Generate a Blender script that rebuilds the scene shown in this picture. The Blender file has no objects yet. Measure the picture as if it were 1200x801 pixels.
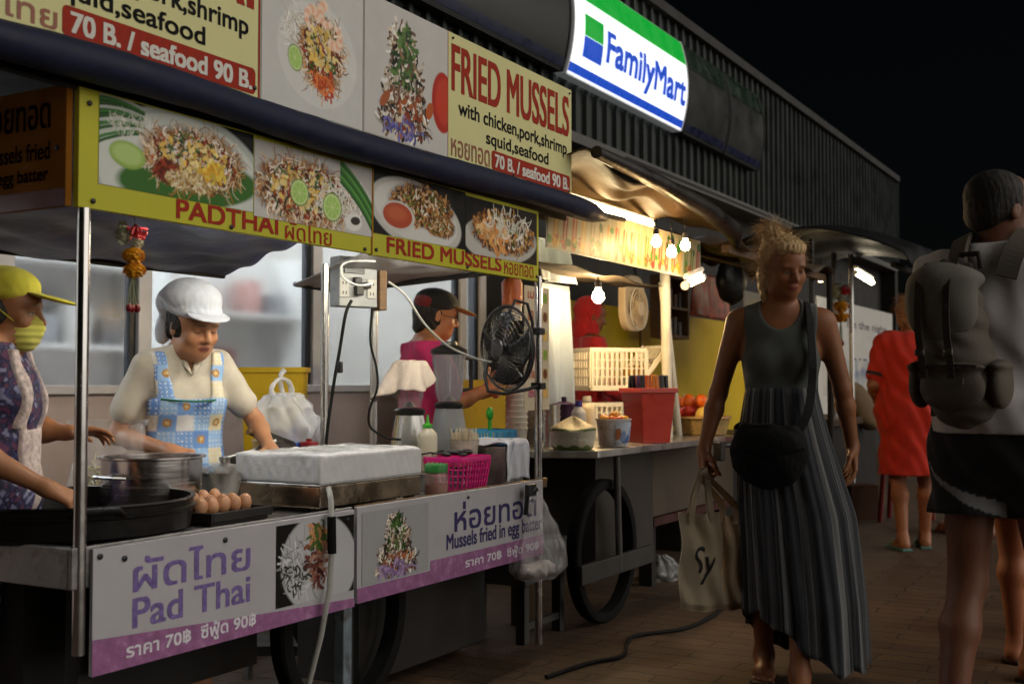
import bpy, bmesh, math, random
import numpy as np
from mathutils import Vector, Matrix

SC = bpy.context.scene
COL = SC.collection
R_ = math.radians
random.seed(7)
rng = np.random.default_rng(7)

# ------------------------------------------------------------------ camera
YAW, PITCH, EYE, FPX = R_(29.7), R_(2.07), 1.15, 1366.7
cam_d = bpy.data.cameras.new('camera')
cam_d.sensor_width = 36.0
cam_d.lens = 36.0 * FPX / 1200.0
cam_d.clip_start, cam_d.clip_end = 0.05, 500.0
cam_d.dof.use_dof = True
cam_d.dof.focus_distance = 4.3
cam_d.dof.aperture_fstop = 3.5
cam = bpy.data.objects.new('camera', cam_d)
cam.location = (0, 0, EYE)
cam.rotation_euler = (math.pi / 2 + PITCH, 0, YAW - math.pi / 2)
COL.objects.link(cam)
SC.camera = cam

# ------------------------------------------------------------------ night sky and a broad sun lamp standing in for unseen street light
SUN_EL, SUN_AZ = R_(16.0), math.atan2(-1.0, 0.22)      # where the light comes from
world = bpy.data.worlds.new('World')
SC.world = world
world.use_nodes = True
wn = world.node_tree.nodes
sky = wn.new('ShaderNodeTexSky')
sky.sky_type = 'NISHITA'
sky.sun_disc = False
sky.sun_elevation = SUN_EL
sky.sun_rotation = math.pi / 2 - SUN_AZ
world.node_tree.links.new(sky.outputs[0], wn['Background'].inputs[0])
wn['Background'].inputs[1].default_value = 0.0006
sun_d = bpy.data.lights.new('sun', 'SUN')
sun_d.energy = 2.15
sun_d.angle = R_(85.0)
sun_d.color = (1.0, 0.94, 0.85)
sun = bpy.data.objects.new('sun', sun_d)
sv = Vector((math.cos(SUN_AZ) * math.cos(SUN_EL), math.sin(SUN_AZ) * math.cos(SUN_EL), math.sin(SUN_EL)))
sun.rotation_euler = sv.to_track_quat('Z', 'Y').to_euler()
sun.location = sv * 30
COL.objects.link(sun)

SC.view_settings.view_transform = 'Standard'
SC.view_settings.look = 'None'
SC.view_settings.exposure = 0.0
SC.view_settings.gamma = 1.0
SC.view_settings.use_curve_mapping = False
SC.render.engine = 'CYCLES'
SC.cycles.use_denoising = True
SC.cycles.max_bounces = 8
SC.cycles.transparent_max_bounces = 16
SC.cycles.sample_clamp_indirect = 4.0
SC.cycles.caustics_reflective = False
SC.cycles.caustics_refractive = False

# ------------------------------------------------------------------ survey helper: a pixel of the plan drawing to a point in the street
_F = Vector((math.cos(YAW), math.sin(YAW), 0))
_R = Vector((math.sin(YAW), -math.cos(YAW), 0))
_FP = _F * math.cos(PITCH) + Vector((0, 0, math.sin(PITCH)))
_UP = Vector((0, 0, math.cos(PITCH))) - _F * math.sin(PITCH)

def at(px, py, X=None, Y=None, Z=None, t=None):
    d = _FP + _R * ((px - 600) / FPX) - _UP * ((py - 400.5) / FPX)
    if X is not None: s = X / d.x
    elif Y is not None: s = Y / d.y
    elif Z is not None: s = (Z - EYE) / d.z
    else: s = t
    return Vector((0, 0, EYE)) + d * s

# ------------------------------------------------------------------ colours and materials
def lin(h):
    out = []
    for i in (0, 2, 4):
        c = int(h[i:i + 2], 16) / 255
        out.append(c / 12.92 if c <= 0.04045 else ((c + 0.055) / 1.055) ** 2.4)
    return tuple(out)

def nod(m):
    nt = m.node_tree
    return nt, nt.nodes, nt.links, nt.nodes['Principled BSDF']

def mat(name, col, rough=0.5, metal=0.0, var=0.18, vs=6.0, bump=0.0, bs=60.0, em=0.0, emcol=None,
        trans=0.0, alpha=1.0, coat=0.0, crough=.08, spec=.5, sss=0.0, sheen=0.0, ior=1.45, attr=None, rvar=0.12, stretch=None, dirt=None):
    m = bpy.data.materials.new(name)
    m.use_nodes = True
    nt, N, L, b = nod(m)
    if isinstance(col, str): col = lin(col)
    b.inputs['Roughness'].default_value = rough
    b.inputs['Metallic'].default_value = metal
    b.inputs['IOR'].default_value = ior
    b.inputs['Transmission Weight'].default_value = trans
    b.inputs['Alpha'].default_value = alpha
    b.inputs['Coat Weight'].default_value = coat
    b.inputs['Coat Roughness'].default_value = crough
    b.inputs['Specular IOR Level'].default_value = spec
    b.inputs['Sheen Weight'].default_value = sheen
    if sss:
        b.inputs['Subsurface Weight'].default_value = sss
        b.inputs['Subsurface Radius'].default_value = (0.012, 0.005, 0.003)
    tc = N.new('ShaderNodeTexCoord')
    src = tc.outputs['Object']
    if stretch:
        mp = N.new('ShaderNodeMapping')
        mp.inputs['Scale'].default_value = stretch
        L.new(src, mp.inputs[0]); src = mp.outputs[0]
    nz = N.new('ShaderNodeTexNoise')
    nz.inputs['Scale'].default_value = vs
    nz.inputs['Detail'].default_value = 6
    nz.inputs['Roughness'].default_value = 0.62
    L.new(src, nz.inputs['Vector'])
    mr = N.new('ShaderNodeMapRange')
    mr.inputs[1].default_value, mr.inputs[2].default_value = 0.28, 0.72
    mr.inputs[3].default_value, mr.inputs[4].default_value = 1 - var, 1 + var
    L.new(nz.outputs[0], mr.inputs[0])
    mx = N.new('ShaderNodeMix'); mx.data_type = 'RGBA'; mx.blend_type = 'MULTIPLY'
    mx.inputs[0].default_value = 1.0
    if attr:
        at_ = N.new('ShaderNodeAttribute'); at_.attribute_name = attr
        L.new(at_.outputs['Color'], mx.inputs[6])
    else:
        mx.inputs[6].default_value = (*col, 1)
    L.new(mr.outputs[0], mx.inputs[7])
    last = mx.outputs[2]
    if dirt:
        n2 = N.new('ShaderNodeTexNoise'); n2.inputs['Scale'].default_value = dirt[2]; n2.inputs['Detail'].default_value = 9
        n2.inputs['Roughness'].default_value = 0.7
        L.new(tc.outputs['Object'], n2.inputs['Vector'])
        m2 = N.new('ShaderNodeMapRange'); m2.inputs[1].default_value, m2.inputs[2].default_value = dirt[3], dirt[3] + 0.14
        m2.inputs[4].default_value = dirt[1]
        L.new(n2.outputs[0], m2.inputs[0])
        md = N.new('ShaderNodeMix'); md.data_type = 'RGBA'
        L.new(m2.outputs[0], md.inputs[0]); L.new(last, md.inputs[6])
        md.inputs[7].default_value = (*lin(dirt[0]), 1)
        last = md.outputs[2]
    L.new(last, b.inputs['Base Color'])
    if rvar:
        m3 = N.new('ShaderNodeMapRange')
        m3.inputs[1].default_value, m3.inputs[2].default_value = 0.3, 0.7
        m3.inputs[3].default_value, m3.inputs[4].default_value = max(0.02, rough - rvar), min(1, rough + rvar)
        L.new(nz.outputs[0], m3.inputs[0]); L.new(m3.outputs[0], b.inputs['Roughness'])
    if bump:
        n4 = N.new('ShaderNodeTexNoise'); n4.inputs['Scale'].default_value = bs; n4.inputs['Detail'].default_value = 4
        L.new(src, n4.inputs['Vector'])
        bp = N.new('ShaderNodeBump'); bp.inputs['Strength'].default_value = bump; bp.inputs['Distance'].default_value = 0.01
        L.new(n4.outputs[0], bp.inputs['Height']); L.new(bp.outputs[0], b.inputs['Normal'])
    if em:
        b.inputs['Emission Strength'].default_value = em
        b.inputs['Emission Color'].default_value = (*(emcol or col), 1)
    return m

_mc = {}
def M(col, rough=0.5, **k):
    key = (col, rough, tuple(sorted((a, str(b)) for a, b in k.items())))
    if key not in _mc: _mc[key] = mat('paint_' + str(len(_mc)), col, rough, **k)
    return _mc[key]

# ------------------------------------------------------------------ mesh builder
class MB:
    def __init__(s): s.v, s.f = [], []
    def add(s, vs, fs):
        o = len(s.v); s.v += [tuple(v) for v in vs]; s.f += [tuple(i + o for i in f) for f in fs]; return s
    def box(s, c, d, rz=0.0, M3=None):
        h = [x / 2 for x in d]
        vs = [Vector((x * h[0], y * h[1], z * h[2])) for x in (-1, 1) for y in (-1, 1) for z in (-1, 1)]
        if M3 is None and rz: M3 = Matrix.Rotation(rz, 3, 'Z')
        if M3 is not None: vs = [M3 @ v for v in vs]
        return s.add([v + Vector(c) for v in vs], [(0, 1, 3, 2), (4, 6, 7, 5), (0, 4, 5, 1), (2, 3, 7, 6), (0, 2, 6, 4), (1, 5, 7, 3)])
    def b2(s, lo, hi): return s.box([(a + b) / 2 for a, b in zip(lo, hi)], [abs(b - a) for a, b in zip(lo, hi)])
    def ring(s, pts_list, closed=False, caps=True):
        n = len(pts_list[0]); o = len(s.v)
        for r in pts_list: s.v += [tuple(p) for p in r]
        m = len(pts_list)
        for i in range(m - 1 + (1 if closed else 0)):
            a, b = o + i * n, o + ((i + 1) % m) * n
            for j in range(n):
                k = (j + 1) % n
                s.f.append((a + j, a + k, b + k, b + j))
        if caps and not closed:
            s.f.append(tuple(o + j for j in reversed(range(n)))); s.f.append(tuple(o + (m - 1) * n + j for j in range(n)))
        return s
    def tube(s, pts, r, n=8, caps=True, closed=False):
        pts = [Vector(p) for p in pts]; rings = []
        m = len(pts); up = None
        for i, p in enumerate(pts):
            if closed: d = pts[(i + 1) % m] - pts[i - 1]
            else: d = pts[min(i + 1, m - 1)] - pts[max(i - 1, 0)]
            d = d.normalized() if d.length > 1e-9 else Vector((0, 0, 1))
            if up is None:
                up = Vector((0, 0, 1)) if abs(d.z) < 0.9 else Vector((1, 0, 0))
            a = d.cross(up)
            if a.length < 1e-4: a = d.cross(Vector((0.3, 0.9, 0.2)))
            a.normalize(); b = a.cross(d).normalized(); up = b
            rr = r[i] if isinstance(r, (list, tuple)) else r
            rings.append([p + (a * math.cos(q) + b * math.sin(q)) * rr for q in (2 * math.pi * k / n for k in range(n))])
        return s.ring(rings, closed, caps)
    def lathe(s, prof, c=(0, 0, 0), n=24, axis=None, caps=False, sx=1.0, sy=1.0):
        c = Vector(c); Mq = Matrix.Identity(3)
        if axis is not None: Mq = Vector(axis).to_track_quat('Z', 'Y').to_matrix()
        rings = [[c + Mq @ Vector((r * sx * math.cos(q), r * sy * math.sin(q), z)) for q in (2 * math.pi * k / n for k in range(n))] for r, z in prof]
        return s.ring(rings, False, caps)
    def prism(s, poly, h, O=(0, 0, 0), u=(1, 0, 0), v=(0, 1, 0)):
        u, v, O = Vector(u), Vector(v), Vector(O); w = u.cross(v).normalized()
        a = [O + u * x + v * y for x, y in poly]; b = [p + w * h for p in a]
        n = len(a); o = len(s.v); s.v += [tuple(p) for p in a + b]
        s.f.append(tuple(o + i for i in reversed(range(n)))); s.f.append(tuple(o + n + i for i in range(n)))
        for i in range(n):
            j = (i + 1) % n; s.f.append((o + i, o + j, o + n + j, o + n + i))
        return s
    def grid(s, fn, nu, nv):
        o = len(s.v)
        for j in range(nv + 1):
            for i in range(nu + 1): s.v.append(tuple(fn(i / nu, j / nv)))
        for j in range(nv):
            for i in range(nu):
                a = o + j * (nu + 1) + i; s.f.append((a, a + 1, a + nu + 2, a + nu + 1))
        return s
    def ball(s, c, r, n=16, m=10):
        rx, ry, rz = (r, r, r) if not isinstance(r, (tuple, list)) else r
        return s.ring([[Vector(c) + Vector((rx * math.sin(t) * math.cos(q), ry * math.sin(t) * math.sin(q), -rz * math.cos(t)))
                        for q in (2 * math.pi * k / n for k in range(n))] for t in (math.pi * (i + 0.02) / (m - 1 + 0.04) for i in range(m))])
    def build(s, name, m, parent=None, W=False, smooth=False, bev=0.0, solid=0.0, sub=0, seg=2, off=-1):
        me = bpy.data.meshes.new(name); me.from_pydata(s.v, [], s.f); me.update()
        return link(name, me, m, parent, W, smooth, bev, solid, sub, seg, off)

def link(name, me, m, parent=None, W=False, smooth=False, bev=0.0, solid=0.0, sub=0, seg=2, off=-1):
    o = bpy.data.objects.new(name, me); COL.objects.link(o)
    if m is not None: me.materials.append(m)
    if parent is not None:
        o.parent = parent
        if W:
            p, Q = parent, Matrix.Identity(4)
            while p is not None:
                Q = p.matrix_basis.inverted() if p.parent is None else Q
                p = p.parent
            o.matrix_parent_inverse = Q
    if smooth:
        me.polygons.foreach_set('use_smooth', [True] * len(me.polygons))
        if smooth != 2 and not sub:
            try: me.set_sharp_from_angle(angle=R_(40))
            except Exception: pass
    if solid:
        q = o.modifiers.new('thick', 'SOLIDIFY'); q.thickness = solid; q.offset = off
    if bev:
        q = o.modifiers.new('edge', 'BEVEL'); q.width = bev; q.segments = seg; q.limit_method = 'ANGLE'; q.harden_normals = False
    if sub:
        q = o.modifiers.new('round', 'SUBSURF'); q.levels = q.render_levels = sub
    return o

def tag(o, label=None, cat=None, group=None, kind=None):
    if label: o['label'] = label
    if cat: o['category'] = cat
    if group: o['group'] = group
    if kind: o['kind'] = kind
    return o

def thing(name, label, cat, loc=(0, 0, 0), rz=0.0, group=None, mw=None):
    o = bpy.data.objects.new(name, None); COL.objects.link(o); o.empty_display_size = 0.1
    if mw is not None: o.matrix_world = mw; o.matrix_basis = mw
    else: o.location = loc; o.rotation_euler = (0, 0, rz); o.matrix_basis = Matrix.Translation(Vector(loc)) @ Matrix.Rotation(rz, 4, 'Z')
    return tag(o, label, cat, group)

def kids(o): return [c for c in bpy.data.objects if c.parent is o]
def dup(root, loc, rz=None, label=None, sc=None):
    def cp(o, par):
        c = o.copy(); COL.objects.link(c)
        if par is not None: c.parent = par
        for ch in kids(o): cp(ch, c)
        return c
    r = cp(root, None)
    r.location = loc
    if rz is not None: r.rotation_euler = (0, 0, rz)
    if sc: r.scale = (sc, sc, sc)
    if label: r['label'] = label
    return r

# ------------------------------------------------------------------ lettering: outlines of the built-in font cut into thin row strips
_tx = {}
def outlines(text):
    if text in _tx: return _tx[text]
    c = bpy.data.curves.new('letters', 'FONT'); c.body = text; c.size = 1.0; c.resolution_u = 6
    o = bpy.data.objects.new('letters', c); COL.objects.link(o)
    dg = bpy.context.evaluated_depsgraph_get()
    cu = o.evaluated_get(dg).to_curve(dg, apply_modifiers=False)
    polys = []
    for sp in cu.splines:
        P = []
        if sp.type == 'BEZIER':
            bp = sp.bezier_points; n = len(bp)
            for i in range(n):
                a, b = bp[i], bp[(i + 1) % n]
                p0, p1, p2, p3 = [np.array(q[:2]) for q in (a.co, a.handle_right, b.handle_left, b.co)]
                for t in np.linspace(0, 1, 7)[:-1]:
                    P.append((1 - t) ** 3 * p0 + 3 * (1 - t) ** 2 * t * p1 + 3 * (1 - t) * t * t * p2 + t ** 3 * p3)
        else:
            P = [np.array(p.co[:2]) for p in sp.points]
        if len(P) > 2: polys.append(np.array(P))
    bpy.data.objects.remove(o); bpy.data.curves.remove(c)
    _tx[text] = polys
    return polys

def text_runs(text, box, rows=56, bold=0.0):
    """box = x0,y0,x1,y1 that the ink fills; returns rectangles"""
    polys = outlines(text)
    allp = np.concatenate(polys); lo, hi = allp.min(0), allp.max(0)
    x0, y0, x1, y1 = box
    sc = np.array([(x1 - x0), (y1 - y0)]) / (hi - lo)
    polys = [(p - lo) * sc + np.array([x0, y0]) for p in polys]
    dy = (y1 - y0) / rows; runs = []
    for r in range(rows):
        y = y0 + (r + 0.5) * dy; xs = []
        for p in polys:
            q = np.roll(p, -1, 0); a, b = p[:, 1], q[:, 1]
            up = (a <= y) & (b > y); dn = (b <= y) & (a > y)
            for msk, w in ((up, 1), (dn, -1)):
                if msk.any():
                    t = (y - a[msk]) / (b[msk] - a[msk])
                    xs += [(x, w) for x in p[msk, 0] + t * (q[msk, 0] - p[msk, 0])]
        xs.sort(); w = 0; cur = []
        for x, d in xs:
            if w == 0: st = x
            w += d
            if w == 0 and x - st > 1e-5: cur.append([st - bold, x + bold])
        runs.append(cur)
    if bold:
        k = int(round(bold / dy * 0.8)); out = []
        for r in range(rows):
            iv = sorted(sum((runs[j] for j in range(max(0, r - k), min(rows, r + k + 1))), []))
            mg = []
            for a, b in iv:
                if mg and a <= mg[-1][1]: mg[-1][1] = max(mg[-1][1], b)
                else: mg.append([a, b])
            out.append(mg)
        runs = out
    return [(a, y0 + r * dy, b, y0 + (r + 1) * dy) for r, cur in enumerate(runs) for a, b in cur]

def lettering(text, box, m, parent, z=0.0013, rows=56, bold=0.0, name='lettering', fn=None, slant=0.0):
    mb = MB()
    for a, y0, b, y1 in text_runs(text, box, rows, bold):
        n = 1
        q = [(a, y0), (b, y0), (b, y1), (a, y1)]
        q = [(x + slant * (y - box[1]), y) for x, y in q]
        mb.add([fn(x, y) if fn else (x, y, z) for x, y in q], [(0, 1, 2, 3)])
    return mb.build(name, m, parent)

# ------------------------------------------------------------------ printed pictures: colours painted on a fine sheet
class Pic:
    def __init__(s, w, h, n, bg):
        s.w, s.h = w, h; s.W = n; s.H = max(4, int(n * h / w)); s.a = np.ones((s.H, s.W, 3)) * np.array(lin(bg))
        s.sx = s.W / w; s.X, s.Y = np.meshgrid((np.arange(s.W) + 0.5) / s.sx, (np.arange(s.H) + 0.5) / (s.H / h))
    def mix(s, mask, col, sl):
        s.a[sl] = s.a[sl] * (1 - mask[..., None]) + np.array(col if not isinstance(col, str) else lin(col)) * mask[..., None]
    def win(s, cx, cy, r):
        i0, i1 = max(0, int((cx - r) * s.sx)), min(s.W, int((cx + r) * s.sx) + 2)
        k = s.H / s.h
        j0, j1 = max(0, int((cy - r) * k)), min(s.H, int((cy + r) * k) + 2)
        return (slice(j0, max(j1, j0)), slice(i0, max(i1, i0)))
    def ell(s, cx, cy, rx, ry, col, rot=0.0, soft=0.1, op=1.0):
        sl = s.win(cx, cy, max(rx, ry) * 1.2)
        x, y = s.X[sl] - cx, s.Y[sl] - cy
        c, n = math.cos(rot), math.sin(rot)
        d = np.sqrt(((x * c + y * n) / rx) ** 2 + ((-x * n + y * c) / ry) ** 2)
        s.mix(np.clip((1 - d) / soft + 0.5, 0, 1) * op, col, sl)
    def line(s, p, q, bend, wd, col, op=1.0):
        m = ((p[0] + q[0]) / 2 - (q[1] - p[1]) * bend, (p[1] + q[1]) / 2 + (q[0] - p[0]) * bend)
        L = math.hypot(q[0] - p[0], q[1] - p[1])
        sl = s.win((p[0] + q[0] + 2 * m[0]) / 4, (p[1] + q[1] + 2 * m[1]) / 4, L * 0.8 + wd * 2)
        if s.X[sl].size == 0: return
        x, y = s.X[sl], s.Y[sl]; d = np.full(x.shape, 9.0); prev = p
        for t in (0.25, 0.5, 0.75, 1.0):
            b = tuple((1 - t) ** 2 * p[i] + 2 * (1 - t) * t * m[i] + t * t * q[i] for i in (0, 1))
            vx, vy = b[0] - prev[0], b[1] - prev[1]; l2 = vx * vx + vy * vy + 1e-12
            u = np.clip(((x - prev[0]) * vx + (y - prev[1]) * vy) / l2, 0, 1)
            d = np.minimum(d, np.hypot(x - prev[0] - u * vx, y - prev[1] - u * vy)); prev = b
        px = 1 / s.sx
        s.mix(np.clip((wd - d) / px + 0.5, 0, 1) * op, col, sl)
    def heap(s, cx, cy, rx, ry, cols, n, ln, wd, seed=1, bend=0.6):
        g = np.random.default_rng(seed)
        for i in range(n):
            a, r = g.uniform(0, 6.283), math.sqrt(g.uniform(0, 1))
            x, y = cx + rx * r * math.cos(a), cy + ry * r * math.sin(a); q = g.uniform(0, 6.283); l = ln * g.uniform(0.4, 1.2)
            c = np.array(lin(cols[g.integers(len(cols))])) * g.uniform(0.7, 1.15)
            s.line((x, y), (x + l * math.cos(q), y + l * math.sin(q)), g.uniform(-bend, bend), wd * g.uniform(0.5, 1.3), tuple(c))
    def base(s, cx, cy, rx, ry, seed, cols=('3a1e0c', '5a3216', '2a1608', '6e4420')):
        g = np.random.default_rng(seed); r0 = min(rx, ry)
        s.ell(cx, cy, rx, ry, cols[0], 0, .3)
        for i in range(70):
            a, r = g.uniform(0, 6.283), math.sqrt(g.uniform(0, 1)); s.ell(cx + rx * r * math.cos(a), cy + ry * r * math.sin(a), r0 * g.uniform(.06, .22), r0 * g.uniform(.05, .14), cols[g.integers(len(cols))], g.uniform(0, 3), .6, .8)
    def shrimp(s, cx, cy, r, rot, col='f0b48c'):
        for i in range(9):
            a = rot + i * 0.42; rr = r * (0.42 - i * 0.022)
            s.ell(cx + r * 0.7 * math.cos(a), cy + r * 0.7 * math.sin(a), rr, rr, col if i % 2 else 'f7dcc4', soft=0.5)
    def lime(s, cx, cy, r, sq=0.8, rot=0.0):
        s.ell(cx, cy, r, r * sq, '5f8f2a', rot, 0.08); s.ell(cx, cy, r * 0.9, r * sq * 0.9, 'dfe8b0', rot, 0.1); s.ell(cx, cy, r * 0.8, r * sq * 0.8, 'a9cf6a', rot, 0.2)
        for i in range(8):
            a = i * 0.785; s.line((cx, cy), (cx + r * 0.78 * math.cos(a), cy + r * sq * 0.78 * math.sin(a)), 0, r * 0.02, 'd8e8a8')
    def build(s, name, m, parent, z=0.002, x0=0.0, y0=0.0):
        for _ in range(1):
            q = np.pad(s.a, ((1, 1), (1, 1), (0, 0)), mode='edge'); s.a = .5 * s.a + .125 * (q[:-2, 1:-1] + q[2:, 1:-1] + q[1:-1, :-2] + q[1:-1, 2:])
        H, W = s.H, s.W; xs = x0 + np.linspace(0, s.w, W); ys = y0 + np.linspace(0, s.h, H)
        gx, gy = np.meshgrid(xs, ys)
        v = np.stack([gx, gy, np.full_like(gx, z)], -1).reshape(-1, 3)
        i = (np.arange(H - 1)[:, None] * W + np.arange(W - 1)[None]).reshape(-1)
        q = np.stack([i, i + 1, i + W + 1, i + W], -1)
        me = np_mesh(name, v, q, s.a.reshape(-1, 3))
        return link(name, me, m, parent)

def np_mesh(name, v, q, col=None):
    me = bpy.data.meshes.new(name)
    me.vertices.add(len(v)); me.vertices.foreach_set('co', np.ascontiguousarray(v, dtype=np.float32).ravel())
    k = q.shape[1]
    me.loops.add(len(q) * k); me.loops.foreach_set('vertex_index', np.ascontiguousarray(q, dtype=np.int32).ravel())
    me.polygons.add(len(q)); me.polygons.foreach_set('loop_start', np.arange(0, len(q) * k, k, dtype=np.int32))
    me.update(calc_edges=True); me.validate()
    if col is not None:
        ca = me.color_attributes.new('Col', 'FLOAT_COLOR', 'POINT')
        ca.data.foreach_set('color', np.concatenate([col, np.ones((len(col), 1))], 1).astype(np.float32).ravel())
    return me

# ------------------------------------------------------------------ bodies and cloth grown from a distance field
class SDF:
    def __init__(s, lo, hi, vx):
        s.lo = np.array(lo, float); s.vx = vx
        s.n = np.ceil((np.array(hi) - s.lo) / vx).astype(int) + 1
        s.d = np.full(s.n, 9.0, np.float32)
    def _w(s, lo, hi):
        a = np.clip(np.floor((np.array(lo) - s.lo) / s.vx).astype(int), 0, s.n); b = np.clip(np.ceil((np.array(hi) - s.lo) / s.vx).astype(int) + 1, 0, s.n)
        sl = tuple(slice(i, max(i, j)) for i, j in zip(a, b))
        ax = [s.lo[i] + s.vx * np.arange(a[i], max(a[i], b[i])) for i in range(3)]
        return sl, np.meshgrid(*ax, indexing='ij')
    def _u(s, sl, d, k):
        o = s.d[sl]
        if o.size == 0: return
        h = np.maximum(k - np.abs(o - d), 0) / k
        s.d[sl] = np.minimum(o, d) - h * h * k * 0.25
    def cone(s, a, b, ra, rb, k=0.02):
        a, b = np.array(a, float), np.array(b, float); m = max(ra, rb) + k + 3 * s.vx
        sl, (x, y, z) = s._w(np.minimum(a, b) - m, np.maximum(a, b) + m)
        v = b - a; L2 = float(v @ v) + 1e-12
        t = np.clip(((x - a[0]) * v[0] + (y - a[1]) * v[1] + (z - a[2]) * v[2]) / L2, 0, 1)
        d = np.sqrt((x - a[0] - t * v[0]) ** 2 + (y - a[1] - t * v[1]) ** 2 + (z - a[2] - t * v[2]) ** 2) - (ra + (rb - ra) * t)
        s._u(sl, d, k); return s
    def _ell(s, c, r, M3, m):
        c, r = np.array(c, float), np.array(r, float)
        ext = r if M3 is None else np.abs(np.array(M3)) @ r
        sl, (x, y, z) = s._w(c - ext - m, c + ext + m)
        p = np.stack([x - c[0], y - c[1], z - c[2]], -1)
        if M3 is not None: p = p @ np.array(M3)
        k0 = np.sqrt(((p / r) ** 2).sum(-1)); k1 = np.sqrt(((p / (r * r)) ** 2).sum(-1)) + 1e-9
        return sl, k0 * (k0 - 1) / k1
    def ell(s, c, r, M3=None, k=0.02):
        sl, d = s._ell(c, r, M3, k + 3 * s.vx); s._u(sl, d, k); return s
    def cut(s, c, r, M3=None, k=0.008):
        sl, d = s._ell(c, r, M3, k + 3 * s.vx); o = s.d[sl]
        if o.size:
            h = np.maximum(k - np.abs(o + d), 0) / k; s.d[sl] = np.maximum(o, -d) + h * h * k * 0.25
        return s
    def full(s):
        ax = [s.lo[i] + s.vx * np.arange(s.n[i]) for i in range(3)]
        return np.meshgrid(*ax, indexing='ij', sparse=True)
    def clip(s, f):
        x, y, z = s.full(); s.d = np.maximum(s.d, f(x, y, z)).astype(np.float32); return s
    def shift(s, f):
        x, y, z = s.full(); s.d = (s.d + f(x, y, z)).astype(np.float32); return s
    def verts(s):
        d = np.pad(s.d, 1, constant_values=1.0); lo = s.lo - s.vx
        g = d < 0
        n = np.array(d.shape)
        cnt = sum(g[i:n[0] - 1 + i, j:n[1] - 1 + j, k:n[2] - 1 + k].astype(np.int8) for i in (0, 1) for j in (0, 1) for k in (0, 1))
        act = (cnt > 0) & (cnt < 8); idx = np.argwhere(act)
        ids = np.full(act.shape, -1, np.int64); ids[act] = np.arange(len(idx))
        acc = np.zeros((len(idx), 3)); num = np.zeros(len(idx))
        for ax in range(3):
            o1, o2 = [q for q in range(3) if q != ax]
            for a in (0, 1):
                for b in (0, 1):
                    off = np.zeros(3, int); off[o1], off[o2] = a, b
                    p = idx + off; q = p.copy(); q[:, ax] += 1
                    da, db = d[tuple(p.T)], d[tuple(q.T)]; m = (da < 0) != (db < 0)
                    t = np.where(m, da / np.where(m, da - db, 1), 0)
                    pt = off[None] + np.zeros((len(idx), 3)); pt[:, ax] = t
                    acc[m] += pt[m]; num[m] += 1
        v = lo + s.vx * (idx + acc / num[:, None])
        F = []
        for ax in range(3):
            o1, o2 = [(1, 2), (2, 0), (0, 1)][ax]
            sa = [slice(0, -1)] * 3 if 0 else [slice(None)] * 3; sb = list(sa)
            sa[ax] = slice(0, -1); sb[ax] = slice(1, None)
            e = np.argwhere(g[tuple(sa)] != g[tuple(sb)])
            e = e[(e[:, o1] > 0) & (e[:, o2] > 0) & (e[:, o1] < n[o1] - 1) & (e[:, o2] < n[o2] - 1)]
            ins = g[tuple(e.T)]
            c = []
            for a, b in ((-1, -1), (0, -1), (0, 0), (-1, 0)):
                p = e.copy(); p[:, o1] += a; p[:, o2] += b; c.append(ids[tuple(p.T)])
            q = np.stack(c, -1); q[~ins] = q[~ins][:, ::-1]
            F.append(q)
        F = np.concatenate(F)
        # light relaxation removes the stair steps
        for _ in range(2):
            sm = np.zeros_like(v); nn = np.zeros(len(v))
            for a, b in ((0, 1), (1, 2), (2, 3), (3, 0)):
                np.add.at(sm, F[:, a], v[F[:, b]]); np.add.at(nn, F[:, a], 1)
                np.add.at(sm, F[:, b], v[F[:, a]]); np.add.at(nn, F[:, b], 1)
            v = v * 0.5 + 0.5 * sm / np.maximum(nn, 1)[:, None]
        return v, F
    def build(s, name, m, parent=None, color=None, warp=None):
        v, F = s.verts()
        if warp is not None: v = warp(v)
        me = np_mesh(name, v, F, color(v) if color is not None else None)
        return link(name, me, m, parent, smooth=2)

# ------------------------------------------------------------------ people
SKIN = mat('skin', (.5, .3, .2), 0.5, var=0.1, vs=14, bump=0.08, bs=160, attr='Col', sss=0.05)
def V3(*a): return np.array(a, float)
def rot(yaw=0, pitch=0, roll=0):          # yaw to the person's left, pitch down, roll to the right
    return np.array(Matrix.Rotation(R_(yaw), 3, 'Z') @ Matrix.Rotation(R_(-pitch), 3, 'X') @ Matrix.Rotation(R_(roll), 3, 'Y'))

def joints(H, **o):
    s = H / 1.7
    J = dict(pel=(0, 0, .95), belly=(0, .005, 1.1), chest=(0, 0, 1.27), neck=(0, -.015, 1.44), head=(0, .02, 1.585),
             shR=(.168, -.005, 1.40), elR=(.225, -.03, 1.12), wrR=(.24, .05, .88), shL=(-.168, -.005, 1.40), elL=(-.225, -.03, 1.12), wrL=(-.24, .05, .88),
             hipR=(.085, 0, .91), knR=(.095, .02, .49), anR=(.095, -.02, .085), hipL=(-.085, 0, .91), knL=(-.095, .02, .49), anL=(-.095, -.02, .085),
             footR=(.02, 1, 0), footL=(-.02, 1, 0), handR=(0, .25, -1), handL=(0, .25, -1), palmR=(-1, 0, 0), palmL=(1, 0, 0))
    J.update(o)
    J = {k: np.array(v, float) * (1 if k[:4] in ('foot', 'hand', 'palm') else s) for k, v in J.items()}
    J['s'] = s
    return J

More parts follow.
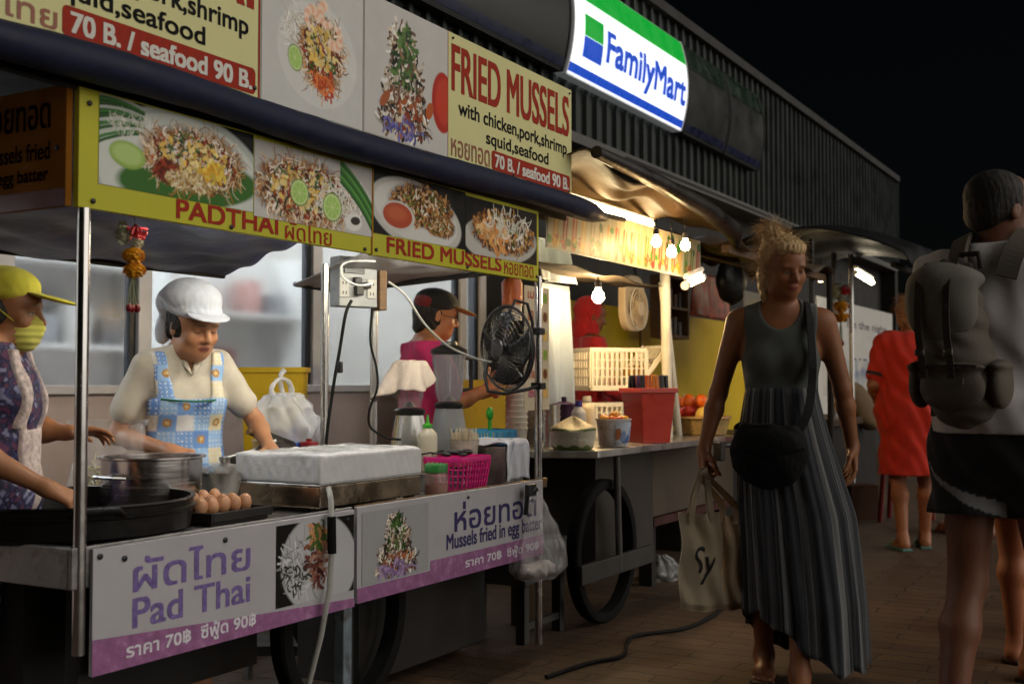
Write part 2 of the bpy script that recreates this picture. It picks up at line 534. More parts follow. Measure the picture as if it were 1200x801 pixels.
def torso(S, J, g=0.0, fem=1, fat=1.0, k=.05):
    s = J['s']
    e = lambda c, r, kk=k: S.ell(c, np.array(r) * s + g, k=kk)
    e(J['pel'], (.158 * fat, .112 * fat, .125)); e(J['belly'], (.132 * fat, .10 * fat, .15)); e(J['chest'], (.150 * fat, .108 * (fat * .5 + .5), .17))
    for q in (-1, 1): e(J['pel'] + V3(q * .075, -.05, -.04) * s, (.085 * fat, .085, .095))
    sh = (J['shR'] - J['shL']) * .14
    S.cone(J['shR'] - sh, J['shL'] + sh, .052 * s + g, .052 * s + g, k)
    S.cone(J['neck'] + V3(0, 0, -.015) * s, J['shR'] - sh * .6, .05 * s + g, .045 * s + g, k); S.cone(J['neck'] + V3(0, 0, -.015) * s, J['shL'] + sh * .6, .05 * s + g, .045 * s + g, k)
    if fem:
        ax = (J['shR'] - J['shL']); ax = ax / np.linalg.norm(ax); fw = np.cross(V3(0, 0, 1), ax)
        for q in (-1, 1): e(J['chest'] + (ax * q * .068 + fw * .078 + V3(0, 0, -.035)) * s, (.058, .05, .06), .04)

def arm(S, J, q, g=0.0, upto=1.0, fat=1.0):
    s, sh, el, wr = J['s'], J['sh' + q], J['el' + q], J['wr' + q]
    a = min(1, upto * 2)
    S.cone(sh, sh + (el - sh) * a, (.05 * s + g) * fat, ((.05 - .013 * a) * s + g) * fat, .035)
    if upto > .5:
        m = el + (wr - el) * .3
        S.cone(el, m, .036 * s * fat + g, .038 * s * fat + g, .02); S.cone(m, wr, .038 * s * fat + g, .024 * s + g, .02)

def leg(S, J, q, g=0.0, upto=1.0, fat=1.0):
    s, h, kn, an = J['s'], J['hip' + q], J['kn' + q], J['an' + q]
    a = min(1, upto * 2)
    S.cone(h, h + (kn - h) * a, .088 * s * fat + g, (.088 - .034 * a) * s * fat + g, .04)
    if upto > .5:
        f = J['foot' + q]; f = f / np.linalg.norm(f)
        m = kn + (an - kn) * .3 - f * .018 * s
        S.cone(kn, m, .05 * s * fat + g, .054 * s * fat + g, .03); S.cone(m, an, .054 * s * fat + g, .034 * s + g, .03)

def foot(S, J, q):
    s, an, f = J['s'], J['an' + q], J['foot' + q].copy()
    f /= np.linalg.norm(f); w = np.cross(f, V3(0, 0, 1)); w /= np.linalg.norm(w); up = np.cross(w, f)
    P = lambda a, b, c: an + (f * a + w * b + up * c) * s
    S.cone(P(0, 0, 0), P(-.03, 0, -.045), .033 * s, .03 * s, .03); S.cone(P(-.03, 0, -.05), P(.11, 0, -.055), .03 * s, .026 * s, .03)
    S.cone(P(0, 0, -.01), P(.10, 0, -.05), .032 * s, .022 * s, .03); S.cone(P(.09, -.022, -.06), P(.09, .022, -.06), .024 * s, .022 * s, .03)
    sg = 1 if q == 'L' else -1
    for i, (b, l, r) in enumerate(((.030, .055, .0125), (.013, .055, .0095), (-.001, .048, .009), (-.015, .04, .0085), (-.028, .03, .008))):
        S.cone(P(.10, b * sg, -.062), P(.10 + l, b * sg * 1.15, -.07), r * s, r * s * .9, .006)

def hand(S, J, q, curl=(25, 30, 20), spread=1.0, thumb=.5, hs=1.0):
    d = J['hand' + q].copy(); d /= np.linalg.norm(d)
    n = J['palm' + q].copy(); n = n - d * (n @ d); n /= np.linalg.norm(n)
    w = np.cross(d, n) * (1 if q == 'R' else -1); wr = J['wr' + q]
    S.cone(wr, wr + d * .02 * hs, .024 * J['s'], .021 * hs, .02)
    for i, (o, L) in enumerate(((.029, .078), (.0095, .086), (-.0105, .080), (-.029, .062))):
        kn = wr + (d * (.092 - .004 * i * (i > 1)) + w * o) * hs
        S.cone(wr + (d * .012 + w * o * .5) * hs, kn, .0165 * hs, .0112 * hs, .014)
        p, a = kn, 0.0; dd = d + w * o * 2.2 * spread; dd /= np.linalg.norm(dd)
        for l, c, r0, r1 in ((.44, curl[0], .0098, .0088), (.32, curl[1], .0088, .008), (.25, curl[2], .008, .0066)):
            a += R_(c + 4 * i * (c > 10)); v = dd * math.cos(a) + n * math.sin(a)
            e = p + v * L * l * hs; S.cone(p, e, r0 * hs, r1 * hs, .003); p = e
    b = wr + (d * .022 + w * .02 + n * .006) * hs
    v1 = d * .55 + w * .75 + n * .3 * (1 + thumb); v1 /= np.linalg.norm(v1); v2 = d * .85 + w * (.45 - .5 * thumb) + n * .55 * thumb; v2 /= np.linalg.norm(v2)
    S.cone(b, b + v1 * .042 * hs, .0165 * hs, .0125 * hs, .012); p = b + v1 * .042 * hs
    S.cone(p, p + v2 * .032 * hs, .0115 * hs, .010 * hs, .004); S.cone(p + v2 * .032 * hs, p + (v2 + n * .15) * .058 * hs, .010 * hs, .008 * hs, .004)

def head(S, J, Mh, hs=1.0, ears=1, jaw=1.0, nose=1.0):
    c = J['head']
    P = lambda x, y, z: c + Mh @ (np.array((x, y, z)) * hs)
    e = lambda p, r, k=.02: S.ell(P(*p), np.array(r) * hs, Mh, k)
    e((0, -.012, .035), (.074, .094, .083)); e((0, .026, -.035), (.060 * jaw, .066, .078), .03); e((0, .05, -.083), (.034 * jaw, .034, .03), .03)
    e((0, .03, .04), (.062, .062, .055), .03)
    for q in (-1, 1):
        e((q * .038, .062, -.028), (.026, .022, .024), .02); e((q * .045 * jaw, .02, -.07), (.022, .035, .03), .025)
        e((q * .027, .081, .022), (.026, .014, .009), .012)
        S.cut(P(q * .031, .098, .002), np.array((.017, .016, .012)) * hs, Mh, .012)
        e((q * .031, .0725, .001), (.0145, .0145, .0125), .003)
        S.cone(P(q * .018, .084, .0115), P(q * .044, .073, .009), .0045 * hs, .0045 * hs, .006)
        if ears: e((q * .076, -.008, -.008), (.008, .018, .03), .006); S.cut(P(q * .086, -.002, -.004), np.array((.006, .009, .016)) * hs, Mh, .006)
        e((q * .0115 * nose, .094, -.031), (.009, .010, .008), .006)
    S.cone(P(0, .086, .016), P(0, .104 + .006 * nose, -.026), .0075 * hs, .0115 * hs, .012)
    e((0, .0885, -.057), (.021, .0085, .0062), .006); e((0, .0865, -.067), (.018, .0085, .0072), .006)
    S.cut(P(0, .100, -.0618), np.array((.024, .010, .0018)) * hs, Mh, .003)
    nb = J['neck']; S.cone(nb + V3(0, 0, -.02), P(0, -.022, -.045), .054 * J['s'], .05 * hs, .03); S.cone(P(0, -.015, -.06), P(0, -.015, -.03), .047 * hs, .05 * hs, .02)

def facecol(J, Mh, hs, skin, lips='8a4a40', lid=0.7, brow='2a1a14', brow_op=.7):
    sk, li, br = np.array(lin(skin)), np.array(lin(lips)), np.array(lin(brow))
    g = np.random.default_rng(3)
    def f(v):
        p = ((v - J['head']) @ Mh) / hs
        col = np.tile(sk, (len(v), 1))
        n = np.sin(v[:, 0] * 31 + 1) * np.sin(v[:, 1] * 27) * np.sin(v[:, 2] * 23 + 2)
        col *= (1 + .10 * n)[:, None]
        fr = p[:, 1] > .045
        def mix(m, c):
            m = np.clip(m, 0, 1)[:, None]; col[:] = col * (1 - m) + c * m
        E = lambda x, z, rx, rz, so=.3: np.where(fr, np.clip((1 - np.sqrt(((p[:, 0] - x) / rx) ** 2 + ((p[:, 2] - z) / rz) ** 2)) / so + .5, 0, 1), 0)
        mix(E(0, -.0615, .023, .011), li)
        mix(E(0, -.0618, .022, .0024) * .8, li * .3)
        for q in (-1, 1):
            mix(E(q * .035, -.03, .022, .018, 1.) * .25, sk * np.array((1.15, .8, .75)))
            mix(E(q * .030, .026, .022, .0045, .6) * brow_op, br)
            mix(E(q * .031, .001, .0145, .009) * .28, sk * .6)
            if lid < .9:
                mix(E(q * .031, .000, .0125, .0058 * (1.2 - lid)), np.array((.62, .6, .56))); mix(E(q * .031, .000, .0058, .0062 * (1.2 - lid) + .001), np.array((.02, .012, .008)))
            mix(E(q * .031, -.0015 + .006 * (1 - lid), .0148, .0018, .6) * .9, np.array((.02, .012, .01)))
        mix(np.where(np.abs(p[:, 0]) < .016, np.clip(1 - np.hypot(np.abs(p[:, 0]) - .007, p[:, 2] + .0375) / .005, 0, 1) * (p[:, 1] > .08), 0), sk * .25)
        return col
    return f

def bounds(J, m=.16):
    P = np.array([v for k, v in J.items() if k != 's' and k[:4] not in ('foot', 'hand', 'palm')])
    lo, hi = P.min(0) - m, P.max(0) + m
    for q in 'RL':
        for k, w in (('hand', 'wr'), ('foot', 'an')):
            e = J[w + q] + J[k + q] / np.linalg.norm(J[k + q]) * .24
            lo = np.minimum(lo, e - .06); hi = np.maximum(hi, e + .06)
    lo[2] = max(lo[2], -.02)
    return lo, hi

def build_body(root, J, Mh, skin, hs=1.0, vx=.005, fem=1, fat=1.0, curlR=(25, 30, 20), curlL=(25, 30, 20), face={}, hd={}, armfat=1.0, legs=True, thumbR=.5, thumbL=.5):
    lo, hi = bounds(J)
    S = SDF(lo, hi, vx)
    torso(S, J, 0, fem, fat)
    for q in 'RL':
        arm(S, J, q, fat=armfat); leg(S, J, q); foot(S, J, q)
    head(S, J, Mh, hs, **hd)
    hand(S, J, 'R', curlR, thumb=thumbR, hs=J['s']); hand(S, J, 'L', curlL, thumb=thumbL, hs=J['s'])
    return S.build('body', SKIN, root, facecol(J, Mh, hs, skin, **face))

def hair_mass(root, J, Mh, hs, m, blobs, vx=.004, noise=.004, cuts=()):
    c = J['head']; lo = c - .28 * hs; hi = c + .28 * hs
    S = SDF(lo, hi, vx)
    for p, r in blobs: S.ell(c + Mh @ (np.array(p) * hs), np.array(r) * hs, Mh, .02)
    for p, r in cuts: S.cut(c + Mh @ (np.array(p) * hs), np.array(r) * hs, Mh, .01)
    S.shift(lambda x, y, z: noise * np.sin(x * 190 + 3 * np.sin(z * 60)) * np.sin(y * 170 + 3 * np.sin(z * 50 + x * 40)) + noise * .6 * np.sin(z * 60 + x * 300 + y * 200))
    return S.build('hair', m, root)

def strands(root, J, Mh, hs, m, n, base, out, ln, seed=2, r=.0011, droop=.4, name='loose_hair', lift=1.0, curl=1.0):
    g = np.random.default_rng(seed); mb = MB(); c = J['head']
    for i in range(n):
        bc, br = base[g.integers(len(base))]
        d = g.normal(size=3); d /= np.linalg.norm(d)
        if d[2] < -.3: d[2] *= -.5
        p = np.array(bc) + d * np.array(br); v = d * .7 * lift + np.array(out) * g.uniform(.2, 1) + g.normal(size=3) * .3 * curl
        v /= np.linalg.norm(v); pts = []; L = ln * g.uniform(.4, 1.3)
        for k in range(6):
            pts.append(tuple(c + Mh @ (p * hs))); p = p + v * L / 5; v = v + g.normal(size=3) * .28 * curl + np.array((0, 0, -droop * .5)); v /= np.linalg.norm(v)
        mb.tube(pts, [r * (1 - .12 * k) for k in range(6)], 3, caps=False)
    return mb.build(name, m, root)

def cloth(root, name, m, J, draw, clips, vx=.006, folds=0.004, seed=0, m_=.2, color=None, cuts=()):
    lo, hi = bounds(J, m_)
    S = SDF(lo, hi, vx); draw(S)
    a, b = 17 + seed * 1.3, 23 - seed
    if folds: S.shift(lambda x, y, z: folds * (np.sin(x * a * 1.7 + 2.2 * np.sin(z * 9 + seed)) * np.sin(z * b + 3 * np.sin(x * 8 + y * 6)) + .6 * np.sin(x * 60 + z * 34 + 2 * np.sin(y * 30))))
    for c, r in cuts: S.cut(c, r, None, .006)
    for f in clips: S.clip(f)
    return S.build(name, m, root, color)

def loft(root, name, m, rings, n, pleat=0.0, hem=None, color=None, solid=.004, seed=0, W=24):
    """rings: (z, cx, cy, rx, ry); hem(angle) lifts the lowest part"""
    g = np.random.default_rng(seed); ph = g.uniform(0, 6.28, 4)
    zs = [r[0] for r in rings]; v = []; nz = 40
    R = np.array(rings)
    ang = np.linspace(0, 2 * np.pi, n, endpoint=False)
    for j in range(nz + 1):
        t = j / nz
        zz = R[0, 0] + (R[-1, 0] - R[0, 0]) * t
        zz = np.full(n, zz)
        if hem is not None: zz = R[0, 0] + (np.array([hem(a) for a in ang]) - R[0, 0]) * t
        o = [np.interp(-zz, -R[:, 0], R[:, k]) for k in (1, 2, 3, 4)]
        dep = t ** .7
        wv = pleat * dep * (np.sin(ang * 17 + ph[0] + 1.2 * np.sin(t * 3)) * .6 + np.sin(ang * 29 + ph[1] + 1.5 * np.sin(t * 4 + 1)) * .4 + .5 * np.sin(ang * 7 + ph[2]))
        v.append(np.stack([o[0] + (o[2] + wv) * np.cos(ang), o[1] + (o[3] + wv) * np.sin(ang), zz], -1))
    v = np.concatenate(v); F = []
    i = np.arange(n); k = (i + 1) % n
    for j in range(nz): F.append(np.stack([j * n + i, j * n + k, (j + 1) * n + k, (j + 1) * n + i], -1)[:, ::-1])
    col = None
    if color is not None: col = np.tile(np.asarray(color(ang)), (nz + 1, 1))
    me = np_mesh(name, v, np.concatenate(F), col)
    return link(name, me, m, root, smooth=2, solid=solid, off=0)

# ------------------------------------------------------------------ materials shared by the place
STEEL = mat('brushed_steel', (.55, .54, .52), .32, 1.0, var=.2, vs=5, stretch=(1, 1, .2), dirt=('3a2a1c', .35, 7, .6))
STEEL2 = mat('dull_steel', (.32, .31, .30), .45, 1.0, var=.3, vs=9, dirt=('20160f', .7, 6, .52))
CHROME = mat('polished_tube', (.62, .6, .58), .2, 1.0, var=.1, vs=9)
BLACKP = mat('black_plastic', (.012, .012, .013), .38, var=.2)
DARKM = mat('dark_painted_metal', (.020, .018, .017), .65, spec=.25, var=.4, vs=5, dirt=('2a1a10', .6, 5, .55))
RUBBER = mat('tyre_rubber', (.010, .0095, .009), .85, spec=.12, var=.3, bump=.3, bs=90)
PRINT = mat('printed_vinyl', (.5, .5, .5), .6, var=.06, vs=9, attr='Col', spec=.2, coat=.04, dirt=('1c1712', .35, 11, .66))
WHITEP = mat('white_plastic', (.72, .71, .68), .4, var=.08)
CREAMB = mat('cream_sign_face', 'd8d49a', .6, var=.06, vs=3, spec=.2, coat=.04, dirt=('5a5636', .4, 9, .64))
WHITEB = mat('white_sign_face', 'cfcdc6', .6, var=.05, vs=3, spec=.2, coat=.04, dirt=('6b6660', .35, 8, .64))
LIMEB = mat('lime_sign_face', 'bcb830', .55, var=.08, vs=4, spec=.2, coat=.06, dirt=('5a5a20', .5, 9, .64))
LILACB = mat('faded_sign_face', 'b2b0b4', .6, spec=.2, var=.10, vs=4, dirt=('6f7a45', .45, 3.1, .6))
REDINK = mat('red_ink', '9c3020', .65, spec=.15, var=.22, vs=40)
BLACKINK = mat('black_ink', '100f0e', .65, spec=.15, var=.2)
WHITEINK = mat('white_ink', 'd8d5cc', .65, spec=.15, var=.08)
PURPINK = mat('faded_purple_ink', '74629a', .65, spec=.15, var=.4, vs=60, dirt=('9a8fae', .6, 70, .55))
NAVYINK = mat('faded_navy_ink', '3c3662', .65, spec=.15, var=.35, vs=60)
PINKBAND = mat('faded_pink_band', '97658f', .65, spec=.15, var=.3, vs=22, dirt=('b9a3b6', .55, 22, .55))
WHITEPAINT = mat('white_paint', (.62, .60, .58), .5, var=.1, dirt=('6a5f55', .4, 5, .6))
WOOD = mat('worn_wood', (.16, .09, .045), .6, var=.35, vs=8, stretch=(1, 1, 9), bump=.2)
CABLE = mat('black_cable', (.008, .008, .008), .7, spec=.2)

# ------------------------------------------------------------------ ground
def ground_material():
    m = bpy.data.materials.new('brick_paving'); m.use_nodes = True
    nt, N, L, b = nod(m)
    tc = N.new('ShaderNodeTexCoord')
    nz = N.new('ShaderNodeTexNoise'); nz.inputs['Scale'].default_value = 9.0; nz.inputs['Detail'].default_value = 1
    L.new(tc.outputs['Object'], nz.inputs['Vector'])
    sc = N.new('ShaderNodeVectorMath'); sc.operation = 'SCALE'; sc.inputs[3].default_value = .055
    L.new(nz.outputs['Color'], sc.inputs[0])
    ad = N.new('ShaderNodeVectorMath'); L.new(tc.outputs['Object'], ad.inputs[0]); L.new(sc.outputs[0], ad.inputs[1])
    mp = N.new('ShaderNodeMapping'); mp.inputs['Rotation'].default_value = (0, 0, R_(90)); L.new(ad.outputs[0], mp.inputs[0])
    br = N.new('ShaderNodeTexBrick'); br.inputs['Scale'].default_value = 1.0
    br.inputs['Brick Width'].default_value, br.inputs['Row Height'].default_value = .46, .115
    br.inputs['Mortar Size'].default_value = .0045; br.inputs['Mortar Smooth'].default_value = .2
    br.offset = .5
    br.inputs['Color1'].default_value = (.095, .052, .027, 1); br.inputs['Color2'].default_value = (.068, .037, .020, 1)
    br.inputs['Mortar'].default_value = (.012, .008, .006, 1)
    L.new(mp.outputs[0], br.inputs['Vector'])
    n2 = N.new('ShaderNodeTexNoise'); n2.inputs['Scale'].default_value = 1.3; n2.inputs['Detail'].default_value = 9; n2.inputs['Roughness'].default_value = .7
    L.new(tc.outputs['Object'], n2.inputs['Vector'])
    mr = N.new('ShaderNodeMapRange'); mr.inputs[1].default_value, mr.inputs[2].default_value, mr.inputs[3].default_value, mr.inputs[4].default_value = .3, .7, .55, 1.2
    L.new(n2.outputs[0], mr.inputs[0])
    mx = N.new('ShaderNodeMix'); mx.data_type = 'RGBA'; mx.blend_type = 'MULTIPLY'; mx.inputs[0].default_value = 1
    L.new(br.outputs[0], mx.inputs[6]); L.new(mr.outputs[0], mx.inputs[7]); L.new(mx.outputs[2], b.inputs['Base Color'])
    r2 = N.new('ShaderNodeMapRange'); r2.inputs[1].default_value, r2.inputs[2].default_value, r2.inputs[3].default_value, r2.inputs[4].default_value = .3, .7, .5, .85
    L.new(n2.outputs[0], r2.inputs[0]); L.new(r2.outputs[0], b.inputs['Roughness'])
    n3 = N.new('ShaderNodeTexNoise'); n3.inputs['Scale'].default_value = 70; L.new(tc.outputs['Object'], n3.inputs['Vector'])
    m3 = N.new('ShaderNodeMath'); m3.operation = 'MULTIPLY_ADD'; m3.inputs[1].default_value = -.8; L.new(br.outputs['Fac'], m3.inputs[0])
    m4 = N.new('ShaderNodeMath'); m4.operation = 'MULTIPLY'; m4.inputs[1].default_value = .25; L.new(n3.outputs[0], m4.inputs[0]); L.new(m4.outputs[0], m3.inputs[2])
    bp = N.new('ShaderNodeBump'); bp.inputs['Strength'].default_value = .7; bp.inputs['Distance'].default_value = .012
    L.new(m3.outputs[0], bp.inputs['Height']); L.new(bp.outputs[0], b.inputs['Normal'])
    return m
tag(MB().grid(lambda u, v: (-60 + 160 * u, -60 + 120 * v, 0), 8, 6).build('ground', ground_material()), kind='structure')

# ------------------------------------------------------------------ shop building behind the stalls
YW = 4.55
shop = thing('shop_building', 'long low shop building with dark ribbed cladding above lit windows behind the stalls', 'shop', (2, YW, 0))
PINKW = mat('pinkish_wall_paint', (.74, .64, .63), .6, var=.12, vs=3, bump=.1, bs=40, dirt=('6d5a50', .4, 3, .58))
FRAMEP = mat('window_frame_paint', (.84, .84, .88), .4, var=.08)
DARKW = mat('dark_wall', (.018, .016, .014), .7, var=.3)
GLASS = mat('blurred_window_glass', (.93, .95, .96), .20, trans=1.0, var=.02, ior=1.12, rvar=.04)
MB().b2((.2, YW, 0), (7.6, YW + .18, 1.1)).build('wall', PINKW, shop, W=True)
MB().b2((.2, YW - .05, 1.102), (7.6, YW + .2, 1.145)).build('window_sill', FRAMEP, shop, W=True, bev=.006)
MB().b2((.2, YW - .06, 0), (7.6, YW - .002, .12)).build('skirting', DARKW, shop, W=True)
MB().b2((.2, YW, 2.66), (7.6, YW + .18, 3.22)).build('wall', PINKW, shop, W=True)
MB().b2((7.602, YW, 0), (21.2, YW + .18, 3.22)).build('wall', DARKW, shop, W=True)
MUL = [at(p, 400, Y=YW).x for p in (-120, 8, 172, 374, 545)] + [7.56]
for i, x in enumerate(MUL):
    MB().b2((x - .045, YW + .01, 1.147), (x + .045, YW + .09, 2.66)).build('window_frame', FRAMEP, shop, W=True, bev=.006)
    MB().b2((x - .085, YW + .03, 1.147), (x - .047, YW + .07, 2.66)).build('window_gasket', M('20242c', .5), shop, W=True)
    if i: MB().b2((MUL[i - 1] + .05, YW + .045, 1.15), (x - .09, YW + .051, 2.66)).build('window', GLASS, shop, W=True)
MB().b2((0, YW + .185, 0), (8.2, 8.2, .02)).build('shop_floor', M('8a8580', .4), shop, W=True)
MB().b2((-.2, 8.2, 0), (8.2, 8.3, 3.2)).build('back_wall', M('c8c8c8', .7), shop, W=True)
MB().b2((-.3, YW + .185, 0), (0, 8.2, 3.2)).build('side_wall', M('a09c96', .7), shop, W=True)
MB().b2((8.2, YW + .185, 0), (8.35, 8.2, 3.2)).build('side_wall', M('a09c96', .7), shop, W=True)
MB().b2((-.3, YW + .185, 3.0), (8.35, 8.3, 3.1)).build('shop_ceiling', M('c8c8c8', .7), shop, W=True)
for x in (1.3, 3.4, 5.3, 7.2):  # unseen ceiling lamps, assumed for the bright shop windows
    MB().b2((x - .6, 5.6, 2.95), (x + .6, 5.75, 2.985)).build('assumed_ceiling_lamp', mat('assumed_shop_lamp', (1, 1, 1), em=80.0, emcol=(.88, .95, 1)), shop, W=True)
    MB().b2((x - .6, 7.0, 2.95), (x + .6, 7.15, 2.985)).build('assumed_ceiling_lamp', mat('assumed_shop_lamp', (1, 1, 1), em=80.0, emcol=(.88, .95, 1)), shop, W=True)
# ribbed cladding
YC = 4.3
def ribs(x0, x1, z0, z1, y, per=.2, dp=.035):
    mb = MB(); x = x0; pr = []
    while x < x1:
        pr += [(x, 0), (x + per * .62, 0), (x + per * .70, dp), (x + per * .92, dp)]; x += per
    o = len(mb.v)
    for px, d in pr: mb.v += [(px, y - d, z0), (px, y - d, z1)]
    for i in range(len(pr) - 1): mb.f.append((2 * i, 2 * i + 2, 2 * i + 3, 2 * i + 1))
    return mb
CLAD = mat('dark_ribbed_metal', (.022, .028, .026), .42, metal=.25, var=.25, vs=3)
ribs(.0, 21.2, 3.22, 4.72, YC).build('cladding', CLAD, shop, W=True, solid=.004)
MB().b2((0, YC + .01, 3.24), (21.2, YC + .06, 4.70)).build('cladding_frame', DARKW, shop, W=True)
MB().b2((-.3, YC - .09, 4.722), (21.25, 8.5, 4.82)).build('roof', DARKW, shop, W=True)
MB().b2((0, YC - .05, 3.13), (21.2, YW + .1, 3.215)).build('soffit', mat('soffit_board', (.10, .095, .09), .6, var=.25), shop, W=True)
MB().b2((9.5, YC - .053, 3.155), (15.5, YC - .0505, 3.185)).build('soffit_vent', M('0a0a0a', .7), shop, W=True)
MB().b2((21.202, YC, 0), (21.4, 8.4, 4.72)).build('end_wall', DARKW, shop, W=True)

# backlit shop sign and its dark neighbours on the fascia
SZ0, SZ1 = 3.61, 4.49
def sy(z):
    t = (z - SZ0) / (SZ1 - SZ0)
    return 4.20 - .11 * math.sin(math.pi * (t * .86 + .07)) ** .8
def curved(x0, x1, z0, z1, off=0.0, n=16):
    return MB().grid(lambda u, v: (x0 + (x1 - x0) * u, sy(z0 + (z1 - z0) * v) - off, z0 + (z1 - z0) * v), 2, n)
def casing(x0, x1, thick=.02):
    mb = MB(); prof = [(sy(SZ0 + (SZ1 - SZ0) * i / 16), SZ0 + (SZ1 - SZ0) * i / 16) for i in range(17)] + [(YC - .04, SZ1), (YC - .04, SZ0)]
    for a, b in ((x0, x0 + thick), (x1 - thick, x1)):
        mb.ring([[(a, y - .008, z) for y, z in prof], [(b, y - .008, z) for y, z in prof]])
    mb.b2((x0 + thick, 4.17, SZ1 - .015), (x1 - thick, YC - .04, SZ1)); mb.b2((x0 + thick, 4.17, SZ0), (x1 - thick, YC - .04, SZ0 + .015))
    return mb
def glow(name, col, e): return mat(name, col, .3, var=.02, em=e, emcol=lin(col) if isinstance(col, str) else col)
X0, X1 = 8.15, 10.63
sg = thing('shop_sign', 'glowing white shop sign with green band, blue stripe and shop name', 'shop sign', (9.3, 4.1, SZ0))
casing(X0, X1).build('sign_casing', mat('white_casing', (.7, .7, .7), .4, em=.06, emcol=(.9, .95, 1)), sg, W=True)
curved(X0 + .02, X1 - .02, SZ0 + .01, SZ1 - .01).build('sign_face', glow('lit_white', (.92, .96, .97), 1.05), sg, W=True, smooth=2)
curved(X0 + .021, X1 - .021, 4.245, SZ1 - .012, .006).build('green_band', glow('lit_green', '0c8c2c', 1.0), sg, W=True, smooth=2)
curved(X0 + .021, X1 - .021, 3.635, 3.705, .006).build('blue_stripe', glow('lit_blue', '1440a8', 1.0), sg, W=True, smooth=2)
curved(8.35, 8.70, 3.955, 4.13, .006).build('green_square', glow('lit_green', '0c8c2c', 1.0), sg, W=True, smooth=2)
curved(8.35, 8.70, 3.785, 3.950, .006).build('blue_square', glow('lit_blue', '1440a8', 1.0), sg, W=True, smooth=2)
lt = lettering('FamilyMart', (8.78, 3.755, 10.55, 4.10), glow('lit_blue', '1440a8', 1.0), sg, rows=70, bold=.012, fn=lambda x, z: (x, sy(z) - .010, z))
lt.matrix_parent_inverse = sg.matrix_basis.inverted()
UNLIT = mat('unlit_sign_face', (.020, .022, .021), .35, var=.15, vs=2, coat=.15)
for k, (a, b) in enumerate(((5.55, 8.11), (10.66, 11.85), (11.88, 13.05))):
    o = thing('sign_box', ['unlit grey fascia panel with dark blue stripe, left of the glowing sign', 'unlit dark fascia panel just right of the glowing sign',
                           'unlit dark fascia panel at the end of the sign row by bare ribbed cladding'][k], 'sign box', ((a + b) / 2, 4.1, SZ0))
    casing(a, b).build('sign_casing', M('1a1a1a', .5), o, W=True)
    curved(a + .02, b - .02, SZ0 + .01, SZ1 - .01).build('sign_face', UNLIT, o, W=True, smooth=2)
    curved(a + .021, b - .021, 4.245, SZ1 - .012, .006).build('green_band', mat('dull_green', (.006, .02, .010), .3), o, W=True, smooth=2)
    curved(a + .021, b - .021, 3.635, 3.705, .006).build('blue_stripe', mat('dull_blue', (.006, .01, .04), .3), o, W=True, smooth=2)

# shelves in the shop, seen blurred through the glass
def shelf_unit(x, y, w, h, n, label, back='b9b6b0', cols=None, seed=1):
    o = thing('shelf_unit', label, 'shelves', (x, y, 0))
    MB().b2((-w / 2, .3, 0), (w / 2, .33, h)).build('back_panel', M(back, .6), o)
    for q in (-1, 1): MB().b2((q * w / 2 - .02, 0, 0), (q * w / 2 + .02, .298, h)).build('side_panel', M('c9c9c6', .5), o)
    g = random.Random(seed)
    for k in range(n):
        z = .3 + k * (h - .35) / n
        MB().b2((-w / 2 + .022, 0, z), (w / 2 - .022, .298, z + .03)).build('shelf', M('d0d0cc', .5), o)
        if cols:
            px = -w / 2 + .08
            while px < w / 2 - .2:
                ww, hh = g.uniform(.1, .24), g.uniform(.14, .3)
                if g.random() < .7 and z > .8:
                    mb = MB().b2((x + px, y + .03, z + .031), (x + px + ww, y + .25, z + .03 + hh))
                    mb.b2((x + px + .01, y + .026, z + .06), (x + px + ww - .01, y + .0295, z + hh * .7))
                    tag(mb.build('grocery_box', M(g.choice(cols), .5), bev=.004), 'blurred packet standing on a shelf behind the shop window glass', 'packet', 'packets on the shop shelves')
                px += ww + g.uniform(.02, .12)
    return o
shelf_unit(3.05, 6.3, 1.5, 2.3, 4, 'tall brown stocked shelf unit behind glass beside the left woman', '6a5640', ['7a5a2c', '3c2c22', 'a08a50', '5a2a20', '8a8478'], 3)
shelf_unit(5.0, 6.1, 1.3, 2.5, 4, 'white shelf unit with dark goods behind glass right of the white cap', 'd8d8d4', ['3a3c40', '4a4c50', 'b8b8b4', '2c2e33', '8a8c90'], 5)
shelf_unit(6.9, 6.4, 1.5, 2.2, 4, 'pale shelf unit with red packets behind glass beside the pink shirt', 'bcbcb8', ['7a4a44', '94706a', '9a9a98', '5a5c60', '704038'], 8)

# yellow boards and pale sheet behind the drink stall
YEL = mat('yellow_board_paint', (.70, .48, .015), .45, var=.1, vs=2, dirt=('5a4210', .5, 4, .62))
b_ = thing('yellow_board', 'low yellow board behind the pink shirt and the black fan', 'board', (6.6, 4.2, 0))
MB().b2((6.15, 4.2, 0), (7.5, 4.23, 1.18)).build('panel', YEL, b_, W=True); MB().b2((6.15, 4.232, 1.1), (7.5, 4.26, 1.17)).build('batten', WOOD, b_, W=True)
b_ = thing('yellow_board', 'tall yellow board behind the cream fan and white crate', 'board', (9.5, 3.95, 0))
MB().b2((7.52, 3.95, 0), (12.2, 3.98, 1.78)).build('panel', YEL, b_, W=True); MB().b2((9.1, 3.94, 0), (9.12, 3.949, 1.78)).build('seam', M('6a5010', .5), b_, W=True)
MB().b2((7.52, 3.982, 1.6), (12.2, 4.01, 1.68)).build('batten', WOOD, b_, W=True)

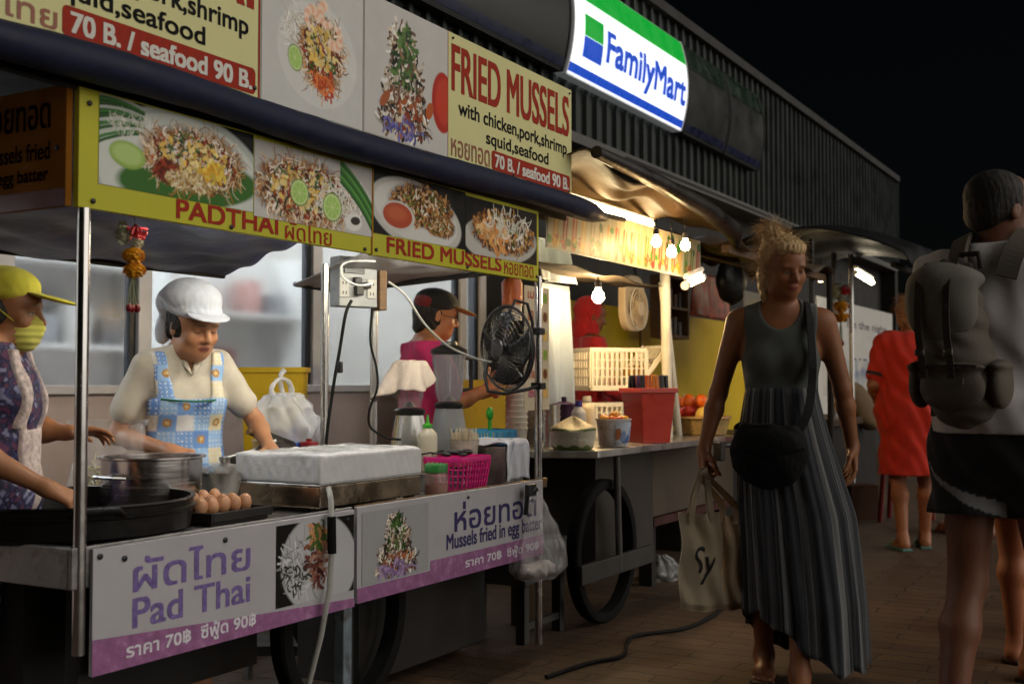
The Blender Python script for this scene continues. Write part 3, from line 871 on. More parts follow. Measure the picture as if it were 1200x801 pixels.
# ------------------------------------------------------------------ carts
TARPB = mat('blue_tarp', (.028, .036, .085), .45, var=.3, vs=4, bump=.5, bs=14)
TARPW = mat('white_tarp', (.6, .6, .6), .5, var=.12, vs=4, bump=.25, bs=10)
def wheel(root, c, r, spokes=8, m2=DARKM, name='wheel'):
    sm = mat('dull_spoke', (.07, .06, .05), .5, metal=.4, var=.3)
    w = MB(); w.lathe([(r, -.02), (r * .985, -.03), (r * .93, -.036), (r * .86, -.03), (r * .85, 0), (r * .86, .03), (r * .93, .036), (r * .985, .03), (r, .02), (r, -.02)], c, 48, (0, 1, 0))
    o = w.build(name, RUBBER, root, W=True, smooth=True)
    MB().lathe([(r * .86, -.02), (r * .80, -.024), (r * .78, 0), (r * .80, .024), (r * .86, .02)], c, 40, (0, 1, 0)).build('rim', m2, o, W=True, smooth=True)
    MB().lathe([(.001, -.06), (.045, -.06), (.055, -.03), (.055, .05), (.001, .05)], c, 20, (0, 1, 0)).build('hub', m2, o, W=True, smooth=True)
    for k in range(spokes):
        a = 2 * math.pi * (k + .3) / spokes
        MB().tube([Vector(c) + Vector((math.cos(a) * q, 0, math.sin(a) * q)) for q in (.05, r * .79)], .013, 8).build('spoke', sm, o, W=True, smooth=True)
    return o
def tarp_sheet(pts4, sag=.05, wr=.008, n=36, seed=0):
    a, b, c, d = [Vector(p) for p in pts4]
    def f(u, v):
        p = (a * (1 - u) + b * u) * (1 - v) + (d * (1 - u) + c * u) * v
        p.z -= sag * 4 * u * (1 - u) * v * (1 - v) * 1.0
        p.z += wr * (math.sin(u * 19 + 4 * math.sin(v * 5 + seed)) + .6 * math.sin(v * 23 + 3 * math.sin(u * 7 + seed)))
        return p
    return MB().grid(f, n, n)

YF = 2.42
# pad thai cart
ca = thing('food_cart', 'near noodle cart with blue tarp ceiling and the black pan on its counter', 'food cart', (2.05, YF, 0))
MB().b2((2.03, YF, .69), (3.13, 3.0, .727)).build('counter_top', STEEL2, ca, W=True, bev=.004)
MB().b2((2.0, YF - .015, .635), (3.14, YF - .001, .74)).b2((2.0, YF, .635), (2.028, 3.0, .74)).build('counter_rim', STEEL2, ca, W=True, bev=.003)
MB().b2((2.12, YF + .32, .2), (3.05, 2.92, .688)).build('body_panel', DARKM, ca, W=True)
MB().tube([(2.03, YF - .006, .47), (2.03, YF - .006, 1.598)], .0165, 14).build('front_post', CHROME, ca, W=True, smooth=True)
for x, y in ((2.05, 3.38), (3.665, 2.95)):
    MB().tube([(x, y, 0.03), (x, y, 1.63)], .016, 12).build('back_post', STEEL, ca, W=True, smooth=True)
MB().b2((2.06, YF + .03, .0), (2.11, YF + .08, .69)).build('leg', DARKM, ca, W=True, bev=.004)
MB().b2((3.10, YF - .012, 0), (3.145, YF + .03, .632)).build('leg', mat('bluegrey_post', (.16, .2, .23), .5, var=.4, vs=20, dirt=('3a2a1c', .7, 18, .52)), ca, W=True, bev=.004)
tarp_sheet([(2.02, YF + .03, 1.69), (3.1, YF + .03, 1.69), (3.62, 3.45, 1.60), (2.02, 3.45, 1.60)], .06, .007).build('canopy', TARPB, ca, W=True, smooth=2, solid=.003)
MB().tube([(1.95, 3.45, 1.60), (3.62, 3.45, 1.60)], .011, 8).build('canopy_bar', DARKM, ca, W=True, smooth=True)
wheel(ca, (3.25, 2.53, .345), .345)
# mussel cart
cb = thing('food_cart', 'mussel cart with white ceiling and two jug blenders on its counter', 'food cart', (3.8, YF, 0))
MB().b2((3.16, YF, .69), (4.47, 3.0, .727)).build('counter_top', STEEL2, cb, W=True, bev=.004)
MB().b2((3.16, YF - .014, .70), (4.53, YF - .001, .742)).build('counter_rim', mat('brown_edge', (.2, .12, .06), .4, metal=.6, var=.3), cb, W=True, bev=.003)
MB().b2((3.45, YF + .19, .05), (4.34, 2.9, .688)).build('body_panel', mat('grey_brown_panel', (.03, .027, .024), .55, metal=.2, spec=.3, var=.25, vs=3, dirt=('20180f', .6, 4, .55)), cb, W=True, bev=.004)
for x, y, mm in ((4.475, YF, CHROME), (4.06, 3.0, STEEL)):
    MB().tube([(x, y, .03), (x, y, 1.62)], .0165, 12).build('post', mm, cb, W=True, smooth=True)
MB().b2((3.17, YF + .03, 0), (3.21, YF + .07, .69)).build('leg', DARKM, cb, W=True, bev=.004)
tarp_sheet([(3.42, YF + .03, 1.675), (4.32, YF + .03, 1.66), (4.32, 3.38, 1.585), (3.98, 3.38, 1.59)], .02, .003, 24, 2).build('canopy', TARPW, cb, W=True, smooth=2, solid=.003)
MB().tube([(4.325, YF + .03, 1.64), (4.325, 3.40, 1.582)], .012, 8).build('canopy_bar', DARKM, cb, W=True, smooth=True)
MB().tube([(4.0, 3.39, 1.592), (4.33, 3.39, 1.582)], .011, 8).build('canopy_bar', DARKM, cb, W=True, smooth=True)
wheel(cb, (3.85, 2.98, .345), .345)

BACKT = mat('dark_backing_tarp', (.018, .02, .03), .6, var=.3, bump=.4, bs=14)  # roof sheets, added as dark backing to block light through the awning gaps
tarp_sheet([(.9, YF + .03, 1.99), (3.15, YF + .03, 1.99), (3.15, 3.7, 1.93), (.9, 3.7, 1.93)], .03, .008, 30, 8).build('roof_backing_tarp', BACKT, ca, W=True, smooth=2, solid=.003)
tarp_sheet([(3.152, YF + .03, 1.985), (4.78, YF + .03, 1.985), (4.78, 3.6, 1.93), (3.152, 3.6, 1.93)], .03, .008, 30, 9).build('roof_backing_tarp', BACKT, cb, W=True, smooth=2, solid=.003)
MB().b2((.9, YF + .006, 1.90), (4.76, YF + .02, 2.5)).build('sign_frame', DARKM, cb, W=True)

# rolled awning along both carts
def awn():
    pts, rr = [], []
    for i in range(60):
        x = .9 + 4.15 * i / 59
        pts.append((x, 2.365 + .006 * math.sin(x * 5), 1.952 + .008 * math.sin(x * 3.1 + 1))); rr.append(.048 + .0025 * math.sin(x * 7) + .0012 * math.sin(x * 31))
    rr[-1], rr[-2], rr[-3] = .018, .030, .042
    return MB().tube(pts, rr, 18)
aw = thing('rolled_awning', 'dark blue awning rolled into a long tube under the big menu boards', 'awning', (3, 2.365, 1.95))
awn().build('roll', mat('dark_blue_vinyl', (.012, .016, .042), .6, var=.3, vs=7, bump=.5, bs=12, spec=.3), aw, W=True, smooth=True)
MB().tube([(4.9, 2.365, 1.955), (5.28, 2.37, 1.965)], .012, 10).build('pole', DARKM, aw, W=True, smooth=True)

# ------------------------------------------------------------------ sign boards of the two carts
def board(name, label, x0, z0, x1, z1, y, face, depth=.02, cat='sign board'):
    mw = Matrix(((1, 0, 0, x0), (0, 0, -1, y), (0, 1, 0, z0), (0, 0, 0, 1)))
    o = thing(name, label, cat, mw=mw)
    MB().b2((0, 0, -depth), (x1 - x0, z1 - z0, 0)).build('panel', face, o, bev=.0015)
    return o
def rrect(x0, y0, x1, y1, r, n=5):
    out = []
    for cx, cy, a0 in ((x1 - r, y1 - r, 0), (x0 + r, y1 - r, 90), (x0 + r, y0 + r, 180), (x1 - r, y0 + r, 270)):
        out += [(cx + r * math.cos(R_(a0 + 90 * k / n)), cy + r * math.sin(R_(a0 + 90 * k / n))) for k in range(n + 1)]
    return out
def patch(name, poly, m, o, z=.0015):
    mb = MB(); mb.add([(x, y, z) for x, y in poly], [tuple(range(len(poly)))]); return mb.build(name, m, o)
def screws(o, pts, m=BLACKP, r=.007):
    for x, y in pts: MB().lathe([(r, 0), (r, .004), (r * .6, .006), (.0005, .006)], (x, y, .001), 10).build('screw', m, o, smooth=True)

NOOD = ['c98a4a', 'b5682c', 'd9a860', 'e0c9a0', '8a4a20', 'c8b088', '9a6a34', 'f0e0c8']
HERB = ['3c5a22', '5c7a34', '2a4420']
def noodles(p, cx, cy, rx, ry, seed, n=420):
    s = min(rx, ry); p.base(cx, cy, rx, ry, seed); n = int(n * 1.6)
    p.heap(cx, cy, rx, ry, NOOD, n, s * .55, s * .015, seed)
    p.heap(cx, cy, rx * .9, ry * .9, ['f2e8dc', 'e8d2b8'], n // 6, s * .4, s * .03, seed + 1)
    p.heap(cx, cy, rx * .8, ry * .8, HERB, n // 9, s * .3, s * .035, seed + 2)
    p.heap(cx, cy, rx * .9, ry * .85, ['7a2c14', '5a2010', 'a84420'], n // 8, s * .14, s * .04, seed + 3)
    p.heap(cx, cy + ry * .1, rx * .7, ry * .6, ['e8c060', 'f0d890'], n // 14, s * .16, s * .06, seed + 4)
def omelette(p, cx, cy, rx, ry, seed, dark=1):
    s = min(rx, ry); p.base(cx, cy, rx, ry, seed)
    p.heap(cx, cy, rx, ry, ['b87838', '8a5424', 'd0a060', '6a3c18', 'c89050'], 420, s * .28, s * .05, seed)
    p.heap(cx, cy, rx * .92, ry * .9, ['4a2810', '5a3416'], 90, s * .2, s * .05, seed + 1)
    p.heap(cx, cy, rx * .85, ry * .8, HERB + ['7a9a48'], 60, s * .25, s * .04, seed + 2)
    p.heap(cx, cy, rx * .8, ry * .8, ['e8dcc8', 'd8b890'], 50, s * .2, s * .05, seed + 3)
def sprouts(p, cx, cy, rx, ry, seed, cols=('e8e4da', 'cfc8b8', 'f4f0e8'), n=160):
    p.heap(cx, cy, rx, ry, cols, n, min(rx, ry) * .7, min(rx, ry) * .03, seed)
def mussel_heap(p, cx, cy, rx, ry, seed):
    s = min(rx, ry)
    for k in range(7):
        f = k / 6
        yy = cy - ry * .8 + 1.6 * ry * f; w = rx * (1 - .65 * f)
        p.base(cx, yy, w, ry * .2, seed + k, ('2a1c14', '4a3628', '6a5444', '8a7a68'))
        p.heap(cx + .1 * rx * math.sin(k * 2), yy, w, ry * .2, ['e8dfd2', 'b8a898', '6a4a38', '3a2a20', 'd8c4a8', 'f2ece4', '8a6a50', '231a18'], 150, s * .25, s * .035, seed + k)
        p.heap(cx, yy, w * .8, ry * .18, ['3f5f2c', '5f8040', '24401c'] if k > 2 else ['8a3a20', 'b06030'], 22, s * .2, s * .05, seed + 20 + k)

Y1 = 2.40
def menu_text(o, W, H, top, thai):
    if top: lettering(top, (W * .025, H * .545, W * .97, H * .915), REDINK, o, bold=.0045, rows=64)
    lettering('with chicken,pork,shrimp', (W * .07, H * .335, W * .95, H * .485), BLACKINK, o, bold=.0016)
    lettering('squid,seafood', (W * .27, H * .185, W * .78, H * .325), BLACKINK, o, bold=.0016)
    patch('price_box', rrect(W * .31, H * .02, W * .982, H * .18, .015), REDINK, o)
    lettering('70 B. / seafood 90 B.', (W * .335, H * .045, W * .965, H * .155), WHITEINK, o, z=.0028, bold=.0026)
    lettering(thai, (W * .02, H * .03, W * .295, H * .165), mat('brown_ink', '8a4a30', .4), o, bold=.001)
o = board('menu_board', 'cream menu board reading 70 B. / seafood 90 B., cut by the left picture edge', 1.62, 2.01, 2.663, 2.5, Y1, CREAMB)
menu_text(o, 1.043, .49, 'PAD THAI', 'ผัดไทย'); screws(o, [(.03, .03), (1.02, .03), (1.02, .46)])
patch('red_edge', [(1.036, 0), (1.043, 0), (1.043, .49), (1.036, .49)], REDINK, o)
o = board('menu_board', 'cream FRIED MUSSELS menu board at the right end of the top row', 3.716, 2.01, 4.76, 2.5, Y1, CREAMB)
menu_text(o, 1.044, .49, 'FRIED MUSSELS', 'หอยทอด'); screws(o, [(.03, .47), (1.02, .47), (.5, .012), (1.01, .02)], r=.005)
o = board('picture_board', 'white board with a picture of noodles and prawns with lime', 2.667, 2.01, 3.178, 2.5, Y1, WHITEB, cat='picture board')
p = Pic(.505, .484, 300, 'cdccc8')
p.ell(.27, .20, .20, .17, 'd9d8d4', soft=.05)
for i in range(9): p.line((.06 + i * .018, .50), (.13 + i * .02, .40 + .01 * (i % 3)), .2, .006, ['3f7a2a', '5c963a', '2c5a20'][i % 3])
sprouts(p, .16, .24, .06, .09, 5); noodles(p, .285, .21, .105, .115, 11, 500)
for a, b, c in ((.24, .31, .6), (.31, .34, 2.0), (.35, .28, 4.2)): p.shrimp(a, b, .045, c, 'f0b898')
p.lime(.155, .165, .034, 1.25, .3); p.heap(.3, .11, .05, .03, ['c85020', 'b03a18', 'e07a3a'], 60, .03, .004, 4)
p.build('picture', PRINT, o, .002, .003, .003)
o = board('picture_board', 'white board with a picture of a tall heap of mussels beside red sauce', 3.182, 2.01, 3.712, 2.5, Y1, WHITEB, cat='picture board')
p = Pic(.524, .484, 300, 'c9c6c2')
p.ell(.49, .20, .075, .115, 'b02c1c', soft=.06); p.ell(.50, .205, .06, .09, 'c8402a', soft=.3)
mussel_heap(p, .24, .22, .16, .19, 31); p.heap(.24, .05, .14, .03, ['4a4a90', '6a6ab0', '8a80a8'], 40, .03, .005, 9)
p.ell(.40, .15, .035, .022, 'b85a28', 1.1); p.ell(.12, .14, .04, .018, 'a85a30', .8); p.build('picture', PRINT, o, .002, .003, .003)
patch('red_edge', [(.527, 0), (.530, 0), (.530, .49), (.527, .49)], REDINK, o, .003)

# hanging name panels over the counter
Y2 = 2.415
o = board('name_panel', 'lime PADTHAI panel with two noodle pictures above the white cap', 2.012, 1.60, 3.256, 1.908, Y2, LIMEB, cat='sign panel')
p = Pic(.58, .235, 330, '0c0f10')
p.ell(.30, .06, .34, .19, 'b4bab4', soft=.04); p.ell(.30, .065, .31, .165, 'd0d4cc', soft=.04); p.ell(.33, .05, .27, .07, '3a6a28', .1)
for i in range(12): p.line((-.02, .10 + i * .012), (.15, .155 + i * .006), .1, .004, ['2c5a24', '3f7a34', 'b8c0b4'][i % 3])
sprouts(p, .13, .17, .10, .03, 8); noodles(p, .34, .115, .19, .085, 21, 600); p.ell(.235, .07, .05, .033, '7a2c12', soft=.4); p.heap(.235, .07, .045, .03, ['9a3a18', '5a1c0c'], 60, .012, .004, 3)
p.heap(.33, .055, .10, .03, ['d8c090', 'b89858', 'e8d8b0', 'a07c40'], 260, .008, .0035, 6); p.heap(.41, .09, .05, .03, ['e0a830', 'e8c850'], 40, .02, .006, 6)
p.ell(.095, .09, .062, .036, '8fae4c', -.1); p.ell(.095, .092, .052, .028, 'b4cc7c', -.1, .4)
p.build('picture', PRINT, o, .002, .062, .068)
p = Pic(.598, .235, 330, 'b7b4ae')
p.ell(.30, .03, .34, .2, 'c9c7c2', soft=.05); noodles(p, .25, .10, .24, .10, 44, 600); sprouts(p, .42, .10, .12, .06, 12, n=240)
for i in range(8): p.line((.42, .235 - i * .01), (.60, .10 - i * .012), .1, .005, ['3f7a34', '2c5a24', '5c9a48'][i % 3])
p.lime(.21, .10, .045, .95); p.lime(.375, .075, .05, .95); p.ell(.49, .04, .045, .03, 'e8e6e0', .1); p.ell(.50, .045, .026, .014, '3a3834', .1)
p.build('picture', PRINT, o, .002, .646, .058)
lettering('PADTHAI', (.335, .012, .755, .066), REDINK, o, bold=.0022); lettering('ผัดไทย', (.79, .003, 1.02, .066), REDINK, o, bold=.0006)
screws(o, [(.03, .27), (.045, .02), (.55, .012), (1.2, .012)]); patch('red_edge', [(1.238, 0), (1.243, 0), (1.243, .3), (1.238, .3)], REDINK, o, .003)
o = board('name_panel', 'lime FRIED MUSSELS panel with pictures of fried omelette and red sauce', 3.258, 1.597, 4.468, 1.905, Y2, LIMEB, cat='sign panel')
p = Pic(.60, .225, 330, '0d0d0e')
p.ell(.27, .09, .30, .125, 'c4c2bc', -.12, .04); p.ell(.27, .095, .27, .105, 'd6d4ce', -.12, .04); omelette(p, .30, .13, .20, .075, 51); omelette(p, .42, .07, .10, .04, 57)
p.ell(.145, .075, .105, .055, 'cfcac4', 0, .05); p.ell(.145, .078, .09, .045, 'b04a2c', 0, .06); p.ell(.14, .085, .06, .025, 'c2603c', 0, .6)
p.build('picture', PRINT, o, .002, .004, .078)
p = Pic(.585, .225, 330, '101011'); p.ell(.28, .08, .30, .10, 'bdbab2', .05, .05); omelette(p, .30, .11, .25, .085, 61)
p.heap(.22, .10, .12, .05, ['f0c890', 'e8a860', 'd89050'], 60, .04, .009, 66); p.heap(.35, .15, .16, .05, ['e8e4d8', 'cfd0c0'], 80, .05, .003, 67)
p.build('picture', PRINT, o, .002, .606, .068)
lettering('FRIED MUSSELS', (.085, .016, .885, .073), REDINK, o, bold=.0024); lettering('หอยทอด', (.91, .010, 1.16, .06), REDINK, o, bold=.0006)
screws(o, [(.02, .02), (.62, .012), (1.19, .02)])
# side panel of the near cart
SIDEB = mat('amber_sign_face', '7a4c18', .9, var=.2, vs=4, spec=.05)
mw = Matrix(((0, 0, -1, 1.985), (-1, 0, 0, 3.45), (0, 1, 0, 1.6), (0, 0, 0, 1)))
o = thing('side_panel_sign', 'dim amber side sign about mussels fried in batter, left of the post', 'sign panel', mw=mw)
MB().b2((0, 0, -.02), (1.02, .31, 0)).build('panel', SIDEB, o, bev=.002)
DIMINK = mat('dim_ink', '140a07', .95, spec=.02)
lettering('หอยทอด', (.69, .205, .96, .27), DIMINK, o, bold=.0015); lettering('Mussels fried', (.70, .125, .96, .17), DIMINK, o, bold=.001); lettering('in egg batter', (.71, .06, .955, .105), DIMINK, o, bold=.001)
patch('red_strip', [(0, 0), (1.02, 0), (1.02, .045), (0, .045)], mat('dull_red', '5a1c12', .5), o); screws(o, [(.99, .15)])

# counter front signs
Y3 = 2.393
o = board('counter_sign', 'faded white Pad Thai sign on the near counter front', 2.055, .412, 3.135, .732, Y3, LILACB, .012)
patch('pink_band', [(0, 0), (1.08, 0), (1.08, .028), (.70, .048), (0, .092)], PINKBAND, o)
lettering('ผัดไทย', (.132, .192, .575, .286), PURPINK, o, bold=.0016); lettering('Pad Thai', (.132, .098, .575, .176), PURPINK, o, bold=.0022)
lettering('ราคา 70฿  ซีฟู้ด 90฿', (.11, .014, .60, .066), mat('worn_white_ink', 'dcd6e0', .6, var=.2, vs=60), o, z=.0028, bold=.0012)
p = Pic(.385, .25, 240, '14100e')
p.ell(.21, .11, .19, .155, 'b8b8ba', -.2, .05); sprouts(p, .13, .12, .10, .08, 71, ('d8d8d8', 'a8a8aa', 'c8c8ca', '8a8a88')); p.heap(.20, .14, .05, .09, ['6a3a30', '9a5a44', '4a2020', 'a88070'], 120, .03, .005, 72)
p.heap(.20, .20, .06, .03, ['4a6a30', 'c89060'], 40, .03, .006, 73); p.heap(.08, .09, .07, .05, ['26241f'], 40, .02, .003, 74); p.build('picture', PRINT, o, .002, .69, .056)
screws(o, [(.10, .285), (.47, .29), (1.04, .29), (.02, .30)], r=.008); 
o = board('counter_sign', 'faded white Mussels fried in egg sign on the second counter front', 3.15, .418, 4.465, .738, Y3, LILACB, .012)
patch('pink_band', [(0, 0), (1.315, 0), (1.315, .085), (.44, .085), (.44, .05), (0, .05)], PINKBAND, o)
lettering('ห่อยทอด', (.605, .172, 1.25, .282), NAVYINK, o, bold=.0018); lettering('Mussels fried in egg batter', (.55, .093, 1.30, .168), NAVYINK, o, bold=.0016)
lettering('ราคา 70฿  ซีฟู้ด 90฿', (.68, .018, 1.27, .066), mat('worn_white_ink', 'dcd6e0', .6, var=.2, vs=60), o, z=.0028, bold=.0012)
p = Pic(.40, .245, 240, 'a2a2a4'); mussel_heap(p, .20, .115, .12, .10, 81); p.heap(.20, .03, .11, .02, ['8a70a0', 'a890b8'], 40, .03, .005, 9); p.build('picture', PRINT, o, .002, .025, .055)
screws(o, [(.70, .295)], r=.006)

# ------------------------------------------------------------------ drink cart with the wooden menu strip, tube light and bulbs
cc = thing('drink_cart', 'fruit drink cart on big spoked wheel, piled with crates and fruit', 'drink cart', (5.8, 2.4, 0))
MB().prism([(4.93, 2.35), (6.85, 2.33), (6.95, 3.3), (4.8, 3.3), (4.8, 2.62)], .035, (0, 0, .805)).build('table_top', STEEL, cc, W=True, bev=.004)
MB().b2((5.32, 2.55, .24), (6.06, 3.2, .80)).build('body_panel', mat('brown_cart_panel', (.035, .029, .023), .55, metal=.2, var=.3, vs=3), cc, W=True, bev=.004)
wheel(cc, (5.17, 2.44, .345), .345)
MB().tube([(5.22, 2.375, .24), (5.19, 2.375, .80)], .017, 10).build('bracket', mat('grey_paint', (.06, .057, .052), .6, var=.3), cc, W=True, smooth=True)
MB().b2((4.78, 2.36, .235), (5.62, 2.39, .325)).build('axle_bar', mat('grey_beam', (.028, .026, .023), .6, var=.3), cc, W=True, bev=.005)
for x in (4.88, 6.7): MB().b2((x - .025, 3.1, 0), (x + .025, 3.15, .80)).build('leg', DARKM, cc, W=True)
MB().tube([(6.45, 2.62, .84), (6.41, 2.62, 2.05)], .03, 12).build('post', mat('white_post', (.62, .58, .48), .45, var=.12), cc, W=True, smooth=True)
MB().tube([(6.62, 2.62, .842), (6.40, 2.63, 1.75)], .024, 12).build('post', mat('white_post', (.62, .58, .48), .45, var=.12), cc, W=True, smooth=True)
MB().tube([(6.33, 2.30, .82), (6.5, 2.29, .795), (6.62, 2.25, .80)], .016, 8).build('clamp', BLACKP, cc, W=True, bev=.006)
MB().box((6.36, 2.27, .77), (.07, .05, .11)).build('clamp_block', BLACKP, cc, W=True, bev=.006)
TARPBR = mat('brown_tarp', (.075, .040, .012), .6, var=.3, vs=3, bump=.7, bs=9)
tarp_sheet([(4.7, 2.30, 2.19), (6.72, 2.28, 2.07), (6.9, 3.5, 2.30), (4.8, 3.5, 2.42)], .10, .03, 44, 3).build('canopy', TARPBR, cc, W=True, smooth=2, solid=.004)
MB().tube([(4.75, 2.27, 2.20), (5.4, 2.25, 2.165), (6.1, 2.25, 2.12), (6.62, 2.26, 2.05), (6.76, 2.3, 1.99)], [.03, .04, .05, .055, .03], 12).build('canopy_roll', mat('dark_tarp_roll', (.022, .018, .016), .35, var=.3, bump=.5, bs=20), cc, W=True, smooth=True)
MB().tube([(4.8, 2.9, 2.16), (6.6, 2.85, 2.08)], .014, 8).build('canopy_bar', STEEL2, cc, W=True, smooth=True)
tarp_sheet([(4.75, 2.62, 1.74), (6.5, 2.62, 1.72), (6.7, 3.3, 1.80), (4.85, 3.3, 1.82)], .05, .008, 30, 5).build('inner_cloth', mat('olive_brown_cloth', (.03, .021, .012), .8, var=.3, bump=.4, bs=30), cc, W=True, smooth=2, solid=.003)

# banner with drinks and green dots
bx0, bx1 = 4.70, 6.69
o = board('drink_banner', 'bright banner with tall coloured drinks and green dots under the tube light', bx0, 1.775, bx1, 2.015, 2.50, mat('cream_banner', (.72, .66, .48), .45, var=.06), .006, 'banner')
p = Pic(1.97, .225, 520, 'c2b68a'); g = random.Random(4)
for i in range(20):
    x = .07 + i * .097
    p.line((x, .03), (x + .02, .15), 0, .026, g.choice(['c05a0c', 'd09014', '9c2010', 'a89050', '6a7a24', 'd8a428', '94481c']), .95); p.line((x + .005, .05), (x + .02, .13), 0, .006, 'f0e0b0', .5); p.line((x + .022, .13), (x + .035, .215), 0, .0028, 'e8e4d8')
for i in range(30): p.ell(g.uniform(0, 1.97), g.choice([.04, .07, .15, .19]), g.uniform(.014, .032), g.uniform(.014, .032), g.choice(['2f7020', '4a8a26', '28601c']), soft=.1)
for i in range(9):
    x = .1 + i * .21; p.heap(x, .05, .05, .02, ['c85a20', 'e0b030', '6a8a2c', 'b83a28'], 14, .02, .006, i)
p.build('picture', mat('banner_print', (.5, .5, .5), .45, attr='Col', var=.05), o, .002, .01, .006)

TUBE = mat('lit_tube', (1, 1, 1), em=40.0, emcol=(1, .78, .42), var=.0)
BULB = mat('lit_bulb', (1, 1, 1), em=110.0, emcol=(1, .64, .28), var=.0)
def tube_light(name, label, a, b, r, m, nrm=(0, 0, 1)):
    a, b = Vector(a), Vector(b); o = thing(name, label, 'tube light', a); d = (b - a).normalized()
    MB().tube([a, b], r, 12).build('lit_tube', m, o, W=True, smooth=True)
    for p_, q in ((a, 1), (b, -1)): MB().tube([p_ - d * q * .02, p_ + d * q * .012], r * 1.25, 10).build('end_cap', WHITEP, o, W=True, smooth=True)
    MB().tube([a + Vector(nrm) * r * 2.3, b + Vector(nrm) * r * 2.3], r * .9, 6).build('batten', WHITEP, o, W=True)
    return o
tube_light('tube_light', 'long lit tube light under the brown tarp above the drinks banner', (5.0, 2.66, 2.087), (6.33, 2.66, 2.085), .013, TUBE)
def bulb(label, p, r=.03, drop=.25, m=BULB):
    o = thing('light_bulb', label, 'light bulb', p)
    MB().lathe([(.0005, -r), (r * .55, -r * .83), (r * .95, -r * .3), (r, .0), (r * .85, r * .6), (r * .45, r * 1.2), (r * .42, r * 1.5)], (0, 0, 0), 18).build('glass', m, o, smooth=True)
    MB().lathe([(r * .5, r * 1.48), (r * .62, r * 1.5), (r * .6, r * 2.6), (r * .2, r * 2.9), (.0006, r * 2.9)], (0, 0, 0), 14).build('socket', M('2a2420', .5), o, smooth=True)
    MB().tube([(0, 0, r * 2.85), (.004, 0, drop)], .0035, 6).build('flex', CABLE, o)
    return o
bulb('lit round bulb hanging low beside the red hood and cream fan', at(701, 348, Y=2.72), .033, .42, mat('lit_low_bulb', (1, 1, 1), em=620.0, emcol=(1, .68, .32), var=0))
bulb('upper left lit bulb of the cluster over the drinks banner', at(769, 284, Y=2.35), .026, .12)
bulb('middle lit bulb of the cluster over the drinks banner', at(787, 296, Y=2.30), .026, .17)
bulb('right lit bulb of the cluster over the drinks banner', at(803, 288, Y=2.32), .027, .15)
tube_light('short_tube_light', 'short glowing tube lamp tilted beside the white post below the banner', at(804, 334, Y=2.36), at(822, 325, Y=2.36), .020, mat('lit_short_tube', (1, 1, 1), em=40.0, emcol=(1, .80, .5), var=0))
# unseen tube light, assumed behind the name panels to light the two counters
tube_light('tube_light', 'assumed tube light, unseen, behind the lime name panels above the counters', (2.34, 2.465, 1.640), (4.15, 2.465, 1.640), .0115, mat('assumed_tube_cool', (1, 1, 1), em=58.0, emcol=(1, .93, .84), var=0))

# cloths, paper menu strip, fan, crates, fruit
def hang(name, label, cat, x0, x1, y, z0, z1, m, amp=.02, seed=0, tp=1.0):
    def f(u, v):
        w = 1 - (1 - tp) * v
        x = (x0 + x1) / 2 + (u - .5) * (x1 - x0) * w
        return (x, y + amp * (math.sin(u * 9 + seed) + .5 * math.sin(u * 21 + 2 * v + seed)) * (1.1 - v), z0 + (z1 - z0) * v)
    return tag(MB().grid(f, 40, 20).build(name, m, smooth=2, solid=.003), label, cat)
hang('hanging_cloth', 'pale blue grey cloth hanging between the menu strip and the red hood', 'cloth', 5.46, 5.92, 2.98, .85, 1.70, mat('pale_blue_cloth', (.22, .27, .34), .8, var=.08, bump=.2, bs=50), .03, 1, .8)
hang('hanging_cloth', 'small pale cloth folded up under the banner by the lime panel edge', 'cloth', 5.3, 5.75, 2.9, 1.70, 1.92, mat('pale_blue_cloth', (.22, .27, .34), .8, var=.1), .03, 3, .9)
o = board('menu_strip', 'long cream paper menu strip with red writing beside the right cart post', 4.62, 1.03, 4.86, 1.60, 2.57, mat('cream_paper', (.55, .47, .33), .6, var=.1), .004, 'menu')
for k, (t_, c) in enumerate((('เมนู', 'a83a20'), ('ชา', 'a83a20'), ('นม', 'a83a20'), ('ผลไม้', 'b02860'), ('กาแฟ', 'a83a20'), ('โซดา', 'b02860'))):
    lettering(t_, (.03, .50 - k * .088, .03 + .026 * len(t_), .545 - k * .088), M(c, .5), o, rows=30, bold=.0012)
    p = Pic(.06, .05, 40, 'b8a47c'); p.ell(.03, .025, .02, .022, ['7a9a3a', '6a3a20', 'd8b060'][k % 3], 0, .2); p.build('picture', PRINT, o, .002, .165, .495 - k * .088)

fan2 = thing('wall_fan', 'cream square fan hanging under the banner next to the low bulb', 'fan', at(742, 358, Y=3.0))
CREAM = mat('cream_plastic', (.62, .50, .33), .45, var=.1)
MB().prism(rrect(-.17, -.165, .15, .19, .12, 8), .05, (0, .03, 0), (1, 0, 0), (0, 0, 1)).build('housing', CREAM, fan2, bev=.01)
for r in (.135, .11, .085, .06): MB().lathe([(r - .003, 0), (r, -.004), (r + .003, 0), (r, .004), (r - .003, 0)], (.0, -.042 - (.135 - r) * .15, -.02), 40, (0, 1, 0)).build('grille_ring', WHITEP if r > .12 else CREAM, fan2, smooth=True)
gb = MB()
for k in range(30):
    a = k * math.pi / 15; gb.tube([(.05 * math.cos(a), -.05, -.02 + .05 * math.sin(a)), (.133 * math.cos(a + .3), -.043, -.02 + .133 * math.sin(a + .3))], .0016, 5)
gb.build('grille_bars', CREAM, fan2)
MB().lathe([(.0005, -.06), (.045, -.058), (.05, -.045), (.05, -.03)], (0, 0, -.02), 24, (0, 1, 0)).build('hub', CREAM, fan2, smooth=True)
fb = MB()
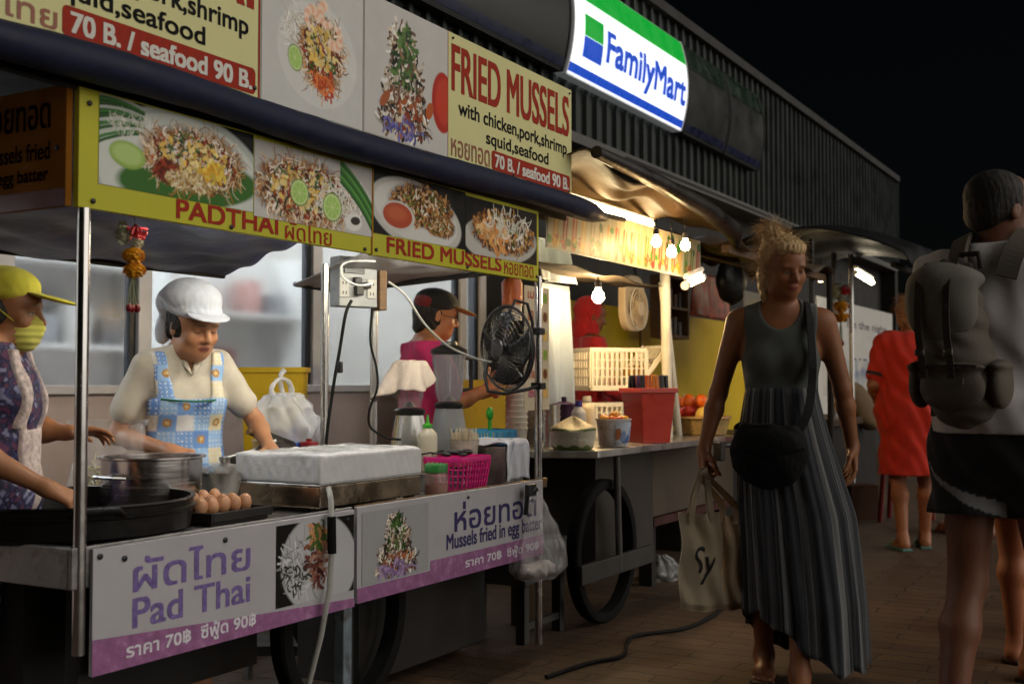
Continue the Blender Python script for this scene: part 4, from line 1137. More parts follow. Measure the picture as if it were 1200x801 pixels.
for k in range(5):
    a = k * 2 * math.pi / 5; fb.grid(lambda u, v: ((.045 + .08 * u) * math.cos(a + .7 * v + .3 * u), -.032 + .012 * v, -.02 + (.045 + .08 * u) * math.sin(a + .7 * v + .3 * u)), 5, 5)
fb.build('fan_blades', M('6a5a44', .4), fan2, smooth=2)
MB().tube([(0.05, .0, .18), (.05, .03, .38)], .012, 8).build('bracket', DARKM, fan2)

def crate(label, loc, rz, w=.36, d=.30, h=.25, slanted=True):
    o = thing('storage_crate', label, 'crate', loc, rz, 'stacked white crates')
    P2 = mat('white_crate_plastic', (.72, .66, .52), .4, var=.06)
    def wall(p0, p1, z0, z1, name, n, rows):
        mb = MB(); p0, p1 = Vector(p0), Vector(p1); d_ = (p1 - p0); L = d_.length; an = math.atan2(d_.y, d_.x); c0 = (p0 + p1) / 2
        for z, t in ((z1 - .012, .024), (z0 + .015, .03)): mb.box((c0.x, c0.y, z), (L, .012, t), an)
        for k in range(n + 1):
            q = p0 + d_ * k / n; mb.box((q.x, q.y, (z0 + z1) / 2), (.013 if 0 < k < n else .026, .010, z1 - z0 - .03), an)
        for k in range(1, rows): mb.box((c0.x, c0.y, z0 + .03 + (z1 - z0 - .05) * k / rows), (L - .02, .008, .008), an)
        return mb.build(name, P2, o, bev=.002)
    wall((-w / 2, -d / 2, 0), (w / 2, -d / 2, 0), 0, h, 'side_wall', 11, 4)
    wall((-w / 2, d / 2, 0), (w / 2, d / 2, 0), 0, h, 'side_wall', 11, 4)
    wall((-w / 2, -d / 2, 0), (-w / 2, d / 2, 0), 0, h, 'back_wall', 9, 4)
    wall((w / 2, -d / 2, 0), (w / 2, d / 2, 0), 0, h * .35, 'front_wall', 9, 2)
    MB().box((0, 0, .006), (w, d, .008)).build('crate_floor', P2, o)
    mb = MB(); A = R_(50); M3 = Matrix.Rotation(-A, 3, 'Y')
    c = Vector((w / 2 + .075, 0, h * .35 + .09))
    for q in (-.5, .5): mb.box(c + M3 @ Vector((.0, q * d, 0)), (.24, .012, .03), M3=M3)
    for q in (-.11, 0, .11): mb.box(c + M3 @ Vector((q, 0, 0)), (.02, d, .01), M3=M3)
    for k in range(10): mb.box(c + M3 @ Vector((0, (k / 9 - .5) * d, 0)), (.22, .010, .008), M3=M3)
    mb.build('front_lip', P2, o, bev=.002)
    return o
cp = at(712, 500, Y=2.95); cp.z = .842
crate('white slotted crate standing on the drink cart, lower one of the stacked pair', cp, R_(-38), h=.2)
crate('white slotted crate with tilted front lip, upper one of the stacked pair', (cp.x, cp.y, .842 + .27), R_(-38), h=.25)

def ontable(px, py, Yd, z): v = at(px, py, Y=Yd); return (v.x, v.y, z)
# red bin with coloured spoon handles
rb = thing('red_bin', 'red plastic bin packed with coloured handles on the cart edge', 'bin', ontable(760, 500, 2.45, .842), R_(-35))
w0, w1, h = .082, .105, .285
mb = MB(); mb.ring([[(w * sx, w * sy_, z) for sx, sy_ in ((-1, -1), (1, -1), (1, 1), (-1, 1))] for w, z in ((w0, 0), (w1, h), (w1 + .008, h), (w1 + .008, h - .02), (w1 + .002, h - .02))], caps=False)
mb.add([(-w0, -w0, .003), (w0, -w0, .003), (w0, w0, .003), (-w0, w0, .003)], [(0, 1, 2, 3)])
mb.build('bin_body', mat('red_plastic', (.55, .035, .012), .35, var=.1, coat=.2), rb, bev=.006, solid=.003)
g = random.Random(3)
for i in range(22):
    x, y = (i % 6 - 2.5) * .03, (i // 6 - 1.5) * .042
    o = tag(MB().box((0, 0, 0), (.022, .012, .14), M3=Matrix.Rotation(g.uniform(-.12, .12), 3, 'Y')).build('spoon_handle', M(g.choice(['4a3a70', 'c8601c', '1a1a1c', '3c8a3c', 'b83a28', '6a2a5a', '2c2c30', 'd08028']), .4), bev=.003),
            'coloured plastic handle standing in the red bin', 'spoon', 'coloured handles in the red bin')
    o.matrix_basis = Matrix.Translation(Vector(rb.location) + Matrix.Rotation(R_(-35), 3, 'Z') @ Vector((x, y, h + .0))) @ Matrix.Rotation(R_(-35 + g.uniform(-20, 20)), 4, 'Z')
# carved coconut
co = thing('carved_coconut', 'white carved coconut with green bands standing at the left cart edge', 'coconut', ontable(671, 510, 2.50, .842))
S = SDF((-.14, -.14, -.01), (.14, .14, .2), .004)
S.cone((0, 0, .05), (0, 0, .09), .105, .112, .02)
S.clip(lambda x, y, z: -z + .0 * x + 0 * y); S.clip(lambda x, y, z: z - .098 - .055 * np.clip(1 - np.hypot(x, y) / .11, 0, 1) - .010 * np.sin(np.arctan2(y, x) * 3))
S.build('shell', mat('coconut_flesh', (.6, .5, .36), .5, attr='Col', var=.08, bump=.3, bs=60), co,
        lambda v: np.where(((v[:, 2] < .018 + .006 * np.sin(np.arctan2(v[:, 1], v[:, 0]) * 9)) | ((v[:, 2] > .088) & (v[:, 2] < .1) & (np.hypot(v[:, 0], v[:, 1]) > .097)))[:, None], np.array((.09, .13, .02)), np.where((v[:, 2] > .095)[:, None], np.array((.74, .6, .34)), np.array((.52, .47, .36)))))
# printed tub with cut fruit
tub = thing('fruit_tub', 'printed white tub of cut fruit between coconut and red bin', 'tub', ontable(719, 512, 2.44, .842))
MB().lathe([(.0006, .003), (.072, .003), (.085, .13), (.09, .13), (.09, .137), (.084, .137), (.078, .06), (.0006, .06)], (0, 0, 0), 32).build('tub', mat('printed_tub', (.5, .5, .52), .4, var=.5, vs=22), tub, smooth=True)
p = Pic(.30, .10, 120, 'b8c0cc'); p.heap(.15, .03, .14, .03, ['4a6a9a', '8aa0c0', 'c07a50'], 30, .03, .012, 2); p.ell(.15, .05, .03, .04, 'd8d0c0'); p.ell(.24, .05, .03, .04, 'c0805a')
q = p.build('label', PRINT, tub)
cv = np.zeros(len(q.data.vertices) * 3, np.float32); q.data.vertices.foreach_get('co', cv); cv = cv.reshape(-1, 3)
a = -2.6 + cv[:, 0] / .086; rr = .0745 + .0105 * (cv[:, 1] + .01) / .1 + .0018
q.data.vertices.foreach_set('co', np.stack([rr * np.cos(a), rr * np.sin(a), cv[:, 1] + .02], -1).astype(np.float32).ravel())
def blob(name, label, cat, loc, r, m, group=None, noise=.1, seed=0):
    mb = MB().ball((0, 0, 0), r, 16, 12); g = random.Random(seed)
    ph = [g.uniform(0, 6) for _ in range(3)]
    mb.v = [tuple(Vector(v) * (1 + noise * math.sin(v[0] * 60 + ph[0]) * math.sin(v[1] * 55 + ph[1]) + noise * .5 * math.sin(v[2] * 70 + ph[2]))) for v in mb.v]
    o = mb.build(name, m, smooth=2); o.location = loc; o.rotation_euler = (g.uniform(0, 1), g.uniform(0, 1), g.uniform(0, 6)); return tag(o, label, cat, group)
for i in range(9):
    a = i * .7; q = .05 if i else 0
    blob('fruit_piece', 'cut piece of yellow or orange fruit heaped in the printed tub', 'fruit', Vector(tub.location) + Vector((q * math.cos(a), q * math.sin(a), .13 + (.02 if not i else 0))), (.03, .024, .02), M(['d89018', 'd8641c', 'c8481c', 'e0a828'][i % 4], .4), 'cut fruit in the tub', .12, i)
# wicker basket of fruit
wb = thing('wicker_basket', 'low wicker basket of fruit behind the hand of the walking woman', 'basket', ontable(822, 505, 2.55, .842))
MB().lathe([(.0006, .003), (.15, .003), (.175, .1), (.18, .1), (.17, .1), (.145, .015), (.0006, .015)], (0, 0, 0), 40).build('weave', mat('wicker', (.42, .27, .09), .6, var=.5, vs=40, bump=.6, bs=80, stretch=(1, 1, 3)), wb, smooth=True)
MB().lathe([(.172, .095), (.186, .1), (.182, .114), (.168, .108), (.172, .095)], (0, 0, 0), 40).build('rim', mat('wicker_rim', (.36, .2, .06), .6, var=.4, vs=50), wb, smooth=True)
fr = [((-.09, -.05, .12), (.06, .05, .05), 'd8b048', 'mango'), ((.0, -.08, .12), (.055, .05, .05), 'c8401c', 'mango'), ((.09, -.03, .13), (.06, .055, .05), 'd86a18', 'orange'), ((.02, .04, .15), (.06, .05, .055), 'd86018', 'orange'), ((-.06, .06, .14), (.055, .055, .05), 'b8301c', 'mango'), ((.10, .07, .13), (.05, .05, .05), 'd88020', 'orange')]
for i, (d, r, c, n) in enumerate(fr):
    blob('fruit_' + n, ['pale yellow mango at the left end of the wicker basket', 'red mango at the front of the wicker basket', 'deep orange fruit at the right front of the wicker basket', 'orange fruit on top of the heap in the wicker basket', 'dark red mango at the back left of the wicker basket', 'orange fruit at the back right of the wicker basket'][i], n, Vector(wb.location) + Vector(d), r, M(c, .35), None, .04, i)
for i in range(6):
    v = Matrix.Rotation(R_(-38), 3, 'Z') @ Vector((.16 + .05 * (i % 2), -.09 + .07 * (i // 2) , .02))
    blob('fruit_mango', 'ripe yellow mango lying at the open lip of the upper white crate', 'mango', Vector((cp.x, cp.y, .842 + .27 + .09)) + v, (.05, .04, .038), M('d8a020', .4), 'mangoes at the lip of the upper crate', .04, i + 20)
for i in range(5):
    a = i * 1.26; blob('fruit_orange', 'orange heaped behind the others in the wicker basket', 'orange', Vector(wb.location) + Vector((.075 * math.cos(a), .075 * math.sin(a) + .02, .195 + .01 * (i % 2))), (.042, .042, .04), M('d8600c', .4), 'oranges heaped on the wicker basket', .03, i + 40)
# net bag of orange fruit, bottles, mug, cup stacks
blob('net_bag', 'orange net bag leaning against the white post', 'net bag', at(788, 483, Y=2.75), (.07, .07, .13), mat('orange_net', (.6, .16, .03), .6, var=.5, vs=70, bump=.6, bs=120), None, .1, 3)
def bottle(name, label, loc, r, h, col, cap, nozzle=False):
    o = thing(name, label, 'bottle', loc)
    MB().lathe([(.0006, 0), (r, 0), (r, h * .68), (r * .92, h * .75), (r * .42, h * .86), (r * .42, h * .9)], (0, 0, .001), 20).build('bottle_body', mat('bottle_plastic', col, .35, var=.1, coat=.2), o, smooth=True)
    MB().lathe([(r * .5, h * .86), (r * .52, h * .87), (r * .5, h * .93), (r * (.2 if nozzle else .46), h * .96), (r * (.1 if nozzle else .44), h * (1.13 if nozzle else 1.0)), (.0006, h * (1.13 if nozzle else 1.0))], (0, 0, .001), 16).build('cap', M(cap, .4), o, smooth=True)
    return o
bottle('milk_bottle', 'white bottle with purple cap behind the carved coconut', ontable(678, 490, 2.75, .842), .04, .22, 'c8c4bc', '3a2c7a')
bottle('milk_bottle', 'squat cream bottle without bright cap behind the carved coconut', ontable(688, 490, 2.9, .842), .05, .24, 'b8aa90', 'b8b0a0')
bottle('syrup_bottle', 'brown syrup bottle behind the red bin on the drink cart', ontable(775, 490, 2.85, .842), .035, .26, '5a2a10', 'c8a040')
bottle('syrup_bottle', 'green syrup bottle behind the red bin on the drink cart', ontable(752, 490, 2.75, .842), .034, .25, '2a6a24', 'b83020')
bottle('syrup_bottle', 'orange syrup bottle by the foot of the white post', ontable(803, 488, 2.85, .842), .034, .24, 'c8641c', 'd8d0c0')
mg = thing('purple_mug', 'dark purple mug between the menu strip and the milk bottle', 'mug', ontable(661, 480, 2.9, .842))
MB().lathe([(.0006, .001), (.055, .001), (.06, .19), (.064, .2), (.04, .21), (.015, .215), (.015, .24), (.0006, .24)], (0, 0, 0), 20).build('mug_body', M('2e1238', .35), mg, smooth=True)
MB().tube([(.055, 0, .05), (.10, 0, .07), (.10, 0, .14), (.06, 0, .16)], .008, 8).build('handle', M('2e1238', .35), mg, smooth=True)
def cup_stack(label, loc, r, n, m, step=.028):
    o = thing('cup_stack', label, 'cups', loc)
    mb = MB()
    for k in range(n): mb.lathe([(r * .82, k * step), (r, k * step + .085), (r * 1.05, k * step + .088), (r * 1.05, k * step + .094), (r * .97, k * step + .09)], (0, 0, 0), 24)
    mb.build('nested_cups', m, o, smooth=True); return o
cup_stack('stack of dark steel cups beside the menu strip foot', ontable(646, 490, 2.72, .842), .045, 5, STEEL)
cup_stack('tall stack of clear plastic cups behind the black fan', (5.06, 2.86, .842), .055, 9, mat('cup_plastic', (.62, .58, .5), .3, var=.1))
cup_stack('tall stack of clear cups right of the first, behind the black fan', (5.22, 2.86, .842), .055, 10, mat('cup_plastic2', (.5, .44, .38), .25, metal=.3, var=.1))
# cup dispenser hanging over the fan
cdp = thing('hanging_cups', 'sleeve of orange and white paper cups hanging above the black fan', 'cups', at(600, 352, Y=2.62))
mb = MB()
for k in range(6): mb.lathe([(.045, -.09 + k * .018), (.034, -.005 + k * .018), (.0006, -.005 + k * .018)], (0, 0, 0), 20)
mb.build('nested_cups', M('c8b8a4', .5), cdp, smooth=True)
MB().lathe([(.047, -.02), (.0475, .08), (.036, .10), (.0006, .10)], (0, 0, 0), 20).build('orange_cup', M('b85a28', .45), cdp, smooth=True)
MB().tube([(0, 0, .1), (.01, 0, .25)], .003, 6).build('string', CABLE, cdp)
# wooden box shelf, printed bags, black bag behind
sh = thing('wooden_shelf_box', 'small wooden shelf box of tins behind the white post', 'shelf', at(795, 360, Y=3.6))
for lo, hi in (((-.25, 0, -.26), (.25, .15, -.23)), ((-.25, 0, .23), (.25, .15, .26)), ((-.25, 0, -.229), (-.22, .15, .229)), ((.22, 0, -.229), (.25, .15, .229)), ((-.219, .0, -.02), (.219, .14, .0))):
    MB().b2(lo, hi).build('shelf_board', WOOD, sh, bev=.002)
MB().b2((-.219, .141, -.229), (.219, .149, .229)).build('back_panel', M('5a3a1c', .6), sh)
g = random.Random(9)
for i in range(8):
    v = Vector(sh.location) + Vector((-.17 + (i % 4) * .11, .07, -.228 if i < 4 else .002))
    tag(MB().lathe([(.0006, 0), (.035, 0), (.035, .11 + .02 * (i % 3)), (.0006, .11 + .02 * (i % 3))], v, 14).build('tin', M(g.choice(['5a2a18', '8a8070', '3a3020', '8a5a20', 'b0a080']), .4), smooth=True), 'small tin standing on the wooden shelf box', 'tin', 'tins on the wooden shelf box')
bl = at(857, 330, Y=3.3)
o = blob('black_bag', 'black rounded bag hanging at the back left of the woman', 'bag', bl, (.17, .09, .20), mat('black_nylon', (.012, .011, .010), .4, var=.3, bump=.6, bs=25), None, .06, 5)
o.rotation_euler = (0, 0, -.4)
hang('printed_bag', 'red and white printed bag hanging beside the black bag', 'bag', at(812, 350, Y=3.7).x, at(852, 350, Y=3.7).x, 3.7, at(830, 372, Y=3.7).z, at(830, 322, Y=3.7).z, mat('red_white_print', (.6, .12, .09), .5, var=.8, vs=9), .02, 2)
o = board('food_poster', 'white poster with orange food picture behind the shoulder of the woman', at(872, 330, Y=3.2).x, 1.35, at(905, 330, Y=3.2).x, 1.95, 3.2, WHITEB, .01, 'poster')
p = Pic(.5, .5, 80, 'd8cdb8'); p.ell(.3, .25, .18, .18, 'c8582c', 0, .3); p.ell(.3, .25, .1, .1, 'd8a070', 0, .3); p.heap(.3, .25, .14, .12, NOOD, 60, .08, .01, 5); p.build('picture', PRINT, o, .002, .03, .05)

# metal cabinet below the drink cart's right end
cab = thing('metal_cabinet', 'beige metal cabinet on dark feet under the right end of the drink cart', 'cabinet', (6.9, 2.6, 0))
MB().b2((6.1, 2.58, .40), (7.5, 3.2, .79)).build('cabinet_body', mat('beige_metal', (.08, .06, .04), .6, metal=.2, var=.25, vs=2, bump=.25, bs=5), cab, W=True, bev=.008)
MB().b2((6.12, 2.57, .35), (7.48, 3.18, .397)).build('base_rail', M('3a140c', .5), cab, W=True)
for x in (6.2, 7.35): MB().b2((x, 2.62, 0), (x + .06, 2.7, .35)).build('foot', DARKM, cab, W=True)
st = thing('low_stool', 'low grey stool between the mussel cart and the spoked wheel', 'stool', (4.72, 2.62, 0))
GREYW = mat('greyish_board', (.04, .037, .033), .6, var=.3, vs=6)
MB().b2((4.5, 2.5, .26), (4.93, 2.8, .44)).build('seat', GREYW, st, W=True, bev=.006)
for x, y in ((4.53, 2.52), (4.87, 2.52), (4.53, 2.74), (4.87, 2.74)): MB().b2((x, y, 0), (x + .045, y + .045, .258)).build('leg', GREYW, st, W=True, bev=.003)
MB().b2((4.58, 2.525, .06), (4.865, 2.55, .09)).build('stretcher', GREYW, st, W=True)

# dark tarp stall behind and the far stall at the right
d1 = thing('market_stall', 'dim stall with dark brown roof right behind the walking woman', 'stall', (8.4, 2.8, 0))
tarp_sheet([(6.95, 2.35, 2.03), (9.3, 2.35, 2.03), (9.3, 3.9, 2.35), (6.95, 3.9, 2.35)], .05, .03, 40, 7).build('canopy', mat('dark_brown_tarp', (.07, .045, .025), .5, var=.3, bump=.5, bs=12), d1, W=True, smooth=2, solid=.004)
for z, y in ((2.0, 2.42), (2.12, 3.0)): MB().b2((6.98, y, z - .03), (9.3, y + .05, z + .02)).build('roof_beam', WOOD, d1, W=True)
MB().tube([(9.32, 2.4, 0), (9.32, 2.4, 2.05)], .025, 10).build('post', DARKM, d1, W=True, smooth=True)
MB().b2((7.55, 2.75, .72), (9.2, 3.5, .78)).build('counter', M('3a2412', .5), d1, W=True, bev=.005); MB().b2((7.6, 2.8, .0), (9.15, 3.45, .718)).build('body_panel', DARKM, d1, W=True)
dst = thing('market_stall', 'far stall with black arched awning and white poster at its back', 'stall', (10.6, 2.6, 0))
BLKT = mat('black_vinyl', (.009, .009, .010), .6, spec=.15, var=.3, bump=.4, bs=16)
def arch(u, v):
    x = 9.35 + 2.3 * u; y = 1.75 + 1.9 * v
    return (x, y, 2.10 + .42 * math.sin(math.pi * (.12 + .76 * v)) - .12 * (2 * u - 1) ** 2 + .02 * math.sin(u * 26 + 3 * v) - (.10 if v < .03 else 0))
MB().grid(arch, 48, 24).build('canopy', BLKT, dst, W=True, smooth=2, solid=.006)
MB().b2((9.4, 1.9, 2.07), (11.6, 1.94, 2.11)).build('canopy_bar', DARKM, dst, W=True)
for px, y, mm in ((952, 2.5, BLACKP), (978, 2.6, STEEL2), (998, 2.5, STEEL)):
    x = at(px, 400, Y=y).x; MB().tube([(x, y, 0), (x, y, 2.3)], .022, 10).build('post', mm, dst, W=True, smooth=True)
MB().b2((9.6, 2.45, .80), (11.4, 3.1, .86)).build('counter', M('3c2614', .5), dst, W=True, bev=.006); MB().b2((9.65, 2.5, 0), (11.35, 3.05, .798)).build('body_panel', DARKM, dst, W=True)
xa, xb = at(958, 400, Y=3.35).x, at(1046, 400, Y=3.35).x
o = board('stall_poster', 'big white poster with blue lettering at the back of the far stall', xa, .66, xb, 2.10, 3.35, mat('white_poster', (.62, .6, .56), .5, var=.06), .02, 'poster')
w_ = xb - xa
lettering('ize the night', (w_ * .34, 1.13, w_ * .90, 1.25), M('5a4a58', .5), o, bold=.003); lettering('ARK', (w_ * .22, .62, w_ * .60, .80), M('20306a', .5), o, bold=.02, slant=.2)
p = Pic(w_ * .9, .42, 100, 'c6c2ba'); p.heap(w_ * .5, .2, w_ * .38, .10, ['5a6a8a', 'a0acc0', '8a98b0', 'e0ddd4'], 60, .3, .02, 6); p.line((.2, .08), (w_ * .8, .14), .1, .012, '3a4a7a'); p.ell(w_ * .75, .03, .25, .04, '6aa8c8'); p.build('picture', PRINT, o, .0015, w_ * .05, .36)
tube_light('tube_light', 'short lit tube light under the black awning of the far stall', at(1002, 319, Y=2.7), at(1022, 331, Y=2.7), .022, mat('lit_tube_far', (1, 1, 1), em=40.0, emcol=(1, .86, .6), var=0))
bulb('lit bulb just right of the head of the walking woman', at(962, 326, Y=2.9), .035, .2, mat('lit_bulb_far', (1, 1, 1), em=35.0, emcol=(1, .75, .4), var=0))
blob('brown_sack', 'brown sack on the counter of the far stall', 'sack', at(1004, 470, Y=2.55) + Vector((0, 0, -.02)), (.30, .2, .13), mat('sackcloth', (.16, .10, .05), .8, var=.3, bump=.5, bs=60), None, .05, 2)
rs = thing('red_stool', 'dark red plastic stool beside the red dress', 'stool', (10.2, 2.0, 0))
MB().b2((-.17, -.17, .58), (.17, .17, .62)).build('seat', M('6a1410', .5), rs, bev=.012)
for x, y in ((-1, -1), (1, -1), (-1, 1), (1, 1)): MB().tube([(x * .18, y * .18, 0), (x * .14, y * .14, .58)], .022, 8).build('leg', M('6a1410', .5), rs, smooth=True)
bxp = at(1008, 606, Z=0); cb_ = thing('cardboard_box', 'brown cardboard box on the ground behind the striped skirt', 'box', bxp, .5)
MB().box((0, 0, .14), (.3, .24, .28)).build('box_body', M('4a2c18', .7), cb_, bev=.004)
for q in (-1, 1): MB().box((0, q * .062, .284), (.3, .118, .005)).build('flap', M('573620', .7), cb_)

# garlands
def garland(label, p, s=1.0):
    o = thing('flower_garland', label, 'garland', p); g = random.Random(5)
    def petals(c, r, n, col, name, sq=.7):
        mb = MB()
        for i in range(n):
            a, b = g.uniform(0, 6.28), math.acos(g.uniform(-1, 1)); d = Vector((math.sin(b) * math.cos(a), math.sin(b) * math.sin(a), math.cos(b) * sq))
            q = Vector(c) * s + d * r * s; e = .009 * s
            t = d.cross(Vector((.3, .2, 1))).normalized(); w = d.cross(t)
            mb.add([q - t * e, q + w * e * .7 + d * e * .8, q + t * e, q - w * e * .7 + d * e * .5], [(0, 1, 2, 3)])
        mb.ball(Vector(c) * s, (r * s * .85, r * s * .85, r * s * .85 * sq), 12, 8)
        return mb.build(name, mat('petal', col, .6, var=.3, vs=60), o)
    petals((0, 0, -.065), .027, 120, (.75, .36, .01), 'marigold'); petals((.003, 0, -.105), .027, 120, (.75, .34, .01), 'marigold')
    petals((-.03, .01, -.005), .016, 50, (.55, .58, .42), 'jasmine', 1.6); petals((.012, 0, -.03), .013, 40, (.6, .6, .45), 'jasmine')
    mb = MB()
    for i in range(14):
        a = g.uniform(0, 6.28); mb.tube([Vector((.0, 0, -.01)) * s, Vector((.02 * math.cos(a), .02 * math.sin(a), g.uniform(-.02, .02))) * s, Vector((.045 * math.cos(a), .04 * math.sin(a), g.uniform(-.03, .015))) * s], .0045 * s, 4)
    mb.build('ribbon', mat('red_ribbon', (.6, .04, .05), .45), o)
    mb = MB()
    for i in range(5):
        x = (i - 2) * .007; mb.tube([Vector((0, 0, -.12)) * s, Vector((x, .004 * (i % 2), -.16)) * s, Vector((x * 1.4, 0, -.205)) * s], .0016 * s, 5)
    mb.build('jasmine_string', M('8a9070', .6), o)
    for i in range(3): MB().ball(Vector(((i - 1) * .015, .004 * (i % 2), -.212)) * s, (.009 * s, .009 * s, .012 * s), 10, 8).build('bud', M('7a1014', .4), o, smooth=2)
    MB().tube([(0, 0, .0), (.005, 0, .06 * s)], .0015, 5).build('thread', CABLE, o)
garland('marigold garland with red ribbon hanging left of the white cap', at(157, 272, Y=2.52))
garland('marigold garland hanging under the black awning of the far stall', at(985, 340, Y=2.45), 2.1)

# ------------------------------------------------------------------ things on the two near counters
CT = .728
pan = thing('frying_pan', 'huge flat black pan at the left end of the near counter', 'pan', (2.28, 2.76, CT + .004))
IRON = mat('black_iron', (.014, .012, .011), .38, metal=.5, var=.4, vs=9, bump=.15, bs=40)
MB().lathe([(.0006, 0), (.32, 0), (.338, .012), (.343, .06), (.352, .064), (.353, .071), (.345, .074), (.347, .09), (.353, .094), (.350, .099), (.338, .097), (.330, .014), (.0006, .010)], (0, 0, 0), 72).build('pan_body', IRON, pan, smooth=True)
for q in (1, -1): MB().tube([(q * .34 * math.cos(a), .34 * math.sin(a) * q, .07) if k in (0, 4) else (q * .39 * math.cos(a), q * .39 * math.sin(a), .09) for k, a in enumerate((.9, 1.0, 1.1, 1.2, 1.3))], .009, 8).build('handle', IRON, pan, smooth=True)
pot = thing('stock_pot', 'wide steel pot behind the black pan', 'pot', at(178, 560, t=3.72)); pot.location.z = CT
def potbody(o, r, h):
    MB().lathe([(.0006, .002), (r * .97, .002), (r, .02), (r, h), (r + .012, h + .004), (r + .012, h + .01), (r - .006, h + .008), (r - .008, .03), (.0006, .02)], (0, 0, 0), 56).build('pot_body', mat('pot_steel', (.6, .57, .55), .22, 1.0, var=.15, vs=4, stretch=(1, 1, 14)), o, smooth=True)
    for q in (-1, 1): MB().tube([(q * r, -.05, h * .72), (q * (r + .035), -.045, h * .74), (q * (r + .035), .045, h * .74), (q * r, .05, h * .72)], .006, 8).build('handle', STEEL, o, smooth=True)
potbody(pot, .155, .185)
MB().lathe([(.0006, .0), (.146, 0)], (0, 0, .15), 40).build('broth', M('4a2a14', .15), pot)
pot2 = thing('steel_bowl', 'steel bowl with lid between the wide pot and the foam box', 'bowl', at(262, 566, t=4.05)); pot2.location.z = CT
MB().lathe([(.0006, .0), (.09, 0), (.12, .10), (.125, .12), (.118, .12), (.085, .01), (.0006, .008)], (0, 0, 0), 40).build('bowl_body', STEEL, pot2, smooth=True)
MB().lathe([(.122, .121), (.10, .135), (.03, .145), (.012, .15), (.016, .17), (.0006, .172)], (0, 0, 0), 40).build('lid', STEEL, pot2, smooth=True)
MB().tube([(0, .02, .16), (.10, -.03, .185), (.2, -.06, .22)], .006, 8).build('ladle_handle', STEEL, pot2, smooth=True)
# egg tray
tr = thing('egg_tray', 'dark tray of brown eggs in front of the steel pot', 'tray', at(250, 596, t=3.62)); tr.location.z = CT; tr.rotation_euler = (0, 0, R_(2))
mb = MB().b2((-.13, -.11, .001), (.13, .11, .012)); mb.b2((-.14, -.12, .012), (-.13, .12, .04)); mb.b2((.13, -.12, .012), (.14, .12, .04)); mb.b2((-.13, -.12, .012), (.13, -.11, .04)); mb.b2((-.13, .11, .012), (.13, .12, .04))
mb.build('tray_body', M('1a1612', .6), tr, bev=.003)
EGG = mat('egg_shell', (.50, .25, .13), .42, var=.15, vs=30)
base = None
for r_ in range(3):
    for c_ in range(5):
        if r_ == 2 and c_ > 3: continue
        mb = MB().lathe([(.0006, -.026), (.012, -.0235), (.02, -.012), (.0222, .0), (.020, .013), (.0145, .024), (.007, .030), (.0006, .0315)], (0, 0, 0), 20)
        e = link('egg', base.data, None) if base else mb.build('egg', EGG, smooth=2)
        base = base or e
        e.location = tr.location + Vector(((c_ - 2) * .048 + (r_ == 2) * .02, (r_ - .8) * .050, .048 + (.0 if r_ < 2 else .012)))
        e.rotation_euler = (rng.uniform(-.3, .3), rng.uniform(-.3, .3), rng.uniform(0, 6))
        tag(e, 'brown egg in the dark tray in front of the steel pot', 'egg', 'brown eggs in the tray')
def film(mat_, a_, root, prof, loc=(0, 0, 0), folds=9, depth=.16, sx=1.0, sy=1.0, seed=0, name='bag_film', lean=(0, 0)):
    """thin bag: rings (radius, height) pulled into creases that run down from the knot"""
    g = random.Random(seed); ph = [g.uniform(0, 6.3) for _ in range(6)]; n = 120; m = 46
    H = [p[1] for p in prof]; R = [p[0] for p in prof]
    def f(u, v):
        t = v * (len(prof) - 1); k = min(int(t), len(prof) - 2); q = t - k; q2 = q * q * (3 - 2 * q)
        r, z = R[k] + (R[k + 1] - R[k]) * q2, H[k] + (H[k + 1] - H[k]) * q
        a = u * 2 * math.pi; top = v ** 1.5
        c = abs(math.sin(a * folds / 2 + ph[0] + 1.3 * math.sin(v * 4 + ph[1]))) - .6 + .5 * (abs(math.sin(a * 2.5 + ph[2] + 2.4 * v)) - .6)
        d = abs(math.sin(a * 3 + 8 * v + ph[3])) + abs(math.sin(-a * 4 + 7 * v + ph[4])) - 1.25
        rr = r * (1 + depth * c * (.35 + .9 * top) + depth * .42 * d * (1 - top))
        return (loc[0] + rr * math.cos(a) * sx + lean[0] * v + .012 * math.sin(v * 7 + ph[5]), loc[1] + rr * math.sin(a) * sy + lean[1] * v, loc[2] + z + .3 * r * depth * c)
    return MB().grid(f, n, m).build(name, mat_, root, smooth=2)
def bag(name, label, loc, mat_, prof, loops=(), **k):
    o = thing(name, label, 'plastic bag', loc)
    film(mat_, 1, o, prof, **k)
    for lp in loops:
        mb = MB(); P = [Vector(p) for p in lp]; pts = []
        for i in range(len(P) - 1):
            a, b, c, d = P[max(0, i - 1)], P[i], P[i + 1], P[min(len(P) - 1, i + 2)]
            for q in range(6):
                t = q / 6; pts.append(.5 * ((2 * b) + (c - a) * t + (2 * a - 5 * b + 4 * c - d) * t * t + (3 * b - a - 3 * c + d) * t ** 3))
        mb.tube(pts, [.007 + .007 * abs(2 * i / len(pts) - 1) + .0015 * math.sin(i * 1.9) for i in range(len(pts))], 7); mb.build('handle', mat_, o, smooth=2)
    return o
FILM = mat('clear_film', (.80, .82, .84), .16, var=.1, alpha=.16, coat=.9, crough=.12, bump=.25, bs=18)
FILMW = mat('white_film', (.78, .80, .84), .22, var=.08, alpha=.5, coat=.6, crough=.15, bump=.25, bs=16)
bs_ = bag('sprout_bag', 'clear plastic bag of bean sprouts between the left post and the cook', at(127, 540, t=3.95), FILM, [(.02, -.17), (.10, -.165), (.125, -.10), (.12, -.02), (.105, .05), (.10, .10), (.13, .14)], depth=.13, seed=1)
mb = MB(); g = random.Random(8)
